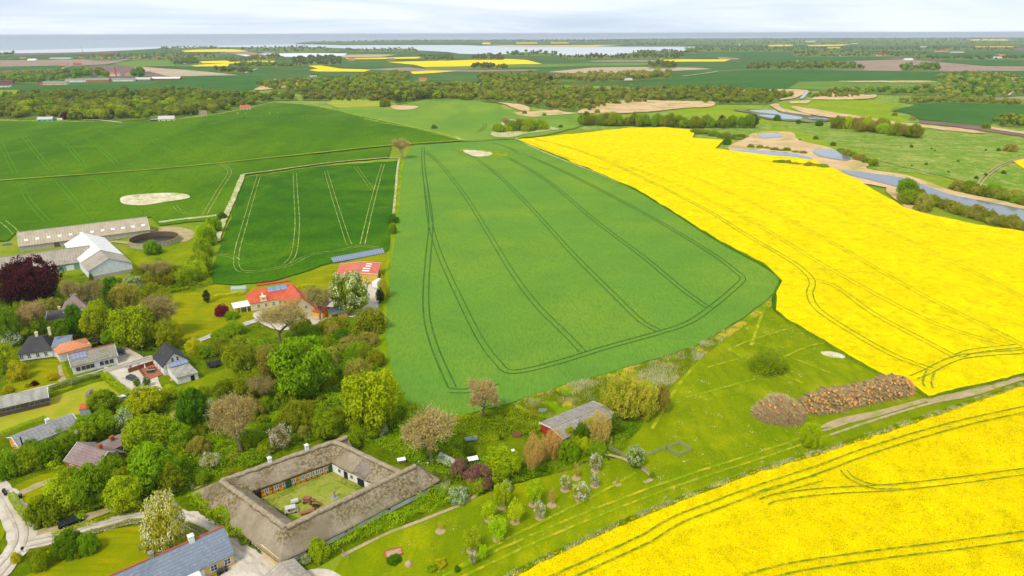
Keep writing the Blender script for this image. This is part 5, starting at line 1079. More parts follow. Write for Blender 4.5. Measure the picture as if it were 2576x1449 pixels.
boxvan('caravan', 'white caravan parked beside the teal walled house at the wood edge', G(152, 303), .1, 6, 2.3, 2.2)
# trampoline
tr = empty('trampoline', G(539, 921), 0, 'round black trampoline with safety net on the lawn', 'trampoline'); MB().lathe((0, 0, .82), [(2.1, 0), (2.1, .06)], 28).build('jumping_mat', M['darkgrey'], tr)
q = MB(); n = 28
for i in range(n): a0, a1 = 2*math.pi*i/n, 2*math.pi*(i+1)/n; q.tube((2.1*math.cos(a0), 2.1*math.sin(a0), .86), (2.1*math.cos(a1), 2.1*math.sin(a1), .86), .07)
q.build('rim', M['black'], tr); q = MB(); [q.tube((2.1*math.cos(k), 2.1*math.sin(k), 0), (2.1*math.cos(k), 2.1*math.sin(k), .85), .05) for k in np.arange(0, 6.2, 1.047)]; q.build('leg', M['grey'], tr)
mn, tn, bn = newmat('net mesh', .9, .1); bn.inputs['Base Color'].default_value = lin('2b2d2e'); bn.inputs['Alpha'].default_value = .45; q = MB(); n = 28
for i in range(n): a0, a1 = 2*math.pi*i/n, 2*math.pi*(i+1)/n; q.add([(2.05*math.cos(a0), 2.05*math.sin(a0), .9), (2.05*math.cos(a1), 2.05*math.sin(a1), .9), (2.2*math.cos(a1), 2.2*math.sin(a1), 2.6), (2.2*math.cos(a0), 2.2*math.sin(a0), 2.6)], [(0, 1, 2, 3)])
q.build('net', mn, tr); q = MB(); [q.tube((2.15*math.cos(k), 2.15*math.sin(k), .85), (2.25*math.cos(k), 2.25*math.sin(k), 2.65), .04) for k in np.arange(.3, 6.2, 1.047)]; q.build('net_pole', M['black'], tr)
# bins
def bin_(label, px, py, group=None, rz=.3):
    r = empty('wheelie_bin', G(px, py), rz, label, 'bin', group); MB().prism([(-.28, -.34, .95), (.28, -.34, .95), (.28, .34, .95), (-.28, .34, .95)], [(-.22, -.26, .05), (.22, -.26, .05), (.22, .24, .05), (-.22, .24, .05)]).build('body', M['black'], r)
    MB().prism([(-.3, -.37, 1.06), (.3, -.37, 1.06), (.3, .4, 1.12), (-.3, .4, 1.12)], [(-.3, -.37, .96), (.3, -.37, .96), (.3, .4, .96), (-.3, .4, .96)]).build('lid', M['darkgrey'], r); MB().tube((-.28, .3, .12), (.28, .3, .12), .12, n=10).build('wheels', M['black'], r)
bin_('black wheeled bin at the left edge, the upper of two by the lane', 11.5, 1241, 'bins by the lane'); bin_('black wheeled bin at the left edge, the lower of two by the lane', 16, 1247.5, 'bins by the lane'); bin_('black wheeled bin alone on grass behind the low clipped hedge', 53, 1254)
for i, (x, y) in enumerate(((551, 1447), (559.5, 1443), (570, 1437.5))): bin_(['black wheeled bin nearest the door of the yellow brick house', 'middle one of three black wheeled bins by the yellow brick house', 'black wheeled bin nearest the corner of the yellow brick house'][i], x, y, 'bins by the yellow brick house')
lp = empty('street_lamp', G(362, 903), 0, 'thin grey street lamp beside the lane left of the gabled house', 'street lamp'); MB().tube((0, 0, 0), (0, 0, 4.6), .07, .05).build('pole', M['grey'], lp); MB().box((.25, 0, 4.65), (.7, .25, .14)).build('lamp_head', M['grey'], lp)
mb = empty('mailbox', G(59.5, 1391), .2, 'black mailbox on a post at the lawn corner', 'mailbox'); MB().box((0, 0, .5), (.1, .1, 1.0)).build('post', M['wood_grey'], mb); MB().box((0, 0, 1.2), (.4, .5, .45)).build('box', M['black'], mb)
pst = empty('sundial_post', G(351, 1386), 0, 'short wooden post in a ring of earth on the lime green lawn', 'post'); MB().tube((0, 0, 0), (0, 0, 1.3), .16, .12, 10).build('shaft', M['wood_grey'], pst); MB().lathe((0, 0, 0), [(.9, .02), (.9, .08)], 16).build('earth_ring', M['dirt'], pst)
# white tables, tin shelter and junk behind the farm
def hive(label, px, py, s=1.6):
    r = empty('covered_stand', G(px, py), .3, label, 'stand'); MB().box((0, 0, 1.05), (s*1.3, s*.9, .1)).build('white_top', M['white'], r); q = MB(); [q.box((x*s*.5, y*s*.35, .5), (.1, .1, 1.0)) for x in (-1, 1) for y in (-1, 1)]; q.build('leg', M['wood_grey'], r); MB().box((0, 0, .6), (s*.8, s*.6, .6)).build('crate', M['wood_grey'], r)
hive('white topped stand in the undergrowth right behind the thatched farm', 1010.5, 1164); hive('white topped stand right of the tin roofed shelter', 1190, 1162, 2.0); hive('small white lid on a stand beside the orange bushes', 1288, 1142, 1.1)
ts = empty('tin_shelter', G(1124, 1172), 0, 'low open shelter under a slanted corrugated tin sheet with a rusty band', 'shelter')
P = [G(*p)-ts.location for p in ((1095, 1164), (1110, 1133), (1157, 1155), (1138, 1180))]
P = [G(1096, 1157, 1.2)-ts.location, G(1139, 1179, 1.2)-ts.location, G(1153, 1160, 2.6)-ts.location, G(1108, 1136, 2.6)-ts.location]
MB().slab([tuple(p) for p in P], .08).build('tin_roof', M['r_tin'], ts); q = MB(); [q.tube((p.x*.93, p.y*.93, -.1), (p.x*.93, p.y*.93, p.z), .07) for p in P]; q.build('post', M['wood_grey'], ts); q = MB(); q.slab([tuple(P[2]*.96), tuple(P[3]*.96), (P[3].x*.96, P[3].y*.96, 0), (P[2].x*.96, P[2].y*.96, 0)], .05); q.build('back_boards', M['wood_grey'], ts)
def barrel(label, px, py, mat='blue'):
    r = empty('barrel', G(px, py), 0, label, 'barrel'); MB().lathe((0, 0, 0), [(.27, 0), (.3, .1), (.29, .45), (.3, .8), (.27, .88)], 14).build('drum', M[mat], r); MB().lathe((0, 0, .88), [(.24, 0), (.24, .04)], 14).build('lid', M['white'], r)
barrel('blue barrel in the weeds, the one nearer the thatched roof', 1054, 1168); barrel('blue barrel in the weeds, the one nearer the tin shelter', 1076, 1172)
def trough(name, label, px, py, rz, L, col, cat='trough'):
    r = empty(name, G(px, py), rz, label, cat); q = MB(); q.box((0, -.5, .6), (L, .08, .6)); q.box((0, .5, .6), (L, .08, .6)); q.box((0, 0, .3), (L, 1, .08)); q.box((-L/2, 0, .6), (.08, 1, .6)); q.box((L/2, 0, .6), (.08, 1, .6)); q.build('tub', M[col], r); q = MB(); [q.box((x*L*.4, y*.4, .14), (.1, .1, .3)) for x in (-1, 1) for y in (-1, 1)]; q.build('leg', M['rust_dark'], r)
trough('feed_trough', 'long grey blue feed trough left of the bramble mass', 1185, 1108, .25, 3.2, 'w_lightblue'); trough('rusty_bin', 'red rusty iron bin on legs at the right of the brambles', 1300, 1098, -.1, 2.2, 'rust'); trough('old_tank', 'grey oil tank with rusty top in pale grass left of the red barn', 1365, 1037, -.2, 2.0, 'w_lightblue', 'tank')
jp = empty('scrap_heap', G(308, 1007), 0, 'heap of planks under a white sheet beside the clipped hedge', 'junk heap'); q = MB(); rr = random.Random(3)
for i in range(26): q.box((rr.uniform(-2, 2), rr.uniform(-1.6, 1.6), rr.uniform(.1, .9)), (rr.uniform(1, 2.6), .18, .08), rr.uniform(0, 3))
q.build('plank', M['wood_grey'], jp); MB().prism([(-1.6, .2, 1.2), (0, -.3, 1.4), (1.1, .6, 1.2), (-.4, 1.6, 1.1)], [(-1.7, .1, 1.05), (0, -.4, 1.25), (1.2, .6, 1.05), (-.4, 1.7, .95)]).build('white_sheet', M['white'], jp)
bp = empty('garden_shelter', G(248, 868), .1, 'dark canopy shelter on the grass behind the grey roofed white house', 'shelter'); q = MB(); q.slab([(-2.5, -1.8, 2.0), (2.5, -1.8, 2.0), (2.2, 0, 2.5), (-2.2, 0, 2.5)], .1); q.slab([(-2.2, 0, 2.5), (2.2, 0, 2.5), (2.5, 1.8, 2.0), (-2.5, 1.8, 2.0)], .1); q.build('canopy', M['black'], bp); q = MB(); [q.tube((x, y, 0), (x, y, 2), .05) for x in (-2.3, 2.3) for y in (-1.6, 1.6)]; q.build('post', M['darkgrey'], bp)
# ---------------------------------------------------------------- fences
def fence(label, pts, h=1.2, rails=3, step=2.4, mat='wood_grey', closed=False):
    P = [G(*p) for p in pts]; 
    if closed: P.append(P[0])
    r = empty('rail_fence', P[0], 0, label, 'fence'); o = P[0]
    for i in range(len(P)-1):
        a, b = P[i]-o, P[i+1]-o; L = (b-a).length; n = max(1, int(L/step)); rz = math.atan2((b-a).y, (b-a).x)
        for k in range(n+(1 if (i == len(P)-2 and not closed) else 0)): c = a.lerp(b, k/n); MB().box((c.x, c.y, c.z+h/2), (.12, .12, h)).build('post', M[mat], r)
        for k in range(rails): c = (a+b)/2; MB().box((c.x, c.y, c.z+h*(k+.75)/rails-.05), (L, .05, .12), rz).build('rail', M[mat], r)
fence('three rail wooden fence along the upper edge of the orchard', [(1532, 1130), (1572, 1152), (1608, 1176), (1645, 1200)])
fence('wooden rail fence leading from the little chestnut tree to the square pen', [(1622, 1150), (1660, 1135), (1676, 1131)])
fence('square pen of wooden rails standing alone on the grass', [(1676, 1131), (1708, 1117), (1738, 1134), (1707, 1150)], closed=True)
fence('row of thin posts beside the stone wall between the two green fields', [(998, 420), (992, 520), (985, 600), (978, 680)], 1.2, 1, 9)
fence('short leaning garden fence at the left end of the orchard', [(862, 1392), (878, 1408)], 1.0, 2, 1.5)
# ---------------------------------------------------------------- vegetation
def leafmat(name, c1, c2, c3, rnd=.35, rough=.6, trans=.35):
    """leaf colour varies from clump to clump and from tree to tree; light passes through the leaves"""
    m, t, b = newmat(name, rough, .04); v = vecn(t)
    def lin(h, _l=globals()['lin']):
        q = _l(h); k = 1.0 if name.startswith(('purple beech', 'red', 'black')) else 1.20; return (q[0]*1.10*k, q[1]*.86*k, q[2]*.35*k, 1) if q[1] > q[0]*.98 else (q[0]*k, q[1]*.97*k, q[2]*.7*k, 1)
    col = mixn(t, rampn(t, noisen(t, v, .55, 3), .36, .64), lin(c1), lin(c2))
    col = mixn(t, rampn(t, noisen(t, v, 2.6, 3), .50, .68), col, lin(c3))
    oi = t.nodes.new('ShaderNodeObjectInfo'); hv = t.nodes.new('ShaderNodeHueSaturation')
    for (sock, lo, hi) in (('Hue', .5-.018, .5+.018), ('Value', 1-rnd*.5, 1+rnd*.45)):
        r = t.nodes.new('ShaderNodeMapRange'); r.inputs['To Min'].default_value = lo; r.inputs['To Max'].default_value = hi
        mm = t.nodes.new('ShaderNodeMath'); mm.operation = 'FRACT'; k = t.nodes.new('ShaderNodeMath'); k.operation = 'MULTIPLY'; k.inputs[1].default_value = 7.3 if sock == 'Hue' else 1.0
        t.links.new(oi.outputs['Random'], k.inputs[0]); t.links.new(k.outputs[0], mm.inputs[0]); t.links.new(mm.outputs[0], r.inputs['Value']); t.links.new(r.outputs[0], hv.inputs[sock])
    t.links.new(col, hv.inputs['Color']); t.links.new(hv.outputs[0], b.inputs['Base Color'])
    tr = t.nodes.new('ShaderNodeBsdfTranslucent'); t.links.new(hv.outputs[0], tr.inputs['Color']); ms = t.nodes.new('ShaderNodeMixShader'); ms.inputs[0].default_value = trans
    out = t.nodes['Material Output']; t.links.new(b.outputs[0], ms.inputs[1]); t.links.new(tr.outputs[0], ms.inputs[2]); t.links.new(ms.outputs[0], out.inputs['Surface']); return m
LEAF = {
 'fresh': leafmat('fresh maple leaves', '93b814', 'a9c81c', '7aa010'), 'green': leafmat('mid green leaves', '76a012', '8cb41c', '618c10'),
 'dark': leafmat('deep green leaves', '56860f', '6a9618', '47740f'), 'olive': leafmat('olive young leaves', '7d961c', '90a828', '688416'),
 'rust': leafmat('rust coloured young leaves', '9c9040', 'aa9c4a', '889436'), 'copper': leafmat('purple beech leaves', '4e1f28', '63303a', '3c171f', .1),
 'gold': leafmat('golden yellow leaves', 'b8b414', 'c9c520', '9aa314'), 'lime': leafmat('light lime leaves', '9cc420', 'b0d42e', '84ad18'),
 'grey': leafmat('grey green leaves', '93a05a', 'a9b377', '7a8a42'), 'pine': leafmat('dark conifer needles', '4a6628', '567232', '3c5822', .2),
 'yew': leafmat('blackish yew needles', '2d4716', '38551c', '223a12', .1), 'purple': leafmat('red purple leaves', '8a2443', 'a03358', '6b1c34', .1),
 'bud': leafmat('brownish buds', 'bfa566', 'ccb372', 'a89c4c', .2), 'budgreen': leafmat('olive buds', '9a9a38', 'aaa850', '84862c', .2), 'orange': leafmat('orange brown twigs in bud', 'bfa464', 'ccb274', 'a8a04a', .2),
 'wood': leafmat('mixed wood leaves', '7c9632', '8ea640', '66842a', .5), 'farwood': leafmat('far wood leaves', '64803c', '748c48', '567234', .45),
 'lilac': leafmat('lilac leaves and flowers', '86704e', '8d5a68', '76823a', .1), 'spring': leafmat('cream green young leaves', 'a5b845', 'c0cb72', '87a02c', .1)}
BARK = layered('bark', '8a7d68', [('6f6353', 1.5, .4, .6, .8), ('a0957f', 4, .5, .65, .6)], bump=(5, .8, .05))
BARKD = layered('dark bark', '5a4c3c', [('483c30', 1.5, .4, .6, .8)]); TWIG = layered('pale twigs', 'b5a47c', [('9c8c64', 1.5, .4, .6, .8)])
M['petal'] = plain('white blossom', 'eeeee2', .7); M['cream_petal'] = plain('cream blossom', 'e6e5b8', .7); M['lilac_petal'] = plain('purple blossom', 'a3487a', .7)
def leaves(P, Nrm, size, rng, elong=1.3):
    n = len(P); Nrm = Nrm/(np.linalg.norm(Nrm, axis=1)[:, None]+1e-9)
    r = rng.normal(size=(n, 3)); U = np.cross(Nrm, r); U /= np.linalg.norm(U, axis=1)[:, None]+1e-9; V = np.cross(Nrm, U)
    s = size*rng.uniform(.6, 1.4, (n, 1)) if np.isscalar(size) else size[:, None]*rng.uniform(.7, 1.3, (n, 1)); U = U*s*elong*.5; V = V*s*.5
    v = np.stack([P-U, P+V*.9, P+U, P-V*.9], 1).reshape(-1, 3); q = np.arange(4*n).reshape(-1, 4); return v, q
def usph(n, rng):
    d = rng.normal(size=(n, 3)); return d/np.linalg.norm(d, axis=1)[:, None]
def clumps_for(shape, n, rng):
    """clump centres and radii in a unit tree: x,y in -1..1, z in 0..1 (height is 2 units before squash)"""
    if shape == 'bush': c, r, lo = np.array([0, 0, .30]), np.array([.86, .86, .62]), -.45
    elif shape == 'column': c, r, lo = np.array([0, 0, .50]), np.array([.80, .80, .46]), -1
    elif shape == 'cone': c, r, lo = np.array([0, 0, .5]), np.array([.8, .8, .46]), -1
    elif shape == 'low': c, r, lo = np.array([0, 0, .45]), np.array([.86, .86, .48]), -.8
    else: c, r, lo = np.array([0, 0, .53]), np.array([.84, .84, .44]), -.9
    D = usph(n*4, rng); D = D[D[:, 2] > lo][:n]; n = len(D)
    lobe = .70+.42*vnoise(D[:, 0]*3+9, D[:, 1]*3+D[:, 2]*4, .9); k = rng.uniform(.62, 1.0, n)**.5
    P = c+D*r*(lobe*k)[:, None]
    if shape == 'cone': P[:, :2] *= (1.35*(1-P[:, 2:3])+.12)
    if shape == 'column': P[:, :2] *= (1.0-.35*np.abs(P[:, 2:3]-.45))
    return P, D, c, r
def crown_mesh(name, shape, mats, seed, ncl=90, per=95, lsz=.055, crad=.20, aspect=1.15, petals=0.0, gap=0.0):
    """aspect: height / width in metres that the unit tree stands for; mats[1] is used for the share `petals` of faces"""
    rng = np.random.default_rng(seed); P, D, c, r = clumps_for(shape, ncl, rng)
    vs, qs, mi, b = [], [], [], 0; zs = 2*aspect
    for i in range(len(P)):
        cr = crad*rng.uniform(.55, 1.4); d = usph(per*2, rng); d = d[(d @ D[i]) > -.35][:per]; d[:, 2] = d[:, 2]*.85
        rad = cr*rng.uniform(.72, 1.08, (len(d), 1)); p = P[i]*np.array([1, 1, zs])+d*rad; p[:, 2] /= zs
        nrm = d+usph(len(d), rng)*.75+np.array([0, 0, .35]); pt = (rng.random(len(p)) < petals*(.6+.8*rng.random())) & (d[:, 2] > -.2); v, q = leaves(p*np.array([1, 1, zs]), nrm, np.where(pt, lsz*.8, lsz) if petals else lsz, rng); v[:, 2] /= zs
        v[:, 2] = np.maximum(v[:, 2], 0.0); vs.append(v); qs.append(q+b); b += len(v); mi.append(pt)
    ni = ncl*12; d = usph(ni, rng); p = c+d*r*rng.uniform(.3, .8, (ni, 1)); 
    if shape == 'cone': p[:, :2] *= (1.35*(1-p[:, 2:3])+.1)
    v, q = leaves(p*np.array([1, 1, zs]), usph(ni, rng), lsz*1.8, rng); v[:, 2] /= zs; v[:, 2] = np.maximum(v[:, 2], 0); vs.append(v); qs.append(q+b); mi.append(np.zeros(len(q), bool))
    me = np_mesh(name, np.vstack(vs), np.vstack(qs), np.concatenate(mi).astype(int))
    for m in mats: me.materials.append(m)
    return me
def branch_mesh(name, seed, bare=False, aspect=1.1, trunk_r=.05, top=.62):
    """tapered trunk with limbs in a unit tree; returns mesh and limb tip points"""
    rng = random.Random(seed); m = MB(); tips = []; zs = 2*aspect
    def grow(a, d, L, r, lvl):
        segs = 3 if lvl < 2 else 2; p = Vector(a)
        for k in range(segs):
            d = (d+Vector((rng.uniform(-.2, .2), rng.uniform(-.2, .2), rng.uniform(-.05, .15)))).normalized(); q = p+d*L/segs; r2 = r*.82
            m.tube((p.x, p.y, p.z/zs), (q.x, q.y, q.z/zs), 1e-3, 1e-3, 3) if False else TU(m, p, q, r, r2, zs, 6 if lvl < 2 else 3)
            p = q; r = r2
            if lvl >= 1 and k > 0 and lvl < MAXL: side(p, d, L*.55, r*.6, lvl+1)
        if lvl >= MAXL: tips.append((p, d)); return
        for _ in range(3 if lvl == 0 else 2): side(p, d, L*rng.uniform(.6, .8), r*.7, lvl+1)
        if lvl == 0:
            for _ in range(3): side(p-Vector((0, 0, L*.15)), d, L*.9, r*.55, lvl+1)
    def side(p, d, L, r, lvl):
        o = Vector((rng.uniform(-1, 1), rng.uniform(-1, 1), rng.uniform(-.15, .5))).normalized(); grow(p, (d*.55+o*.85+Vector((0, 0, .12))).normalized(), L, r, lvl)
    MAXL = 4 if bare else 2
    grow(Vector((0, 0, -.02)), Vector((0, 0, 1)), (.62 if bare else .8)*aspect, trunk_r, 0)
    me = bpy.data.meshes.new(name); me.from_pydata(m.v, [], m.f); me.update(); return me, tips
def TU(m, a, b, r0, r1, zs, n):
    d = (b-a).normalized(); u = d.orthogonal().normalized(); w_ = d.cross(u); vs = []
    for (c, r) in ((a, r0), (b, r1)):
        for i in range(n):
            t = 2*math.pi*i/n; q = c+(u*math.cos(t)+w_*math.sin(t))*r; vs.append((q.x, q.y, q.z/zs))
    m.add(vs, [(i, (i+1) % n, (i+1) % n+n, i+n) for i in range(n)])
def twig_mesh(name, tips, mats, seed, aspect, per=30, tl=.16, bud=.022, nb=2):
    rng = np.random.default_rng(seed); zs = 2*aspect; n = len(tips)*per
    B = np.repeat(np.array([t[0] for t in tips]), per, 0); Dn = np.repeat(np.array([t[1] for t in tips]), per, 0)
    d = Dn*.5+usph(n, rng)*1.0+np.array([0, 0, .15]); d /= np.linalg.norm(d, axis=1)[:, None]; B = B+usph(n, rng)*rng.uniform(0, .10, (n, 1)); L = tl*rng.uniform(.4, 1.2, (n, 1))
    s = np.cross(d, usph(n, rng)); s /= np.linalg.norm(s, axis=1)[:, None]+1e-9; s *= .0042
    v1 = np.stack([B-s, B+s, B+d*L+s*.3, B+d*L-s*.3], 1).reshape(-1, 3); q1 = np.arange(4*n).reshape(-1, 4)
    k = rng.uniform(.2, 1.1, (n*nb, 1)); Pb = np.repeat(B, nb, 0)+np.repeat(d*L, nb, 0)*k+usph(n*nb, rng)*.012; v2, q2 = leaves(Pb, usph(n*nb, rng), bud, rng)
    v = np.vstack([v1, v2]); v[:, 2] /= zs; q = np.vstack([q1, q2+len(v1)]); me = np_mesh(name, v, q, np.concatenate([np.zeros(len(q1)), np.ones(len(q2))]).astype(int))
    for m in mats: me.materials.append(m)
    # fit the crown into the unit box
    return me
PR = {}
def proto(kind):
    """(list of (trunk mesh, crown mesh)), object name"""
    if kind in PR: return PR[kind]
    K = dict(fresh=('broadleaf_tree', 'round', 'fresh', {}), green=('broadleaf_tree', 'round', 'green', {}), dark=('broadleaf_tree', 'round', 'dark', {}), olive=('broadleaf_tree', 'round', 'olive', dict(per=70, lsz=.045)), rust=('broadleaf_tree', 'round', 'rust', dict(per=60, lsz=.045)),
      copper=('copper_beech', 'low', 'copper', dict(ncl=150, per=110, lsz=.04, crad=.16)), gold=('garden_bush', 'bush', 'gold', dict(ncl=50)), lime=('broadleaf_tree', 'round', 'lime', dict(per=60, lsz=.06)), grey=('shrub', 'bush', 'grey', {}), pine=('pine_tree', 'round', 'pine', dict(ncl=60)),
      yew=('columnar_conifer', 'column', 'yew', dict(ncl=80, per=80, crad=.22)), columngreen=('columnar_shrub', 'column', 'dark', dict(ncl=80, per=80)), purple=('red_maple', 'bush', 'purple', dict(ncl=60)), bush=('shrub', 'bush', 'green', {}), bushdark=('shrub', 'bush', 'dark', {}), bushfresh=('shrub', 'bush', 'fresh', {}), bushlime=('shrub', 'bush', 'lime', {}), busholive=('shrub', 'bush', 'olive', dict(per=70)),
      bushpurple=('shrub', 'bush', 'copper', dict(ncl=50)), candle=('horse_chestnut', 'low', 'green', dict(ncl=120, per=110, lsz=.045, crad=.15, petals=.55, pm='cream_petal')), white=('flowering_tree', 'round', 'grey', dict(ncl=60, per=60, lsz=.045, petals=.6, pm='petal')), whitebush=('flowering_shrub', 'bush', 'green', dict(ncl=70, per=80, lsz=.05, petals=.45, pm='petal')),
      cream=('flowering_tree', 'low', 'spring', dict(ncl=75, per=95, lsz=.05, crad=.19, petals=.5, pm='cream_petal')), lilac=('lilac_bush', 'bush', 'lilac', dict(ncl=70, petals=.22, pm='lilac_petal')), larch=('larch_tree', 'cone', 'olive', dict(ncl=110, per=70, crad=.15)), willow=('willow_tree', 'low', 'spring', dict(ncl=110, per=70, crad=.16, lsz=.04)), hazel=('bare_shrub', 'bush', 'orange', dict(per=60, lsz=.03, ncl=110, crad=.16)),
      thin=('shrub', 'bush', 'green', dict(per=28, lsz=.035, ncl=110)), orchard=('fruit_tree', 'round', 'lime', dict(ncl=42, per=42, lsz=.06, crad=.2)), orchardwhite=('fruit_tree', 'round', 'grey', dict(ncl=42, per=40, lsz=.055, petals=.8, pm='petal')), sapling=('fruit_tree', 'round', 'bud', dict(ncl=18, per=20, lsz=.07)))
    if kind in K:
        nm, shp, lf, kw = K[kind]; kw = dict(kw); pm = kw.pop('pm', None); mats = [LEAF[lf]]+([M[pm]] if pm else []); asp = {'bush': .45, 'column': 1.4, 'cone': .9}.get(shp, .62)
        out = []
        for s in range(3 if kind not in ('copper', 'candle', 'cream') else 1):
            sd = sum(map(ord, kind))*7+s; cm = crown_mesh('crown', shp, mats, sd, aspect=asp, **kw); tm, _ = branch_mesh('trunk', sd, aspect=asp, trunk_r=.045 if shp != 'bush' else .03); tm.materials.append(BARK); out.append((tm, cm))
    else:
        nm = 'bare_tree'; bud, tw, asp = {'bare': ('budgreen', TWIG, .6), 'barebrown': ('bud', TWIG, .55), 'barepale': ('bud', TWIG, .75)}[kind]; out = []
        for s in range(3):
            sd = sum(map(ord, kind))*3+s; tm, tips = branch_mesh('trunk', sd, True, asp); tm.materials.append(BARK); tips = tips[:620]
            cm = twig_mesh('crown', tips, [tw, LEAF[bud]], sd, asp, per=max(8, 5200//max(1, len(tips)))); out.append((tm, cm))
            mx_ = max(max(abs(v.co.x), abs(v.co.y)) for v in cm.vertices); mz = max(v.co.z for v in cm.vertices)
            for me in (tm, cm):
                a = np.empty(len(me.vertices)*3, np.float32); me.vertices.foreach_get('co', a); a = a.reshape(-1, 3); a[:, :2] /= mx_*.95; a[:, 2] /= mz; me.vertices.foreach_set('co', a.ravel()); me.update()
    PR[kind] = (nm, out); return PR[kind]
TC = [0]
def tree(kind, cx, top, base, wpx, label, group=None, name=None, cat=None, hmul=1.0):
    """cx, top, base, width measured in the photograph; base is where the stem meets the ground"""
    nm, vs = proto(kind); TC[0] += 1; tm, cm = vs[TC[0] % len(vs)]
    if kind[:4] not in ('bare', 'orch', 'sapl', 'crea'): base -= wpx*(.22 if 'bush' in nm or 'shrub' in nm else .10)*min(1.0, math.sin(R(20.4)+math.atan((base-724)/FX))*2)
    base = max(base, top+wpx*.3); p = G(cx, base); s = scale_at(p); wd = wpx/s
    # height whose top is seen at row `top`
    lo, hi = .5, 40.0
    for _ in range(18):
        h = (lo+hi)/2
        if proj((p.x, p.y, p.z+h))[1] > top: lo = h
        else: hi = h
    h = max(h*hmul, wd*.3)
    return tree_at(kind, p, wd, h, label, group, name, cat, (tm, cm))
def tree_at(kind, p, wd, h, label, group=None, name=None, cat=None, pair=None, parts=True):
    nm, vs = proto(kind); tm, cm = pair or vs[TC[0] % len(vs)]; TC[0] += 1
    ct = cat or ('shrub' if any(k in nm for k in ('shrub', 'bush')) else 'tree')
    r = empty(name or nm, p, (TC[0]*2.39996) % 6.283, label, ct, group); r.scale = (wd/2, wd/2, h)
    for (n_, me) in (('trunk', tm), ('crown', cm)):
        o = bpy.data.objects.new(n_, me); C.objects.link(o); o.parent = r
    return r
T = tree
T('copper', 80, 652, 768, 158, 'huge dark purple beech in front of the grey barn at the left')
T('barebrown', 92, 755, 845, 82, 'leafless brown tree below the huge purple beech'); T('bare', 180, 700, 765, 52, 'thin budding tree at the right edge of the purple beech')
T('bare', 238, 700, 800, 78, 'tall budding tree above the pale manor house'); T('dark', 290, 700, 776, 58, 'dark green tree between the budding tree and the rust coloured one')
T('candle', 338, 692, 748, 62, 'cream flowering chestnut among trees below the white barn'); T('rust', 322, 712, 788, 82, 'rust coloured round tree below the white barn')
T('olive', 392, 716, 790, 82, 'yellow olive tree just right of the rust coloured tree'); T('bare', 412, 735, 850, 112, 'wide half bare tree at the edge of the lime lawn')
T('fresh', 343, 775, 885, 122, 'big bright green tree above the lane behind the deck'); T('fresh', 258, 765, 862, 90, 'bright green tree left of the biggest bright one above the lane')
T('dark', 200, 768, 856, 52, 'narrow dark green tree in front of the manor house'); T('dark', 160, 806, 868, 62, 'dark tree behind the black roofed and orange houses'); T('dark', 28, 785, 868, 72, 'dark green tree at the left above the black roofed house')
T('whitebush', 30, 830, 880, 60, 'white flecked shrub left of the black roofed house'); T('olive', 432, 805, 882, 80, 'olive tree right of the bright trees behind the gabled house'); T('dark', -10, 770, 850, 70, 'dark tree cut by the left edge below the beech')
T('green', 285, 830, 872, 56, 'small green tree behind the dark blue car'); T('green', 105, 795, 850, 60, 'green tree in front of the bare brown one below the beech')
T('fresh', 18, 868, 946, 76, 'yellow green round tree cut by the left edge beside the black roofed house'); T('gold', 50, 912, 966, 58, 'yellowish bush on the lawn below the black roofed house'); T('gold', 134, 935, 962, 32, 'round golden bush beside the looped path'); T('gold', 22, 968, 992, 28, 'small golden bush at the roadside by the dark wooden shed'); T('bushpurple', 89, 957, 974, 20, 'small purple bush by the lane'); T('gold', 70, 965, 978, 16, 'tiny golden bush next to the small purple one')
for i, (x, t, b, w_, k) in enumerate(((560, 534, 554, 26, 'bushdark'), (538, 545, 590, 50, 'bush'), (522, 560, 622, 62, 'bushfresh'), (512, 600, 652, 52, 'bushfresh'), (505, 632, 690, 62, 'bushfresh'), (492, 655, 708, 62, 'bushfresh'), (470, 672, 722, 70, 'bush'))):
    T(k, x, t, b, w_, ['round dark bush at the top end of the hedgerow by the dark field', 'second bush down the hedgerow by the dark field', 'wide bright bush in the upper part of the hedgerow', 'bright bush in the middle of the hedgerow', 'bright bush fifth down the hedgerow', 'bright bush second from the bottom of the hedgerow', 'mid green bush at the bottom end of the hedgerow'][i], 'bushes of the hedgerow left of the dark field')
T('busholive', 440, 668, 722, 80, 'olive thicket left of the hedgerow bottom'); T('bare', 402, 655, 710, 90, 'scrubby half bare bush right of the white barn'); T('busholive', 372, 690, 735, 70, 'olive bush above the rust coloured tree')
T('bush', 385, 604, 646, 50, 'round green bush in front of the slurry tank'); T('bushdark', 269, 664, 694, 30, 'feathery dark shrub in front of the white barn gable'); T('bushdark', 232, 688, 712, 12, 'tiny dark shrub by the corner of the white barn')
T('busholive', 352, 672, 700, 36, 'small olive shrub right of the white barn gable')
T('yew', 521, 729, 764, 25, 'black green column at the left end of the clipped hedge'); T('yew', 958, 722, 765, 28, 'black green column beside the gold bushes and white trailer'); T('gold', 968, 700, 755, 34, 'gold green bush behind the black green column at the big field')
T('busholive', 948, 680, 706, 34, 'scrubby bush at the corner of the yellow barn'); T('pine', 882, 682, 694, 8, 'tiny fir on the grass behind the yellow barn')
T('purple', 560, 765, 796, 40, 'red purple maple bush left of the white porch'); T('bush', 585, 785, 808, 42, 'green bush right of the red purple maple'); T('bush', 590, 812, 852, 60, 'white flecked green bush by the drive to the yellow farmhouse')
T('barepale', 706, 752, 866, 158, 'great bare pale tree in front of the yellow farmhouse'); T('bare', 805, 720, 805, 90, 'half bare tree in front of the red cross wing')
T('candle', 884, 680, 795, 112, 'horse chestnut covered in cream candles in front of the yellow barn'); T('bushlime', 878, 770, 792, 28, 'small lime shrub below the flowering horse chestnut')
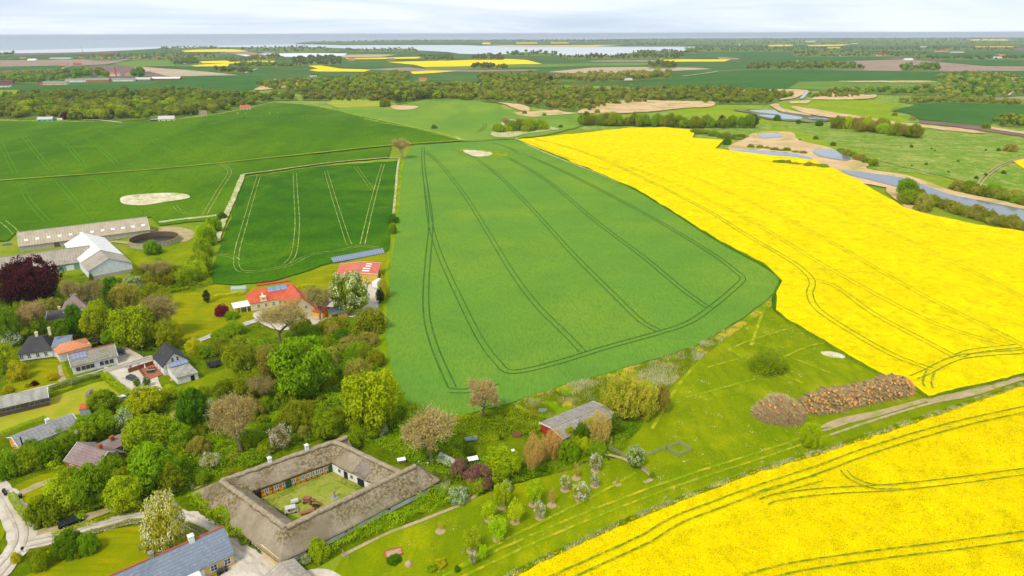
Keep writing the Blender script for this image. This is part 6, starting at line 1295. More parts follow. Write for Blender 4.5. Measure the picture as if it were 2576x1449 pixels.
T('busholive', 930, 778, 850, 90, 'tall olive scrub between the horse chestnut and the big field'); T('grey', 885, 845, 888, 80, 'grey green bush right of the big dark maple'); T('busholive', 840, 800, 850, 90, 'olive bush below the slate roofed cottage'); T('grey', 928, 838, 880, 60, 'grey green bush nearest the big field')
T('bush', 900, 865, 905, 70, 'green bush above the rust coloured one by the big field'); T('busholive', 945, 880, 930, 56, 'olive bush at the field edge right of the rust coloured one'); T('bush', 780, 820, 862, 70, 'green bush right of the great bare tree'); T('busholive', 760, 800, 840, 60, 'olive bush behind the great bare tree at the yard')
T('green', 765, 858, 1012, 172, 'biggest round mid green maple in the middle of the wild garden'); T('fresh', 935, 942, 1090, 170, 'large yellow green maple beside the big field'); T('rust', 905, 905, 975, 88, 'rust coloured tree between the two large maples and the field')
T('rust', 690, 868, 965, 92, 'rust brown tree touching the left side of the round mid green maple'); T('olive', 612, 852, 950, 100, 'olive tree behind the trampoline'); T('busholive', 555, 856, 900, 80, 'dense olive bush above the trampoline'); T('gold', 492, 852, 895, 50, 'golden flowering bush behind the gabled house'); T('bush', 525, 868, 905, 56, 'green bush right of the golden one behind the gabled house'); T('bush', 560, 830, 862, 60, 'green bush along the drive to the yellow farmhouse')
T('olive', 625, 935, 1015, 95, 'thin olive tree left of the round mid green maple'); T('bare', 662, 945, 1020, 80, 'grey twiggy tree at the lower left of the mid green maple'); T('olive', 572, 958, 1022, 80, 'olive tree above the great brown bare tree')
T('barebrown', 608, 990, 1142, 158, 'great brown leafless tree behind the thatched farm'); T('olive', 745, 1015, 1092, 92, 'round olive tree behind the chimneys of the thatched farm'); T('green', 822, 1040, 1112, 84, 'bright bushy tree behind the north corner of the farm'); T('bush', 720, 985, 1040, 76, 'green bush between the mid green maple and olive tree')
T('dark', 496, 980, 1090, 84, 'tall dark green tree left of the great brown bare tree'); T('white', 533, 1010, 1080, 50, 'pale flowering tree touching the great brown bare tree'); T('fresh', 375, 975, 1048, 110, 'spreading bright tree below the gravel yard'); T('green', 265, 985, 1038, 78, 'green tree in the dry lawn corner behind the small red shed'); T('lime', 432, 968, 1008, 44, 'slim light tree below the low annex')
T('bushpurple', 287, 1032, 1048, 26, 'dark purple shrub behind the slate roofed house'); T('white', 232, 978, 1012, 34, 'little white blossom tree on the dry lawn')
T('green', 376, 1050, 1150, 128, 'broad green tree right of the brick annex'); T('green', 270, 1045, 1098, 80, 'green tree behind the red brick house'); T('whitebush', 312, 1035, 1095, 64, 'dark shrub full of white flowers behind the brick annex'); T('green', 212, 1065, 1125, 72, 'green tree between the slate roof and the red brick house'); T('bush', 172, 1090, 1150, 66, 'green bush left of the red brick house roof'); T('bush', 125, 1110, 1176, 84, 'bushy green tree in front of the slate roofed house'); T('bush', 75, 1128, 1198, 84, 'bushy green tree second from the left edge below the slate roof'); T('bush', 20, 1140, 1215, 76, 'bushy green tree cut by the left edge below the slate roof')
T('green', 395, 1120, 1235, 134, 'wide olive green tree right of the red brick house'); T('larch', 440, 1165, 1250, 80, 'feathery cone shaped tree above the cream flowering one'); T('lime', 322, 1205, 1292, 108, 'light lime green tree beside the drive above the gravel road'); T('green', 238, 1175, 1282, 100, 'green tree left of the light lime one'); T('bushlime', 160, 1205, 1300, 100, 'bright green bushy tree above the black car'); T('bush', 118, 1250, 1330, 104, 'rounded green shrub mass left of the black car'); T('bush', 175, 1180, 1240, 80, 'green bush behind the bright trees near the red brick house'); T('bush', 280, 1150, 1215, 80, 'green bush in front of the red brick house gable')
T('cream', 425, 1243, 1388, 118, 'tall cream flowering tree on the lawn by the blue grey roof'); T('bushdark', 178, 1338, 1408, 86, 'dark green shrub on the lime lawn, left of a lighter one'); T('bush', 228, 1345, 1400, 60, 'lighter shrub touching the dark one on the lime lawn'); T('bush', 108, 1385, 1440, 50, 'small feathery shrub on the lime lawn near the gravel'); T('busholive', 198, 1388, 1408, 24, 'little round olive bush at the foot of the lawn shrubs'); T('gold', 42, 1390, 1420, 30, 'pale yellow bush at the lawn corner by the gravel'); T('bushlime', 205, 1292, 1312, 24, 'bright bush right beside the black car')
T('white', 530, 1140, 1184, 56, 'round white blossom tree left of the farm roof ridge'); T('white', 708, 1068, 1140, 62, 'white blossom tree behind the farm between the chimneys'); T('bush', 672, 1108, 1150, 44, 'round bright bush behind the farm chimney'); T('grey', 505, 1100, 1150, 60, 'pale grey green bush above the round white blossom tree'); T('green', 455, 1070, 1140, 84, 'green tree left of the pale grey green bush'); T('busholive', 590, 1185, 1210, 70, 'clipped olive bush behind the west corner of the farm'); T('bush', 510, 1190, 1222, 44, 'green bush at the end of the path west of the farm')
T('bush', 920, 1062, 1112, 90, 'round green bush behind the farm below the yellow green maple'); T('bush', 880, 1095, 1140, 70, 'green bush against the north gable of the farm'); T('whitebush', 960, 1068, 1100, 40, 'white flecked bush under the yellow green maple')
T('barebrown', 1088, 1028, 1165, 148, 'wide pale brown bare tree above the tin shelter'); T('barebrown', 1215, 943, 1052, 124, 'round brown bare tree standing against the big green field')
T('hazel', 1505, 1030, 1128, 78, 'orange brown twiggy bush hiding the right part of the red barn'); T('hazel', 1342, 1092, 1190, 62, 'orange brown bush in front of the red barn gable'); T('hazel', 1388, 1080, 1162, 66, 'orange brown bush right behind the one at the red barn gable'); T('bushdark', 1462, 1066, 1128, 50, 'dark green bush in front of the red barn between orange bushes'); T('columngreen', 1546, 1036, 1106, 38, 'dark green column at the right end of the red barn')
T('willow', 1560, 935, 1058, 110, 'tall yellow green willow behind the red barn'); T('willow', 1618, 962, 1058, 84, 'yellow green willow right of the tallest one'); T('rust', 1660, 970, 1040, 56, 'rusty twiggy bush at the right of the willows'); T('bush', 1430, 1110, 1165, 70, 'green bush right of the orange brown pair'); T('bush', 1500, 1115, 1150, 70, 'green bush at the foot of the orange brown barn bush')
T('fresh', 1265, 1132, 1214, 100, 'bright green round tree left of the orange bushes'); T('lilac', 1205, 1172, 1238, 82, 'purple flowering lilac bush, the larger right one'); T('lilac', 1158, 1160, 1208, 62, 'purple flowering lilac bush, the smaller left one'); T('whitebush', 1156, 1228, 1272, 62, 'round shrub covered in white blossom at the orchard edge'); T('whitebush', 1275, 1208, 1245, 34, 'little white flowering shrub at the right of the lilacs'); T('columngreen', 1258, 1090, 1110, 10, 'tiny green column in the weeds')
T('candle', 1597, 1120, 1180, 54, 'young horse chestnut by the corner of the orchard fence'); T('bushfresh', 2040, 1062, 1135, 60, 'lone green bush at the edge of the near rapeseed field'); T('thin', 1932, 882, 958, 118, 'wide thin twiggy bush alone on the grass'); T('bushlime', 802, 1355, 1418, 60, 'bright green bush by the south corner of the thatched farm'); T('whitebush', 770, 1395, 1422, 32, 'lilac and white flowering shrub at the south corner of the farm')
T('bush', 1640, 1185, 1206, 14, 'small shrub at the lower end of the orchard fence'); T('bush', 1070, 1180, 1215, 60, 'green bush right of the farm east end'); T('busholive', 1180, 1215, 1245, 60, 'olive bush behind the white blossom shrub'); T('columngreen', 346, 950, 978, 22, 'left one of two columnar shrubs by the gravel yard', 'columnar shrubs by the gravel yard'); T('columngreen', 371, 947, 978, 24, 'right one of two columnar shrubs by the gravel yard', 'columnar shrubs by the gravel yard')
T('barepale', 1012, 345, 402, 58, 'pale bare tree where the field walls meet'); T('bushdark', 988, 537, 566, 32, 'round dark bush on the line between the two fields'); T('bush', 988, 560, 592, 26, 'green bush just below the round dark one on the field line')
# orchard: fruit trees on mulch discs
def oc(x, y): return (815.8+x*.2667, 1159.2+y*.2667)
OR = [(1095, 665, 570, 52, 'sapling', 'smallest sapling on a mulch disc, alone at the left of the orchard'), (1640, 745, 535, 240, 'orchard', 'widest light green fruit tree in the lower middle of the orchard'), (1800, 578, 380, 190, 'orchard', 'thin green fruit tree in the middle of the orchard'), (1675, 440, 190, 210, 'orchard', 'tall light green fruit tree at the upper left of the orchard'), (1560, 560, 390, 180, 'orchard', 'light green fruit tree just left of the middle ones'),
 (2035, 538, 378, 140, 'orchardwhite', 'white blossom fruit tree with the lowest mulch disc in the middle'), (2145, 420, 255, 84, 'sapling', 'slim pinkish brown fruit tree'), (1970, 415, 190, 190, 'orchard', 'green fruit tree with white blossom tips'), (2410, 370, 200, 210, 'orchardwhite', 'wide pale blossom tree at the right of the orchard'), (2270, 275, 140, 120, 'orchardwhite', 'bright white blossom tree near the top of the orchard'), (2375, 165, 20, 80, 'sapling', 'nearly bare fruit tree at the top of the orchard'), (1390, 850, 640, 200, 'orchard', 'sparse green fruit tree at the bottom of the orchard')]
Q2 = [(1497, 1183, 1140, 42, 'orchardwhite', 'round white blossom tree nearest the fence corner'), (1552, 1217, 1200, 10, 'sapling', 'tiny twig on a mulch disc at the right end of the orchard'), (1496, 1222, 1188, 30, 'orchardwhite', 'small blossom tree half hidden behind the wide pale one')]
for (x, m_, t, w_, k, lb) in [(*oc(a[0], a[1]), oc(0, a[2])[1], a[3]*.2667, a[4], a[5]) for a in OR]+[(a[0], a[1], a[2], a[3], a[4], a[5]) for a in Q2]:
    T(k, x, t, m_, w_, lb, 'fruit trees of the orchard'); p = G(x, m_); d = empty('x', p); bpy.data.objects.remove(d); o = MB().lathe((0, 0, 0), [(1.15, -.1), (1.1, .09), (.3, .13)], 18).build('mulch_disc', M['mulch']); o.location = p
    tag(o, 'round mulch disc under the '+lb.split(',')[0].replace(' on a mulch disc', ''), 'mulch disc', 'mulch discs of the orchard')
    o['label'] = ' '.join(o['label'].split()[:16])
T('orchardwhite', 1190, 1386, 1422, 24, 'narrow upright white blossom sapling at the lower orchard edge'); T('orchard', 1215, 1370, 1408, 28, 'small green fruit tree at the lower orchard edge')
T('bushlime', 1085, 1420, 1440, 30, 'left part of a low golden hedge at the bottom of the orchard'); T('gold', 1110, 1408, 1430, 36, 'right part of a low golden hedge at the bottom of the orchard'); T('bushdark', 1150, 1422, 1441, 16, 'round dark little bush at the bottom of the orchard'); T('bushdark', 991, 1400, 1418, 42, 'low dark herb clump beside the raised garden bed')
rb = empty('raised_bed', G(990, 1392), .35, 'raised garden bed with red stone rim in the orchard grass', 'garden bed'); q = MB(); [q.box((0, y, .15), (3.6, .2, .35)) for y in (-1, 1)]; [q.box((x, 0, .15), (.2, 1.8, .35)) for x in (-1.7, 1.7)]; q.build('rim', M['ridge_tile'], rb); MB().box((0, 0, .1), (3.2, 1.8, .2)).build('soil', M['mulch'], rb)
hp = MB().lathe((0, 0, 0), [(.9, -.05), (.8, .3), (.45, .75), (.1, 1.0)], 16).build('straw_heap', M['mulch']); hp.location = G(1028, 1420); tag(hp, 'small round heap of straw on the orchard grass', 'straw heap')
gm = MB(); rr = random.Random(4); n = 26; rings = [(1, 0), (.75, .5), (.4, .85), (.1, 1)]; V = []
for (k, z) in rings: V += [((3.2*k*(1+.2*rr.random()))*math.cos(2*math.pi*i/n)*1.15, 2.2*k*(1+.2*rr.random())*math.sin(2*math.pi*i/n), z*.9-.05) for i in range(n)]
gm.add(V, [(a*n+i, a*n+(i+1) % n, (a+1)*n+(i+1) % n, (a+1)*n+i) for a in range(3) for i in range(n)]+[tuple(3*n+i for i in range(n))]); o = gm.build('rubble_mound', M['chalk'], None, True); o.location = G(2096, 893); o.rotation_euler = (0, 0, -.5); tag(o, 'pale mound of rubble on grass near the rapeseed edge', 'mound')
# clipped hedges
def hedge(label, pts, wd, ht, lf='green', lsz=.16, dens=90, rough=.12, name='clipped_hedge', cat='hedge', closed=True):
    P = unp(catmull([np.array(p, float) for p in pts]) if len(pts) > 2 else np.array(pts, float)); rng = np.random.default_rng(int(pts[0][0]*7+pts[0][1]) % 99991)
    A, B = P[:-1], P[1:]; L = np.linalg.norm(B-A, axis=1); n = int(L.sum()*(wd+2*ht)*dens); seg = rng.choice(len(L), n, p=L/L.sum()); t = rng.random((n, 1)); c = A[seg]*(1-t)+B[seg]*t; d = (B[seg]-A[seg])/L[seg][:, None]; nn = np.stack([-d[:, 1], d[:, 0], 0*d[:, 0]], 1)
    u = rng.random(n)*(wd+2*ht); left = u < ht; right = u > wd+ht; off_ = np.where(left, -wd/2, np.where(right, wd/2, u-ht-wd/2)); z = np.where(left, u, np.where(right, wd+2*ht-u, ht))
    hn = 1+(vnoise(c[:, 0], c[:, 1], 2.2)-.5)*rough*4; off_ = off_*(1+(vnoise(c[:, 0]+9, c[:, 1]+z, 1.1)-.5)*rough*3); p = c+nn*off_[:, None]; p[:, 2] += z*hn+rng.uniform(-.1, .06, n); p[:, :2] += rng.uniform(-.08, .08, (n, 2))
    N_ = nn*np.sign(off_)[:, None]*((left | right)[:, None])+np.array([0, 0, 1.0])*(~(left | right))[:, None]+usph(n, rng)*.8; o0 = P[0].copy(); v, q = leaves(p-o0, N_, lsz, rng); v[:, 2] = np.maximum(v[:, 2], -.2)
    o = link(name, np_mesh(name, v, q), LEAF[lf]); o.location = o0; tag(o, label, cat); 
    return o
hedge('dark clipped hedge along the lane above the dry lawn', [(125, 984), (200, 962), (262, 946)], 1.6, 1.6, 'green'); hedge('bright clipped hedge running down the left side of the gravel yard', [(262, 948), (290, 972), (328, 1002)], 1.9, 1.6, 'fresh')
hedge('long smooth clipped hedge behind the slate roofed house', [(-30, 1120), (40, 1088), (118, 1060)], 1.6, 1.8, 'green', .12); hedge('low yellowish hedge at the road fork on the left', [(30, 1250), (48, 1280), (72, 1312)], 1.3, 1.3, 'lime')
hedge('thick loose hedge between the gravel road and the farm west wing', [(490, 1250), (540, 1290), (600, 1335), (640, 1365)], 3.3, 2.3, 'fresh', .24, 60, .3); hedge('low brownish hedge around the lime green lawn', [(70, 1400), (110, 1385), (150, 1372), (230, 1345), (330, 1318), (400, 1312), (440, 1312)], .9, .9, 'olive', .15, 70, .2); hedge('low brownish hedge behind the blue grey roof', [(470, 1320), (500, 1335), (525, 1350)], .9, .8, 'olive')
hedge('clipped hedge left of the yellow farmhouse', [(540, 752), (580, 745), (614, 742)], 1.6, 1.5, 'gold'); hedge('short clipped hedge behind the cross wing of the yellow farmhouse', [(740, 728), (775, 724), (790, 722)], 1.6, 1.4, 'gold'); hedge('grassy bank with shrubs between the drive and the gravel road', [(130, 1350), (190, 1330), (250, 1312), (310, 1292), (360, 1285)], 1.4, .6, 'lime', .18, 60, .4, name='verge_hedge')
hedge('brown green hedge strip below the farm west wing', [(610, 1345), (660, 1375), (690, 1398)], 1.3, .6, 'olive', .15, 70, .3)
# rows and copses
def row(kind, n, x0, y0, x1, y1, hm, wm, label, group, jit=3, seed=1):
    rr = random.Random(seed)
    for i in range(n):
        t = (i+.5)/n; p = G(x0+(x1-x0)*t+rr.uniform(-jit, jit), y0+(y1-y0)*t+rr.uniform(-jit, jit)*.4); h = hm*rr.uniform(.6, 1.3)
        tree_at(kind if isinstance(kind, str) else rr.choice(kind), p, wm*rr.uniform(.85, 1.3), h, label, group)
row(['olive', 'fresh', 'green', 'olive'], 40, 1462, 314, 1770, 322, 12, 11, 'yellow green tree in the shelter belt above the rapeseed field', 'trees of the shelter belt above the rapeseed field', 5)
row(['pine', 'green'], 12, 1760, 322, 1900, 322, 12, 10, 'tree in the right end of the shelter belt above the rapeseed', 'trees at the right end of the shelter belt', 4, 3)
row(['bushfresh', 'busholive', 'bush'], 13, 1250, 335, 1375, 326, 11, 15, 'bushy tree of the small copse in the pale green hill field', 'trees of the copse in the hill field', 6, 4); T('barepale', 1274, 290, 330, 24, 'bare tree rising from the small copse in the hill field')
row(['busholive', 'rust', 'olive', 'bushfresh'], 20, 2098, 322, 2300, 348, 12, 16, 'yellow green tree in the thicket on the meadow slope', 'trees of the thicket on the meadow slope', 7, 5)
row(['bush', 'busholive'], 22, 1745, 335, 1870, 350, 4, 12, 'low grey green willow scrub at the corner of the rapeseed field', 'willow scrub beside the rapeseed corner', 9, 6); T('bushdark', 1829, 342, 366, 24, 'round dark bush at the tip of the rapeseed corner')
row(['busholive', 'grey'], 24, 2300, 500, 2560, 580, 6, 10, 'willow bush on the near bank of the long pond', 'willow bushes on the near pond bank', 6, 7); row(['busholive', 'grey', 'bush'], 22, 2400, 472, 2640, 530, 6, 11, 'willow bush on the far bank of the long pond', 'willow bushes on the far pond bank', 6, 8)
T('green', 2277, 448, 498, 58, 'large round tree standing in the bend of the long pond'); T('busholive', 2290, 478, 520, 64, 'olive bush in front of the round tree at the pond'); T('grey', 2320, 490, 535, 50, 'grey willow right below the round tree at the pond')
row(['bush', 'grey'], 9, 2110, 380, 2200, 418, 4.5, 9, 'round willow bush between the small ponds and the meadow', 'willow bushes by the small ponds', 5, 9); row(['bush', 'grey'], 9, 1945, 412, 2080, 425, 3, 8, 'low bush on the reedy bank below the small ponds', 'bushes on the reedy bank', 4, 10); row(['bush', 'grey'], 8, 1880, 372, 2030, 388, 3, 7, 'low bush among the reeds at the small ponds', 'bushes among the reeds', 4, 11)
rr = random.Random(21)
for (x, y, s, k) in ((2008, 312, 5, 'dark'), (2060, 318, 7, 'dark'), (1955, 304, 7, 'bushdark'), (1908, 302, 4, 'bush'), (2052, 352, 4, 'bushdark'), (2012, 355, 2, 'bushdark'), (2095, 368, 4, 'bushdark'), (2295, 303, 5, 'grey'), (2250, 292, 5, 'busholive'), (1475, 292, 6, 'bushdark'), (1320, 288, 5, 'bush'), (1369, 292, 4, 'bush'), (1092, 325, 5, 'bushdark'), (970, 270, 12, 'busholive'), (1502, 286, 6, 'bush'), (1370, 322, 4, 'bushdark'), (1410, 322, 4, 'bushdark'), (2540, 382, 8, 'grey'), (2480, 325, 7, 'bush')):
    tree_at(k, G(x, y), s*1.5, s, 'lone bush in open grassland at about %s' % ('far right' if x > 2400 else 'right' if x > 1880 else 'centre') if False else ['lone round dark bush', 'lone small green bush'][s < 5]+' in open ground '+('beyond the pale hill field' if x < 1600 else 'beside the mudflat pools' if x < 2100 and y < 330 else 'on the meadow above the ponds' if x < 2320 else 'at the right edge of the meadow'), 'lone bushes in the open meadows')
for i in range(20):
    x = rr.uniform(2130, 2570); y = rr.uniform(355, 465)
    if (x-2130)/440*70+385 < y-15: continue
    s = rr.uniform(1.5, 3.2); tree_at('bushdark', G(x, y), s*1.3, s, 'little thorn bush dotted over the flowering meadow', 'thorn bushes on the flowering meadow')
def scatter_bushes(poly, n, kinds, hm, label, group, seed):
    rng = np.random.default_rng(seed); W = unp(poly)[:, :2]; lo, hi = W.min(0), W.max(0); out = []; rr = random.Random(seed)
    while len(out) < n:
        c = rng.random((n*3, 2))*(hi-lo)+lo; out += [tuple(x) for x in c[inpoly(c, W)]]
    for (x, y) in out[:n]:
        h = hm*rr.uniform(.6, 1.4); k = rr.choice(kinds); tree_at(k, (x, y, gz(x, y)), h*rr.uniform(1.0, 1.6), h, label, group)
scatter_bushes([(640, 900), (760, 850), (880, 830), (940, 860), (950, 940), (1000, 1030), (1060, 1060), (940, 1105), (860, 1080), (760, 1110), (660, 1150), (560, 1180), (470, 1130), (440, 1040), (520, 985), (600, 960)], 80, ['bush', 'bushfresh', 'busholive', 'bush', 'grey', 'bushdark', 'thin'], 3.6, 'bush filling the wild garden between the thatched farm and the big field', 'bushes filling the wild garden', 61)
scatter_bushes([(20, 1150), (150, 1095), (230, 1060), (330, 1040), (440, 1060), (470, 1160), (400, 1240), (280, 1270), (190, 1290), (100, 1310), (80, 1290), (170, 1230), (330, 1200), (340, 1120), (200, 1120), (60, 1190)], 40, ['bush', 'bushfresh', 'bush', 'busholive', 'bushlime'], 3.6, 'bush among the trees around the red brick house', 'bushes around the red brick house', 62)
scatter_bushes([(0, 740), (120, 770), (240, 740), (400, 660), (500, 700), (430, 745), (430, 850), (300, 860), (180, 850), (0, 850)], 40, ['bush', 'bushfresh', 'busholive', 'thin', 'grey'], 3.8, 'bush among the trees around the pale manor house', 'bushes around the manor house', 63)
scatter_bushes([(1130, 1150), (1240, 1120), (1330, 1140), (1420, 1100), (1600, 1060), (1600, 1085), (1500, 1135), (1400, 1180), (1300, 1215), (1180, 1240)], 20, ['bush', 'bushfresh', 'bushdark', 'busholive'], 3.0, 'bush at the foot of the shrubs above the orchard', 'bushes above the orchard', 64)
# low-poly trees for the woods beyond the hills
def simple_crown(seed, leaf, n=900, lsz=.16, low=False):
    rng = np.random.default_rng(seed); c = np.array([0, 0, .55 if not low else .45]); d = usph(n, rng); k = (.72+.3*vnoise(d[:, 0]*2.5+5, d[:, 1]*2.5+d[:, 2]*3, .8))*rng.uniform(.7, 1, n)**.4
    p = c+d*np.array([.85, .85, .42])*k[:, None]; v, q = leaves(p*np.array([1, 1, 2.2]), d+usph(n, rng)*.6+np.array([0, 0, .3]), lsz, rng); v[:, 2] /= 2.2; v[:, 2] = np.maximum(v[:, 2], 0); return v, q
SIMP = {}
for lf in ('wood', 'olive', 'green', 'dark', 'rust', 'farwood', 'grey', 'pine', 'fresh', 'copper'):
    SIMP[lf] = []
    for s in range(2):
        v, q = simple_crown(s+len(lf)*5, lf); me = np_mesh('crown', v, q); me.materials.append(LEAF[lf]); SIMP[lf].append(me)
tm0, _ = branch_mesh('trunk', 77, aspect=.6, trunk_r=.06); tm0.materials.append(BARK)
def wtree(lf, p, wd, h, label, group, cat='tree'):
    TC[0] += 1; r = empty('woodland_tree', p, TC[0]*2.4 % 6.28, label, cat, group); r.scale = (wd/2, wd/2, h)
    for n_, me in (('trunk', tm0), ('crown', SIMP[lf][TC[0] % 2])):
        o = bpy.data.objects.new(n_, me); C.objects.link(o); o.parent = r
def wood(poly, n, label, group, kinds, hm=11, seed=1, individual=True, sort=True, wm=1.0):
    if not individual: n = int(n*1.25); hm *= .75; wm *= 1.15
    rng = np.random.default_rng(seed); P = np.array(poly); out = []
    W = unp(P)[:, :2]; lo, hi = W.min(0), W.max(0)
    while len(out) < n:
        c = rng.random((4*n, 2))*(hi-lo)+lo; out += [tuple(x) for x in c[inpoly(c, W)]]
    out = sorted(out[:n], key=lambda t: t[1]); rr = random.Random(seed)
    if individual:
        for (x, y) in out:
            h = hm*rr.uniform(.6, 1.25); kd = rr.choice(kinds); q_ = proj((x, y, 0))[0]; side = 'left' if q_ < 210 else 'middle' if q_ < 430 else 'right'
            wtree(kd, (x, y, gz(x, y)), h*rr.uniform(.75, 1.15)*wm, h, {'wood': 'dull green', 'olive': 'olive', 'green': 'mid green', 'fresh': 'bright green'}[kd]+' tree in the '+side+' front of the wood behind the left hill', 'trees of the wood behind the left hill')
    else:
        sheet('wood_floor', M['wood_floor'], poly, 4, jit=.6)
        by = {}
        for (x, y) in out: by.setdefault(rr.choice(kinds), []).append((x, y))
        vs, qs, mi, b = [], [], [], 0; mats = []
        for ki, (lf, L) in enumerate(by.items()):
            mats.append(LEAF[lf])
            for j, (x, y) in enumerate(L):
                v, q = FARC[j % 4]; h = hm*rr.uniform(.5, 1.5); wd = h*rr.uniform(.7, 1.3)*wm; a = rr.random()*6.28; ca_, sa_ = math.cos(a), math.sin(a)
                w_ = np.stack([(v[:, 0]*ca_-v[:, 1]*sa_)*wd/2+x, (v[:, 0]*sa_+v[:, 1]*ca_)*wd/2+y, v[:, 2]*h+gz(x, y)+off(4, math.hypot(x, y))*.6], 1); vs.append(w_); qs.append(q+b); b += len(v); mi.append(np.full(len(q), ki))
        me = np_mesh('wood', np.vstack(vs), np.vstack(qs), np.concatenate(mi)); o = link('wood', me, mats); tag(o, label, 'wood', None, 'stuff')
M['wood_floor'] = layered('woodland floor', '64803a', [('7a9044', .02, .4, .6, .8), ('557034', .08, .45, .65, .7)])
FARC = [simple_crown(90+s, '', 130, .42) for s in range(4)]
W1 = [(-250, 262), (0, 243), (200, 236), (480, 226), (540, 238), (740, 243), (752, 252), (690, 253), (640, 264), (560, 282), (430, 298), (300, 304), (0, 298), (-250, 315)]
wood([(0, 272), (300, 268), (560, 262), (640, 262), (560, 282), (430, 297), (300, 303), (100, 302), (0, 296)], 190, 'leafy tree in the front of the mixed wood behind the left hill', 'trees of the wood behind the left hill', ['wood', 'wood', 'olive', 'green', 'wood', 'wood', 'fresh'], 12, 2, wm=1.3)
wood(W1, 800, 'mixed spring wood behind the dark green hill at the left', None, ['wood', 'olive', 'farwood', 'wood', 'green'], 11, 3, False)
wood([(755, 240), (1000, 232), (1180, 240), (1190, 250), (1010, 255), (760, 252)], 260, 'scrub wood between the left hill and the pale green hill', None, ['wood', 'olive', 'farwood'], 8, 4, False)
wood([(980, 248), (1120, 240), (1130, 250), (1000, 262)], 70, 'dark pine grove behind the pale green hill field', None, ['pine', 'pine', 'green'], 12, 41, False)
wood([(1130, 228), (1420, 222), (1700, 226), (1760, 250), (1570, 262), (1480, 280), (1400, 278), (1330, 266), (1230, 256), (1130, 252)], 700, 'broad wood and willow scrub beyond the pale green hill', None, ['wood', 'wood', 'farwood', 'grey', 'green'], 9, 5, False)
wood([(1690, 226), (1800, 226), (1960, 236), (1990, 246), (1930, 262), (1780, 262), (1730, 250)], 240, 'wood at the right of the reed beds', None, ['wood', 'farwood', 'green', 'olive'], 10, 6, False)
wood([(640, 214), (900, 196), (1000, 184), (1030, 190), (1010, 215), (1200, 214), (1400, 205), (1410, 218), (1200, 232), (760, 236), (700, 230)], 750, 'belt of woodland and gardens across the middle distance', None, ['wood', 'farwood', 'green', 'dark', 'olive'], 11, 7, False)
wood([(1200, 192), (1380, 190), (1390, 208), (1210, 212)], 130, 'small wood left of the white farm with the purple tree', None, ['farwood', 'wood', 'green'], 13, 8, False)
wood([(1400, 196), (1690, 186), (1690, 198), (1500, 208), (1400, 207)], 110, 'grey green poplar and willow row in the middle distance', None, ['grey', 'wood'], 15, 9, False)
wood([(1880, 168), (2000, 160), (2150, 164), (2175, 174), (1880, 176)], 150, 'long tree belt above the wide green field at the right', None, ['farwood', 'wood', 'green', 'wood'], 14, 10, False)
wood([(2270, 170), (2350, 166), (2365, 178), (2270, 178)], 40, 'small tree group on the ploughed field at the right', None, ['farwood', 'green'], 16, 11, False)
wood([(2350, 192), (2450, 185), (2560, 195), (2600, 210), (2600, 238), (2400, 252), (2350, 240), (2200, 238), (2060, 232), (2060, 226), (2200, 228), (2380, 222)], 420, 'wooded slope at the right edge with hedges leading left', None, ['farwood', 'wood', 'dark', 'grey', 'green', 'wood'], 10, 12, False)
wood([(2260, 255), (2450, 248), (2580, 262), (2570, 266), (2400, 258), (2300, 262)], 80, 'hedge behind the dark green field at the right', None, ['wood', 'grey'], 8, 13, False)
wood([(2500, 305), (2700, 300), (2700, 322), (2520, 318)], 60, 'dark thicket at the right edge below the green field', None, ['farwood', 'wood'], 10, 14, False)
wood([(2030, 240), (2090, 238), (2160, 240), (2160, 246), (2060, 248)], 40, 'scrub in the tan reeds near the canal', None, ['wood'], 7, 15, False)
wood([(0, 195), (80, 188), (170, 185), (190, 196), (100, 212), (0, 205)], 150, 'trees around the farmstead at the far left', None, ['farwood', 'green', 'wood', 'olive'], 14, 16, False)
wood([(180, 188), (225, 182), (230, 196), (190, 200)], 22, 'big round trees left of the farm with red chimney', None, ['farwood', 'dark', 'green'], 20, 17, False); wood([(244, 184), (275, 184), (275, 196), (246, 196)], 12, 'round trees right of the big round group by the far farm', None, ['green', 'dark'], 16, 18, False); wood([(336, 188), (360, 182), (360, 198), (338, 200)], 10, 'dark trees right of the far red roofed farmhouse', None, ['dark'], 16, 19, False)
wood([(580, 168), (620, 160), (735, 164), (735, 170), (620, 170)], 90, 'tree clumps along the yellow strips in the distance at the left', None, ['farwood', 'wood', 'green'], 12, 20, False)
wood([(735, 152), (800, 144), (860, 146), (855, 164), (740, 166)], 120, 'dark tree mass right of the white film fields', None, ['farwood', 'dark'], 15, 22, False)
wood([(430, 158), (490, 152), (500, 162), (440, 164)], 40, 'trees around a far farm left of the yellow strips', None, ['farwood', 'dark'], 14, 23, False); wood([(540, 178), (620, 176), (640, 184), (560, 184)], 30, 'tree group in the green field right of the tan soil', None, ['farwood', 'dark'], 15, 24, False)
wood([(560, 150), (700, 140), (720, 148), (580, 158)], 90, 'village trees below the far yellow strip', None, ['farwood', 'wood'], 13, 25, False); wood([(180, 143), (430, 134), (560, 138), (540, 150), (430, 152), (230, 152)], 240, 'trees of the village near the shore at the left', None, ['farwood', 'green', 'wood'], 11, 26, False)
wood([(0, 137), (35, 134), (35, 139), (0, 141)], 16, 'dark tree clump on the far left shore', None, ['farwood'], 14, 27, False); wood([(400, 121), (550, 119), (560, 124), (410, 126)], 80, 'tree line on the shore behind the far yellow strip', None, ['farwood'], 14, 28, False)
wood([(560, 124), (650, 120), (760, 117), (860, 124), (850, 132), (720, 134), (600, 128)], 120, 'far hedges and trees right of the yellow strip by the shore', None, ['farwood'], 13, 29, False)
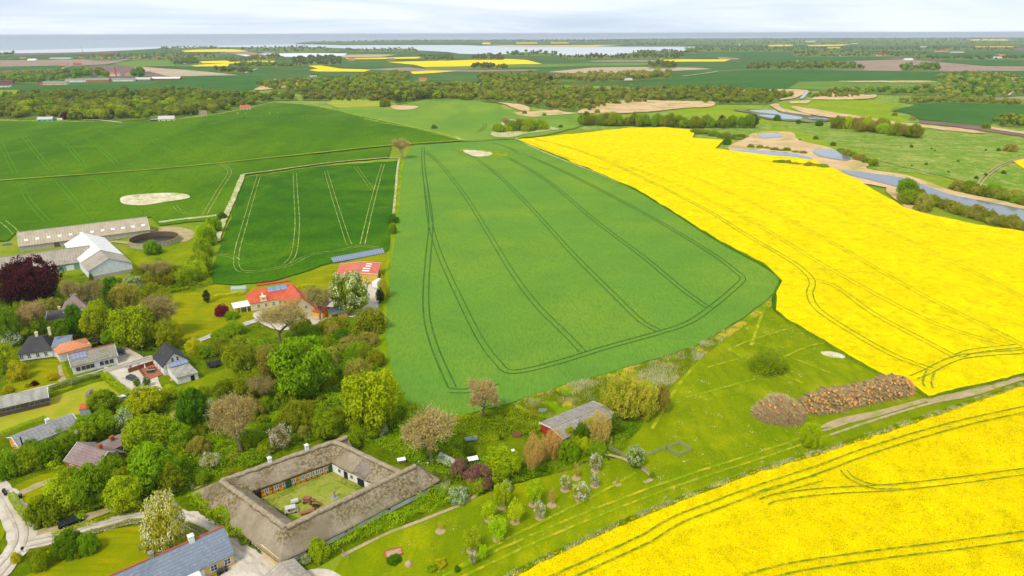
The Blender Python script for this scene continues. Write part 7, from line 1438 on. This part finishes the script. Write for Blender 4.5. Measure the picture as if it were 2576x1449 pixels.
wood([(860, 124), (1040, 122), (1050, 130), (880, 132)], 90, 'far hedges at the foot of the bay', None, ['farwood'], 11, 30, False); wood([(1050, 143), (1140, 141), (1140, 153), (1070, 153)], 70, 'square wood behind the large far yellow field', None, ['farwood'], 13, 31, False); wood([(1185, 143), (1265, 139), (1270, 152), (1190, 152)], 70, 'second square wood behind the large far yellow field', None, ['farwood'], 13, 32, False)
wood([(1275, 134), (1330, 131), (1400, 134), (1400, 142), (1280, 142)], 40, 'round trees by the bay shore', None, ['farwood', 'dark'], 16, 33, False); wood([(1400, 140), (1560, 139), (1720, 137), (1720, 148), (1420, 150)], 150, 'hedge and trees along the right shore of the bay', None, ['farwood'], 13, 34, False)
wood([(1590, 131), (1740, 129), (1760, 135), (1600, 136)], 80, 'wood on the point at the right end of the bay', None, ['farwood', 'dark'], 14, 35, False); wood([(1720, 120), (1900, 118), (2100, 121), (2300, 121), (2560, 122), (2560, 128), (2200, 129), (1900, 131), (1740, 130)], 420, 'long band of far woodland right of the bay', None, ['farwood'], 13, 36, False)
wood([(1990, 134), (2100, 128), (2240, 132), (2330, 136), (2330, 143), (2100, 144), (2000, 143)], 180, 'village trees on the far slope at the right', None, ['farwood', 'wood', 'wood'], 11, 37, False); wood([(2300, 146), (2480, 143), (2576, 146), (2700, 150), (2600, 152), (2300, 150)], 70, 'hedges around far farms at the right', None, ['farwood'], 12, 38, False)
wood([(1185, 166), (1240, 164), (1245, 173), (1190, 174)], 26, 'oval wood in the green plain left of centre', None, ['farwood'], 13, 39, False); wood([(1250, 168), (1275, 168), (1275, 174), (1250, 174)], 10, 'small wood right beside the oval one', None, ['farwood'], 12, 40, False)
wood([(1630, 164), (1690, 160), (1700, 172), (1632, 172)], 34, 'poplar wood beside the pale soil field', None, ['wood', 'farwood'], 15, 42, False)
wood([(745, 107.5), (860, 104.5), (1000, 102), (1300, 101.5), (1600, 101), (1600, 108), (1300, 107), (1000, 108), (860, 110)], 700, 'wooded shoreline of the low peninsula across the bay', None, ['farwood'], 16, 43, False)
wood([(1600, 99), (1900, 98), (2200, 97), (2576, 96), (2576, 113), (2200, 115), (1900, 113), (1620, 112)], 900, 'hazy wooded country below the horizon at the right', None, ['farwood'], 15, 44, False)
wood([(1570, 112), (1720, 110), (1720, 116), (1600, 116)], 60, 'trees at the right tip of the bay', None, ['farwood'], 14, 45, False)
wtree('copper', G(1384, 207), 16, 15, 'dark purple tree beside the far white farmhouse', None); wtree('copper', G(222, 190), 13, 11, 'dark purple tree by the far farm with red chimney', None)
tree_at('bushpurple', G(168, 301), 13, 9, 'purple tree beside the white caravan at the wood edge')
wtree('green', G(1290, 140), 22, 24, 'tall rounded tree alone on the far bay shore', None)
# ---------------------------------------------------------------- ground cover nobody could count
def in_world(poly, dens, rng, bs=25):
    B = []
    for i in range(len(poly)):
        a = np.array(poly[i], float); b = np.array(poly[(i+1) % len(poly)], float); k = max(1, int(np.linalg.norm(b-a)/bs)); B += [a+(b-a)*j/k for j in range(k)]
    W = unp(B)[:, :2]; lo, hi = W.min(0), W.max(0); x, y = W[:, 0], W[:, 1]; n = int(np.prod(hi-lo)*dens)
    c = rng.random((n, 2))*(hi-lo)+lo; return c[inpoly(c, W)]
def minus(c, polys):
    for q in polys:
        W = unp(q)[:, :2]; c = c[~inpoly(c, W)]
    return c
def cover(name, label, poly, dens, hmax, lsz, mats, ex=(), seed=1, base=0.0, blades=False, nscale=5.0, thr=0.0, kind='stuff'):
    rng = np.random.default_rng(seed); c = minus(in_world(poly, dens, rng), ex)
    nz_ = vnoise(c[:, 0], c[:, 1], nscale)*.6+vnoise(c[:, 0]+40, c[:, 1]+11, nscale*.35)*.4
    if thr: c = c[nz_ > thr]; nz_ = nz_[nz_ > thr]
    zg = terr(c[:, 0], c[:, 1])+base; n = len(c)
    if blades:
        h = hmax*(.45+.8*rng.random(n)); a = rng.random(n)*6.283; s = np.stack([np.cos(a), np.sin(a), 0*a], 1)*lsz*.5; B = np.stack([c[:, 0], c[:, 1], zg-.02], 1); lean = usph(n, rng)*np.array([.35, .35, 0]); Tp = B+(lean+np.array([0, 0, 1.0]))*h[:, None]
        v = np.stack([B-s, B+s, Tp+s*.6, Tp-s*.6], 1).reshape(-1, 3); q = np.arange(4*n).reshape(-1, 4)
    else:
        z = hmax*np.clip((nz_-.22)*1.7, .05, 1.2)-rng.random(n)**2*.7*hmax*.6; P = np.stack([c[:, 0], c[:, 1], zg+np.maximum(z, .03)], 1)
        g = 1.0; N_ = np.array([0, -.15, 1.0])+usph(n, rng)*.85; v, q = leaves(P, N_, lsz, rng); v[:, 2] = np.maximum(v[:, 2], np.repeat(zg, 4))
    mi = (vnoise(np.repeat(c[:, 0], 1), c[:, 1], nscale*.8)*len(mats)*.75+rng.random(n)*len(mats)*.25).astype(int).clip(0, len(mats)-1)
    o = link(name, np_mesh(name, v, q, mi), mats); return tag(o, label, name.replace('_', ' '), None, kind)
EXH = [[(150, 1165), (195, 1110), (320, 1090), (330, 1150), (240, 1205), (170, 1200)], [(10, 1100), (180, 1040), (215, 1065), (50, 1140)], [(110, 770), (230, 760), (235, 810), (120, 830)]]
LF = LEAF
cover('undergrowth', 'tangled green undergrowth of the wild garden between farm and field', [(600, 870), (760, 835), (930, 800), (948, 860), (952, 930), (990, 1005), (1040, 1045), (1120, 1050), (1170, 1130), (1160, 1215), (1070, 1190), (1010, 1150), (940, 1120), (880, 1095), (790, 1110), (690, 1150), (600, 1195), (520, 1200), (470, 1130), (440, 1060), (450, 1010), (520, 1000), (600, 970), (640, 930)], 20, 2.3, .34, [LF['dark'], LF['green'], LF['green'], LF['olive']], (), 1)
cover('undergrowth', 'leafy undergrowth below the trees around the brick house', [(0, 1150), (150, 1090), (200, 1060), (300, 1010), (370, 1000), (440, 1010), (470, 1040), (470, 1130), (520, 1200), (480, 1240), (400, 1265), (290, 1280), (190, 1298), (90, 1325), (70, 1290), (150, 1240), (175, 1190), (100, 1180), (0, 1215)], 20, 2.0, .32, [LF['green'], LF['dark'], LF['fresh'], LF['green']], EXH, 2)
cover('undergrowth', 'scrub and tall herbs under the trees around the manor house', [(0, 700), (100, 760), (230, 720), (330, 700), (400, 650), (490, 700), (520, 715), (430, 740), (430, 850), (470, 880), (400, 888), (300, 868), (200, 858), (0, 860)], 12, 1.9, .40, [LF['green'], LF['dark'], LF['olive'], LF['green']], EXH, 3)
cover('bramble_thicket', 'broad low mass of bright green brambles left of the red barn', [(1130, 1060), (1180, 1045), (1300, 1035), (1400, 1062), (1345, 1100), (1300, 1095), (1210, 1120), (1170, 1100)], 26, 1.9, .28, [LF['fresh'], LF['green'], LF['green']], (), 4, nscale=6)
cover('bramble_thicket', 'bright green brambles along the outer side of the farm south wing', [(795, 1412), (870, 1350), (960, 1305), (1080, 1248), (1150, 1228), (1185, 1250), (1100, 1285), (1000, 1325), (870, 1378)], 36, 2.5, .22, [LF['fresh'], LF['green'], LF['lime']], (), 5, nscale=3)
cover('undergrowth', 'weeds and bushes at the foot of the orange brown shrubs and red barn', [(1180, 1170), (1240, 1130), (1330, 1150), (1420, 1110), (1560, 1085), (1600, 1060), (1620, 1075), (1560, 1120), (1500, 1140), (1400, 1185), (1330, 1210), (1240, 1240), (1190, 1235)], 18, 1.6, .28, [LF['green'], LF['dark'], LF['green']], (), 6)
cover('undergrowth', 'weeds along the walls of the farm courtyard', [(655, 1262), (815, 1186), (930, 1228), (905, 1238), (815, 1200), (690, 1262), (745, 1300), (735, 1308)], 22, .5, .18, [LF['green'], LF['dark']], (), 7)
DRYB = layered('dry grass blades', 'd3c8a2', [('b9b47c', .4, .4, .6, .8), ('e0d8bc', 1, .5, .65, .6)]); GRB = layered('green grass blades', '6f9a22', [('8dae3c', .5, .4, .6, .8), ('55851a', 1, .5, .65, .6)])
cover('dry_grass', 'pale dry tall grass between the big field and the red barn', [(1300, 1015), (1440, 965), (1600, 925), (1720, 885), (1860, 812), (1880, 815), (1800, 872), (1700, 960), (1620, 1050), (1540, 1010), (1400, 1050), (1340, 1045)], 26, .95, .10, [DRYB, GRB, DRYB], (), 8, blades=True, nscale=7, thr=.40)
cover('dry_grass', 'pale tall grass tuft at the east end of the thatched farm', [(1060, 1200), (1110, 1190), (1135, 1215), (1120, 1240), (1085, 1240)], 60, 1.2, .09, [DRYB, GRB, DRYB], (), 9, blades=True)
cover('tall_grass', 'tall green grass along the edge of the near rapeseed field', [(1180, 1500), (1290, 1440), (1400, 1385), (1500, 1340), (1600, 1295), (1750, 1237), (1900, 1182), (2070, 1130), (2200, 1086), (2400, 1022), (2576, 962), (2640, 945), (2640, 960), (2576, 974), (2400, 1036), (2200, 1101), (2070, 1146), (1900, 1196), (1750, 1251), (1600, 1312), (1500, 1358), (1300, 1458), (1240, 1500)], 45, .75, .09, [GRB, GRB, DRYB, GRB], (), 10, blades=True, nscale=3)
cover('tall_grass', 'rough grass margin between the big green field and the wild garden', [(950, 760), (975, 740), (970, 840), (985, 930), (1010, 990), (1045, 1040), (1020, 1040), (975, 980), (945, 890)], 14, .5, .12, [GRB, GRB, DRYB], (), 11, blades=True)
cover('meadow_grass', 'grass tussocks over the open meadow by the log piles', [(1620, 1190), (1700, 1000), (1800, 880), (1945, 760), (2060, 860), (2210, 945), (2060, 1040), (2060, 1130), (1750, 1235), (1600, 1290)], 6, .16, .22, [GRB, LF['green'], GRB, DRYB], (), 12, nscale=2.0, thr=.42)
cover('meadow_grass', 'tufty grass of the orchard and the verge of the field track', [(900, 1400), (1100, 1300), (1300, 1225), (1500, 1150), (1600, 1180), (1600, 1290), (1290, 1440), (1000, 1470)], 9, .12, .14, [GRB, LF['green'], GRB, DRYB], (), 13, nscale=1.6, thr=.42)
# flower heads over the near parts of the rapeseed, left out along the wheel tracks
gap = set()
for (W, wd) in STROKE_PTS:
    for s in range(1):
        for i in range(len(W)-1):
            L = np.linalg.norm(W[i+1]-W[i]); k = max(1, int(L/.35))
            for j in range(k): p = W[i]+(W[i+1]-W[i])*j/k; gap.add((int(p[0]//.45), int(p[1]//.45)))
YEL = [M['petal']]
mr, tr_, br_ = newmat('rapeseed flowers', .9, .0); tr_.links.new(mixn(tr_, rampn(tr_, noisen(tr_, vecn(tr_), .8, 5), .35, .65), lin('ffe200'), lin('eecd00')), br_.inputs['Base Color']); MR = mr
MG = layered('rapeseed leaves', '8f9a00', [('6f8400', .5, .4, .6, .8)])
def heads(label, poly, dens, up, lsz, seed):
    rng = np.random.default_rng(seed); c = in_world(poly, dens, rng); k = (c//.45).astype(int); m = np.array([(a, b) not in gap for a, b in k]); c = c[m]
    dn = vnoise(c[:, 0], c[:, 1], 4.0)*.5+vnoise(c[:, 0], c[:, 1], 1.3)*.5; c = c[(dn > .25) | (rng.random(len(c)) < .3)]; n = len(c); rr_ = np.hypot(c[:, 0], c[:, 1])
    P = np.stack([c[:, 0], c[:, 1], terr(c[:, 0], c[:, 1])+off(1, rr_)+up+rng.uniform(-.05, .24, n)], 1); v, q = leaves(P, usph(n, rng)*.7+np.array([0, 0, .8]), lsz, rng); o = link('rapeseed_heads', np_mesh('rapeseed_heads', v, q, (rng.random(n) < .30).astype(int)), [MR, MG]); tag(o, label, 'rapeseed flowers', None, 'stuff')
heads('yellow flower heads of the near rapeseed field', [(1150, 1500), (1290, 1455), (1400, 1400), (1500, 1355), (1600, 1310), (1750, 1250), (1900, 1195), (2070, 1145), (2200, 1100), (2400, 1035), (2640, 955), (2640, 1500)], 18, 1.15, .17, 14)
heads('yellow flower heads of the large rapeseed field', [(1952, 740), (2060, 600), (2640, 700), (2640, 920), (2450, 965), (2335, 992), (2290, 962), (2210, 932), (2060, 845), (1955, 778)], 5, 1.0, .26, 15)
# ---------------------------------------------------------------- the piles of felled wood
mbk = layered('log bark', '98845a', [('7c6a46', 1.5, .4, .6, .8), ('a8907a', 4, .5, .65, .6)]); mend = plain('fresh cut wood', 'f0b060', .8); mend2 = plain('orange cut wood', 'e89a50', .8)
LOGS = []
for i in range(6):
    rr = random.Random(i); L, r0 = rr.uniform(1.5, 2.6), rr.uniform(.2, .40); m = MB(); n = 9; r1 = r0*.8
    V = [(0, r0*math.cos(6.2832*k/n)*rr.uniform(.9, 1.1), r0*math.sin(6.2832*k/n)*rr.uniform(.9, 1.1)) for k in range(n)]+[(L*.5, r0*.93*math.cos(6.2832*k/n), r0*.93*math.sin(6.2832*k/n)+.06*(i % 3)) for k in range(n)]+[(L, r1*math.cos(6.2832*k/n), r1*math.sin(6.2832*k/n)) for k in range(n)]
    F = [(a*n+k, a*n+(k+1) % n, (a+1)*n+(k+1) % n, (a+1)*n+k) for a in range(2) for k in range(n)]; me = bpy.data.meshes.new('cut_log'); me.from_pydata(V, [], F+[tuple(range(n-1, -1, -1)), tuple(range(2*n, 3*n))]); me.materials.append(mbk); me.materials.append(mend if i % 3 else mend2); me.polygons[2*n].material_index = 1; me.polygons[2*n+1].material_index = 1; me.update(); LOGS.append(me)
def mound(name, label, a, b, wd, ht, nst, slen, seed, taper=.5, colr=None, nlog=0, lablog=None, grp=None):
    A, B = G(*a), G(*b); d = (B-A).xy; L = d.length; d = d.normalized(); nn = Vector((d.y, -d.x))
    if nn.y > 0: nn = -nn
    rng = np.random.default_rng(seed); n = nst; s = rng.random(n); env = np.clip(np.minimum(s, 1-s)*L/(wd*.5), 0, 1)**.5*(.8+.35*vnoise(s*L, s*0+seed, 5)); ph = rng.uniform(0, math.pi, n); rad = rng.uniform(.55, 1.0, n)**.5
    x = np.cos(ph)*wd/2*env*rad; z = np.sin(ph)*ht*env*rad; px = A.x+d.x*s*L+nn.x*x; py = A.y+d.y*s*L+nn.y*x; P = np.stack([px, py, terr(px, py)+z], 1)
    D = np.array([nn.x, nn.y, 0])*1.0+np.array([d.x, d.y, 0])*rng.normal(0, .55, (n, 1))+np.array([0, 0, 1])*rng.normal(-.1, .3, (n, 1)); D /= np.linalg.norm(D, axis=1)[:, None]; ln = slen*rng.uniform(.4, 1.3, (n, 1)); side = np.cross(D, usph(n, rng)); side /= np.linalg.norm(side, axis=1)[:, None]; side *= rng.uniform(.012, .05, (n, 1))
    E = P+D*ln*.5; S = P-D*ln*.5; s2 = np.cross(D, side)
    v = np.stack([S-side, S+side, E+side*.7, E-side*.7, S-s2, S+s2, E+s2*.7, E-s2*.7], 1).reshape(-1, 3); v[:, 2] = np.maximum(v[:, 2], np.repeat(terr(px, py), 8)); q = np.arange(8*n).reshape(-1, 4)
    m1 = plain('dead twigs', 'b8a87c'); m2 = plain('brown branches', '9c8656'); m3 = plain('pale sticks', 'dcc9a0'); m4 = mend
    mi = np.repeat(rng.choice([0, 1, 2, 3], n, p=[.42, .2, .24, .14]), 2); o = link(name, np_mesh(name, v, q, mi), [m1, m2, m3, m4]); tag(o, label, 'brushwood', None, 'stuff')
    rr = random.Random(seed)
    for i in range(nlog):
        me = LOGS[rr.randrange(6)]; t = rr.random(); ev = min(1, min(t, 1-t)*L/(wd*.5)+.1)**.5*(.8+.35*float(vnoise(t*L, seed, 5))); p_ = rr.uniform(.05, 1.9); xx = math.cos(p_)*wd/2*ev; zz = math.sin(p_)*ht*ev; Lr = 3.2
        dirv = Vector((nn.x, nn.y, 0))+Vector((d.x, d.y, 0))*rr.gauss(0, .22)+Vector((0, 0, rr.gauss(.22, .14))); dirv.normalize(); p = Vector((A.x+d.x*t*L+nn.x*xx, A.y+d.y*t*L+nn.y*xx, 0)); p.z = gz(p.x, p.y)+zz+.12
        o = bpy.data.objects.new('cut_log', me); C.objects.link(o); o.location = p+dirv*rr.uniform(-.2, .15); o.rotation_euler = (-dirv).to_track_quat('X', 'Z').to_euler(); tag(o, lablog, 'log', grp)
mound('brush_pile', 'rounded heap of brown branches and sticks nearest the lone bush', (1905, 1050), (2012, 1040), 12, 5.6, 7000, 3.4, 31, nlog=24, lablog='cut log sticking out of the rounded brush heap', grp='logs in the rounded brush heap')
mound('brush_pile', 'brushwood packed between the logs of the long timber pile', (2015, 1035), (2292, 975), 8.5, 4.4, 4200, 2.6, 32, nlog=295, lablog='cut log with orange end in the long timber pile', grp='logs of the long timber pile')
# ---------------------------------------------------------------- far farms, villages, turbines
for k, (a_, b_) in dict(f_white='e8e6e0', f_red='b54f35', f_cream='dccb9c', f_grey='8d8a84', f_dark='54504e', f_orange='c96a44', f_teal='6fb3ad', f_lightroof='b9b6ad').items() if False else []: pass
for k, col in dict(f_white='e8e6e0', f_red='b54f35', f_cream='dccb9c', f_grey='8d8a84', f_dark='54504e', f_orange='c96a44', f_lightroof='c4c1b8').items(): M[k] = plain(k.replace('f_', 'far '), col)
def far(px, py, L, W, he, hr, rot, wall, roof, label, name='farm_building', cat='farm building', group=None, nw=3):
    p = G(px, py); r = empty(name, p, R(rot), label, cat, group); m, tp = walls_mesh(L/2-.2, W/2-.3, he, hr, W/2); m.build('wall', M[wall], r); roof_mesh(L/2, W/2, he, hr, 0, 0, .2).build('roof', M[roof], r)
    for k in range(nw): MB().box((-L/2+L*(k+.5)/nw, -W/2+.27, he*.5), (min(1.4, L/nw*.4), .08, min(1.3, he*.4))).build('window', M['glass'], r)
    return r
FH = [(196, 207, 46, 18, 5, 8, 8, 'f_white', 'f_grey', 'pale long barn at the left of the far farm with red chimney'), (250, 206.5, 48, 20, 5, 9, 8, 'f_orange', 'f_grey', 'barn with red gable in the middle of the far farm'), (307, 205, 58, 20, 4.5, 8, 6, 'f_white', 'f_grey', 'long grey barn right of the red gabled one at the far farm'), (362, 203.5, 36, 20, 4, 8, 4, 'f_grey', 'f_lightroof', 'small white roofed barn between two long ones at the far farm'), (420, 202, 66, 18, 4.5, 8, 3, 'f_red', 'f_white', 'long red barn with white roof at the right end of the far farm'),
 (289, 192.5, 26, 11, 6, 10, 5, 'f_white', 'f_orange', 'white farmhouse with red roof below the red chimney'), (325, 191, 18, 10, 5, 8.5, 30, 'f_cream', 'f_orange', 'small orange roofed house right of the red chimney'), (140, 214, 52, 13, 4, 8, 5, 'f_cream', 'f_grey', 'grey roofed cream barn left of the far farm'), (112, 214, 18, 11, 5, 8, 70, 'f_red', 'f_dark', 'dark roofed house beside the cream barn'), (16, 211, 30, 10, 5, 9, 10, 'f_red', 'f_dark', 'red house at the left edge of the far farmstead'), (12, 220, 24, 9, 4, 6, 5, 'f_white', 'f_dark', 'low dark roofed shed at the left edge'),
 (117, 305, 17, 8, 2.6, 5.2, 8, 'w_teal', 'f_lightroof', 'teal walled house with pale roof at the edge of the wood'), (421, 305, 17, 8, 2.8, 6, 10, 'w_cream', 'f_lightroof', 'cream house with pale roof at the edge of the wood'), (394, 306, 11, 6, 2.4, 3.2, 5, 'f_dark', 'f_grey', 'low carport left of the cream house at the wood'), (512, 291, 9, 7, 2.6, 6.5, 20, 'w_cream', 'thatch', 'small thatched cottage at the wood edge'), (618, 277, 14, 8, 3, 7, 12, 'f_white', 'f_orange', 'white house with bright orange roof at the top of the wood'),
 (83, 153.5, 32, 30, 3, 9, 10, 'f_white', 'f_white', 'white tent shaped hall on the far brown field'), (155, 149, 90, 30, 4, 7, 3, 'f_white', 'f_lightroof', 'long glasshouse like building near the shore village'), (22, 148.5, 20, 10, 4, 8, 10, 'f_white', 'f_dark', 'white far house at the left below the shore'), (58, 148.3, 22, 10, 4, 8, 5, 'f_white', 'f_orange', 'red roofed far house at the left below the shore'),
 (162, 165, 26, 12, 4, 8, 15, 'f_cream', 'f_orange', 'orange roofed farm wing on the brown field'), (195, 164, 24, 12, 5, 9, 70, 'f_red', 'f_orange', 'red farmhouse on the brown field at the end of the curved road'),
 (1370, 211, 30, 9, 3.5, 7.5, 3, 'f_white', 'f_dark', 'long white farmhouse with dark roof beside the far purple tree'), (1209, 212, 16, 9, 3.5, 8, 10, 'f_white', 'f_dark', 'white house with dark roof left of the far purple tree'), (889, 200, 34, 12, 4, 8, 5, 'f_white', 'f_dark', 'dark roofed buildings among the trees in the middle distance'), (907, 195, 18, 10, 5, 9, 30, 'f_cream', 'f_orange', 'small red roofed house right of the dark roofed buildings'), (1064, 205, 18, 9, 4, 8, 10, 'f_cream', 'f_orange', 'red roofed house hidden in the wood belt'), (788, 195, 16, 9, 6, 10, 20, 'f_white', 'f_dark', 'white gabled house left of the wood belt'), (462, 162, 16, 10, 5, 10, 20, 'f_white', 'f_dark', 'dark roofed house in the trees by the far yellow strips'), (885, 152.5, 24, 14, 5, 9, 10, 'f_cream', 'f_orange', 'pinkish farmhouse at the left end of the far yellow field'), (983, 152, 30, 12, 4, 8, 5, 'f_cream', 'f_dark', 'dark roofed farm in the trees above the far yellow field'),
 (2284, 152.5, 34, 12, 4, 8, 8, 'f_white', 'f_white', 'white farmhouse alone on the far brown field'), (2216, 142.5, 40, 14, 4, 9, 5, 'f_white', 'f_orange', 'red roofed farm in trees above the far brown field'), (2118, 142.5, 26, 12, 4, 8, 20, 'f_white', 'f_dark', 'white house left among the trees of the far slope'), (2368, 132, 70, 16, 5, 10, 3, 'f_cream', 'f_orange', 'long farm with orange roofs at the far right'), (2407, 134, 66, 16, 4, 8, 3, 'f_white', 'f_lightroof', 'long white barn right of the orange roofed farm'), (2517, 142, 34, 14, 5, 10, 5, 'f_white', 'f_orange', 'red roofed farm near the right edge'), (2505, 149, 40, 14, 5, 10, 5, 'f_white', 'f_lightroof', 'pale farmhouse in the hedge near the right edge'), (2322, 120, 46, 16, 5, 10, 3, 'f_white', 'f_lightroof', 'white farm below the left wind turbine'), (2038, 106.5, 110, 30, 8, 14, 2, 'f_white', 'f_white', 'very far long white building near the right horizon'), (2150, 112, 60, 20, 6, 12, 4, 'f_cream', 'f_lightroof', 'far pale building right of the long white one'), (1230, 137, 20, 12, 4, 9, 5, 'f_cream', 'f_dark', 'little dark roofed house on the bay shore'), (560, 136, 30, 12, 4, 8, 4, 'f_white', 'f_dark', 'far dark roofed farm below the shore yellow strip'), (1580, 204, 18, 9, 3, 6, 15, 'f_cream', 'f_lightroof', 'pale shed beside the willow row'), (2010, 158, 20, 10, 4, 8, 5, 'f_cream', 'f_lightroof', 'pale shed at the left end of the long tree belt')]
for (a) in FH: far(*a)
rr = random.Random(8); VC = [('f_white', 'f_orange', 'white village house with red roof'), ('f_cream', 'f_dark', 'cream village house with dark roof'), ('f_white', 'f_dark', 'white village house with dark roof'), ('f_red', 'f_orange', 'red village house with red roof')]
for i, (x, y) in enumerate(((205, 148), (222, 150), (240, 147), (258, 150), (281, 149), (300, 146), (313, 151), (338, 148), (352, 149), (372, 147), (381, 150), (398, 147), (431, 146), (446, 148))):
    v_ = VC[i % 4]; far(x, y, rr.uniform(16, 26), 10, 4, 9, rr.uniform(-30, 30), v_[0], v_[1], v_[2]+' among the trees near the left shore', 'village_house', 'house', v_[2]+'s near the shore', 2)
ch = empty('factory_chimney', G(293, 194), 0, 'tall red brick chimney rising from the far farm', 'chimney'); MB().lathe((0, 0, 0), [(1.5, 0), (1.2, 10), (.9, 22), (1.0, 22.3), (1.0, 23)], 12).build('shaft', M['w_red'], ch); MB().lathe((0, 0, 23), [(.75, 0), (.75, .3)], 12).build('rim', M['f_dark'], ch)
ml = empty('white_mill', G(1860, 115.5), 0, 'small white tower mill on the far right shore of the bay', 'windmill'); MB().lathe((0, 0, 0), [(7, 0), (5, 14), (4.4, 20)], 16).build('tower', M['f_white'], ml); MB().lathe((0, 0, 20), [(4.8, 0), (3.6, 4), (.6, 7)], 16).build('cap', M['f_dark'], ml)
for i, (x, yb, yt) in enumerate(((2326.5, 106, 92), (2385, 103, 91))):
    p = G(x, yb); s = scale_at(p); h = (yb-yt)/s; r = empty('wind_turbine', p, .3, ['white wind turbine near the right horizon, the left one of two', 'white wind turbine near the right horizon, the right one of two'][i], 'wind turbine', 'wind turbines on the horizon')
    MB().tube((0, 0, 0), (0, 0, h), 2.6, 1.5, 12).build('tower', M['white'], r); MB().box((0, -1.5, h+1), (3, 7, 3)).build('nacelle', M['white'], r)
    for k in range(3):
        a = k*2.094+.4+i; q = MB(); e = Vector((math.cos(a), 0, math.sin(a)))*h*.5; q.prism([(-e.z*.02, -5, h+1+e.x*.02), (e.z*.02, -5, h+1-e.x*.02), (e.x+e.z*.006, -5, h+1+e.z-e.x*.006), (e.x-e.z*.006, -5, h+1+e.z+e.x*.006)], [(-e.z*.02, -5.6, h+1+e.x*.02), (e.z*.02, -5.6, h+1-e.x*.02), (e.x+e.z*.006, -5.6, h+1+e.z-e.x*.006), (e.x-e.z*.006, -5.6, h+1+e.z+e.x*.006)]); q.build('blade', M['white'], r)
mst = empty('radio_mast', G(210, 141), 0, 'thin mast standing by the far left shore', 'mast'); MB().tube((0, 0, 0), (0, 0, 52), 1.0, .5, 6).build('pole', M['grey'], mst); MB().box((0, 0, 50), (2.4, 2.4, 3)).build('antenna', M['f_white'], mst)
def cow(px, py, rz, label):
    bm_v = [(0, 0, 1.05), (.55, 0, 1.12), (-.65, 0, 1.1), (.95, 0, 1.3), (1.2, 0, 1.25), (1.5, 0, 1.05), (.5, .22, .6), (.52, .22, .05), (.5, -.22, .6), (.48, -.22, .05), (-.62, .22, .62), (-.7, .22, .05), (-.62, -.22, .62), (-.58, -.22, .05), (-.98, 0, 1.1), (-1.05, 0, .6)]
    e = [(0, 1), (0, 2), (1, 3), (3, 4), (4, 5), (1, 6), (6, 7), (1, 8), (8, 9), (2, 10), (10, 11), (2, 12), (12, 13), (2, 14), (14, 15)]; rad = [.42, .40, .38, .22, .19, .11, .14, .07, .14, .07, .17, .07, .17, .07, .08, .04]
    me = bpy.data.meshes.new('cow'); me.from_pydata(bm_v, e, []); o = link('cow', me, plain('red brown hide', '7a3a24')); sk = o.modifiers.new('skin', 'SKIN')
    for i, r in enumerate(rad): me.skin_vertices[0].data[i].radius = (r, r)
    me.skin_vertices[0].data[0].use_root = True; ss = o.modifiers.new('sub', 'SUBSURF'); ss.levels = 1; ss.render_levels = 1; o.location = G(px, py); o.rotation_euler = (0, 0, rz); tag(o, label, 'cow', 'cattle on the mudflat')
for i, (x, y) in enumerate(((1914, 287), (1932, 289.5), (1951, 290))): cow(x, y, .4+i*1.9, ['reddish brown cow on the mudflat, leftmost of three', 'reddish brown cow on the mudflat, middle of three', 'reddish brown cow on the mudflat, rightmost of three'][i])
# ---------------------------------------------------------------- haze: one closed box of thin air round the whole scene
hb = MB().box((0, 0, 51.5), (93800, 93800, 109)).build('haze', None) if False else None
me = bpy.data.meshes.new('haze'); q = MB().box((0, 0, 52.0), (93600, 93600, 110)); me.from_pydata(q.v, [], q.f); me.update(); hz = bpy.data.objects.new('haze', me); C.objects.link(hz)
m = bpy.data.materials.new('thin haze'); m.use_nodes = True; t = m.node_tree; t.nodes.clear(); o_ = t.nodes.new('ShaderNodeOutputMaterial'); pv = t.nodes.new('ShaderNodeVolumePrincipled'); pv.inputs['Color'].default_value = (.86, .92, 1.0, 1); pv.inputs['Density'].default_value = HAZE; pv.inputs['Anisotropy'].default_value = .2
t.links.new(pv.outputs[0], o_.inputs['Volume']); me.materials.append(m); tag(hz, 'thin pale haze over the far country', 'haze', None, 'stuff')
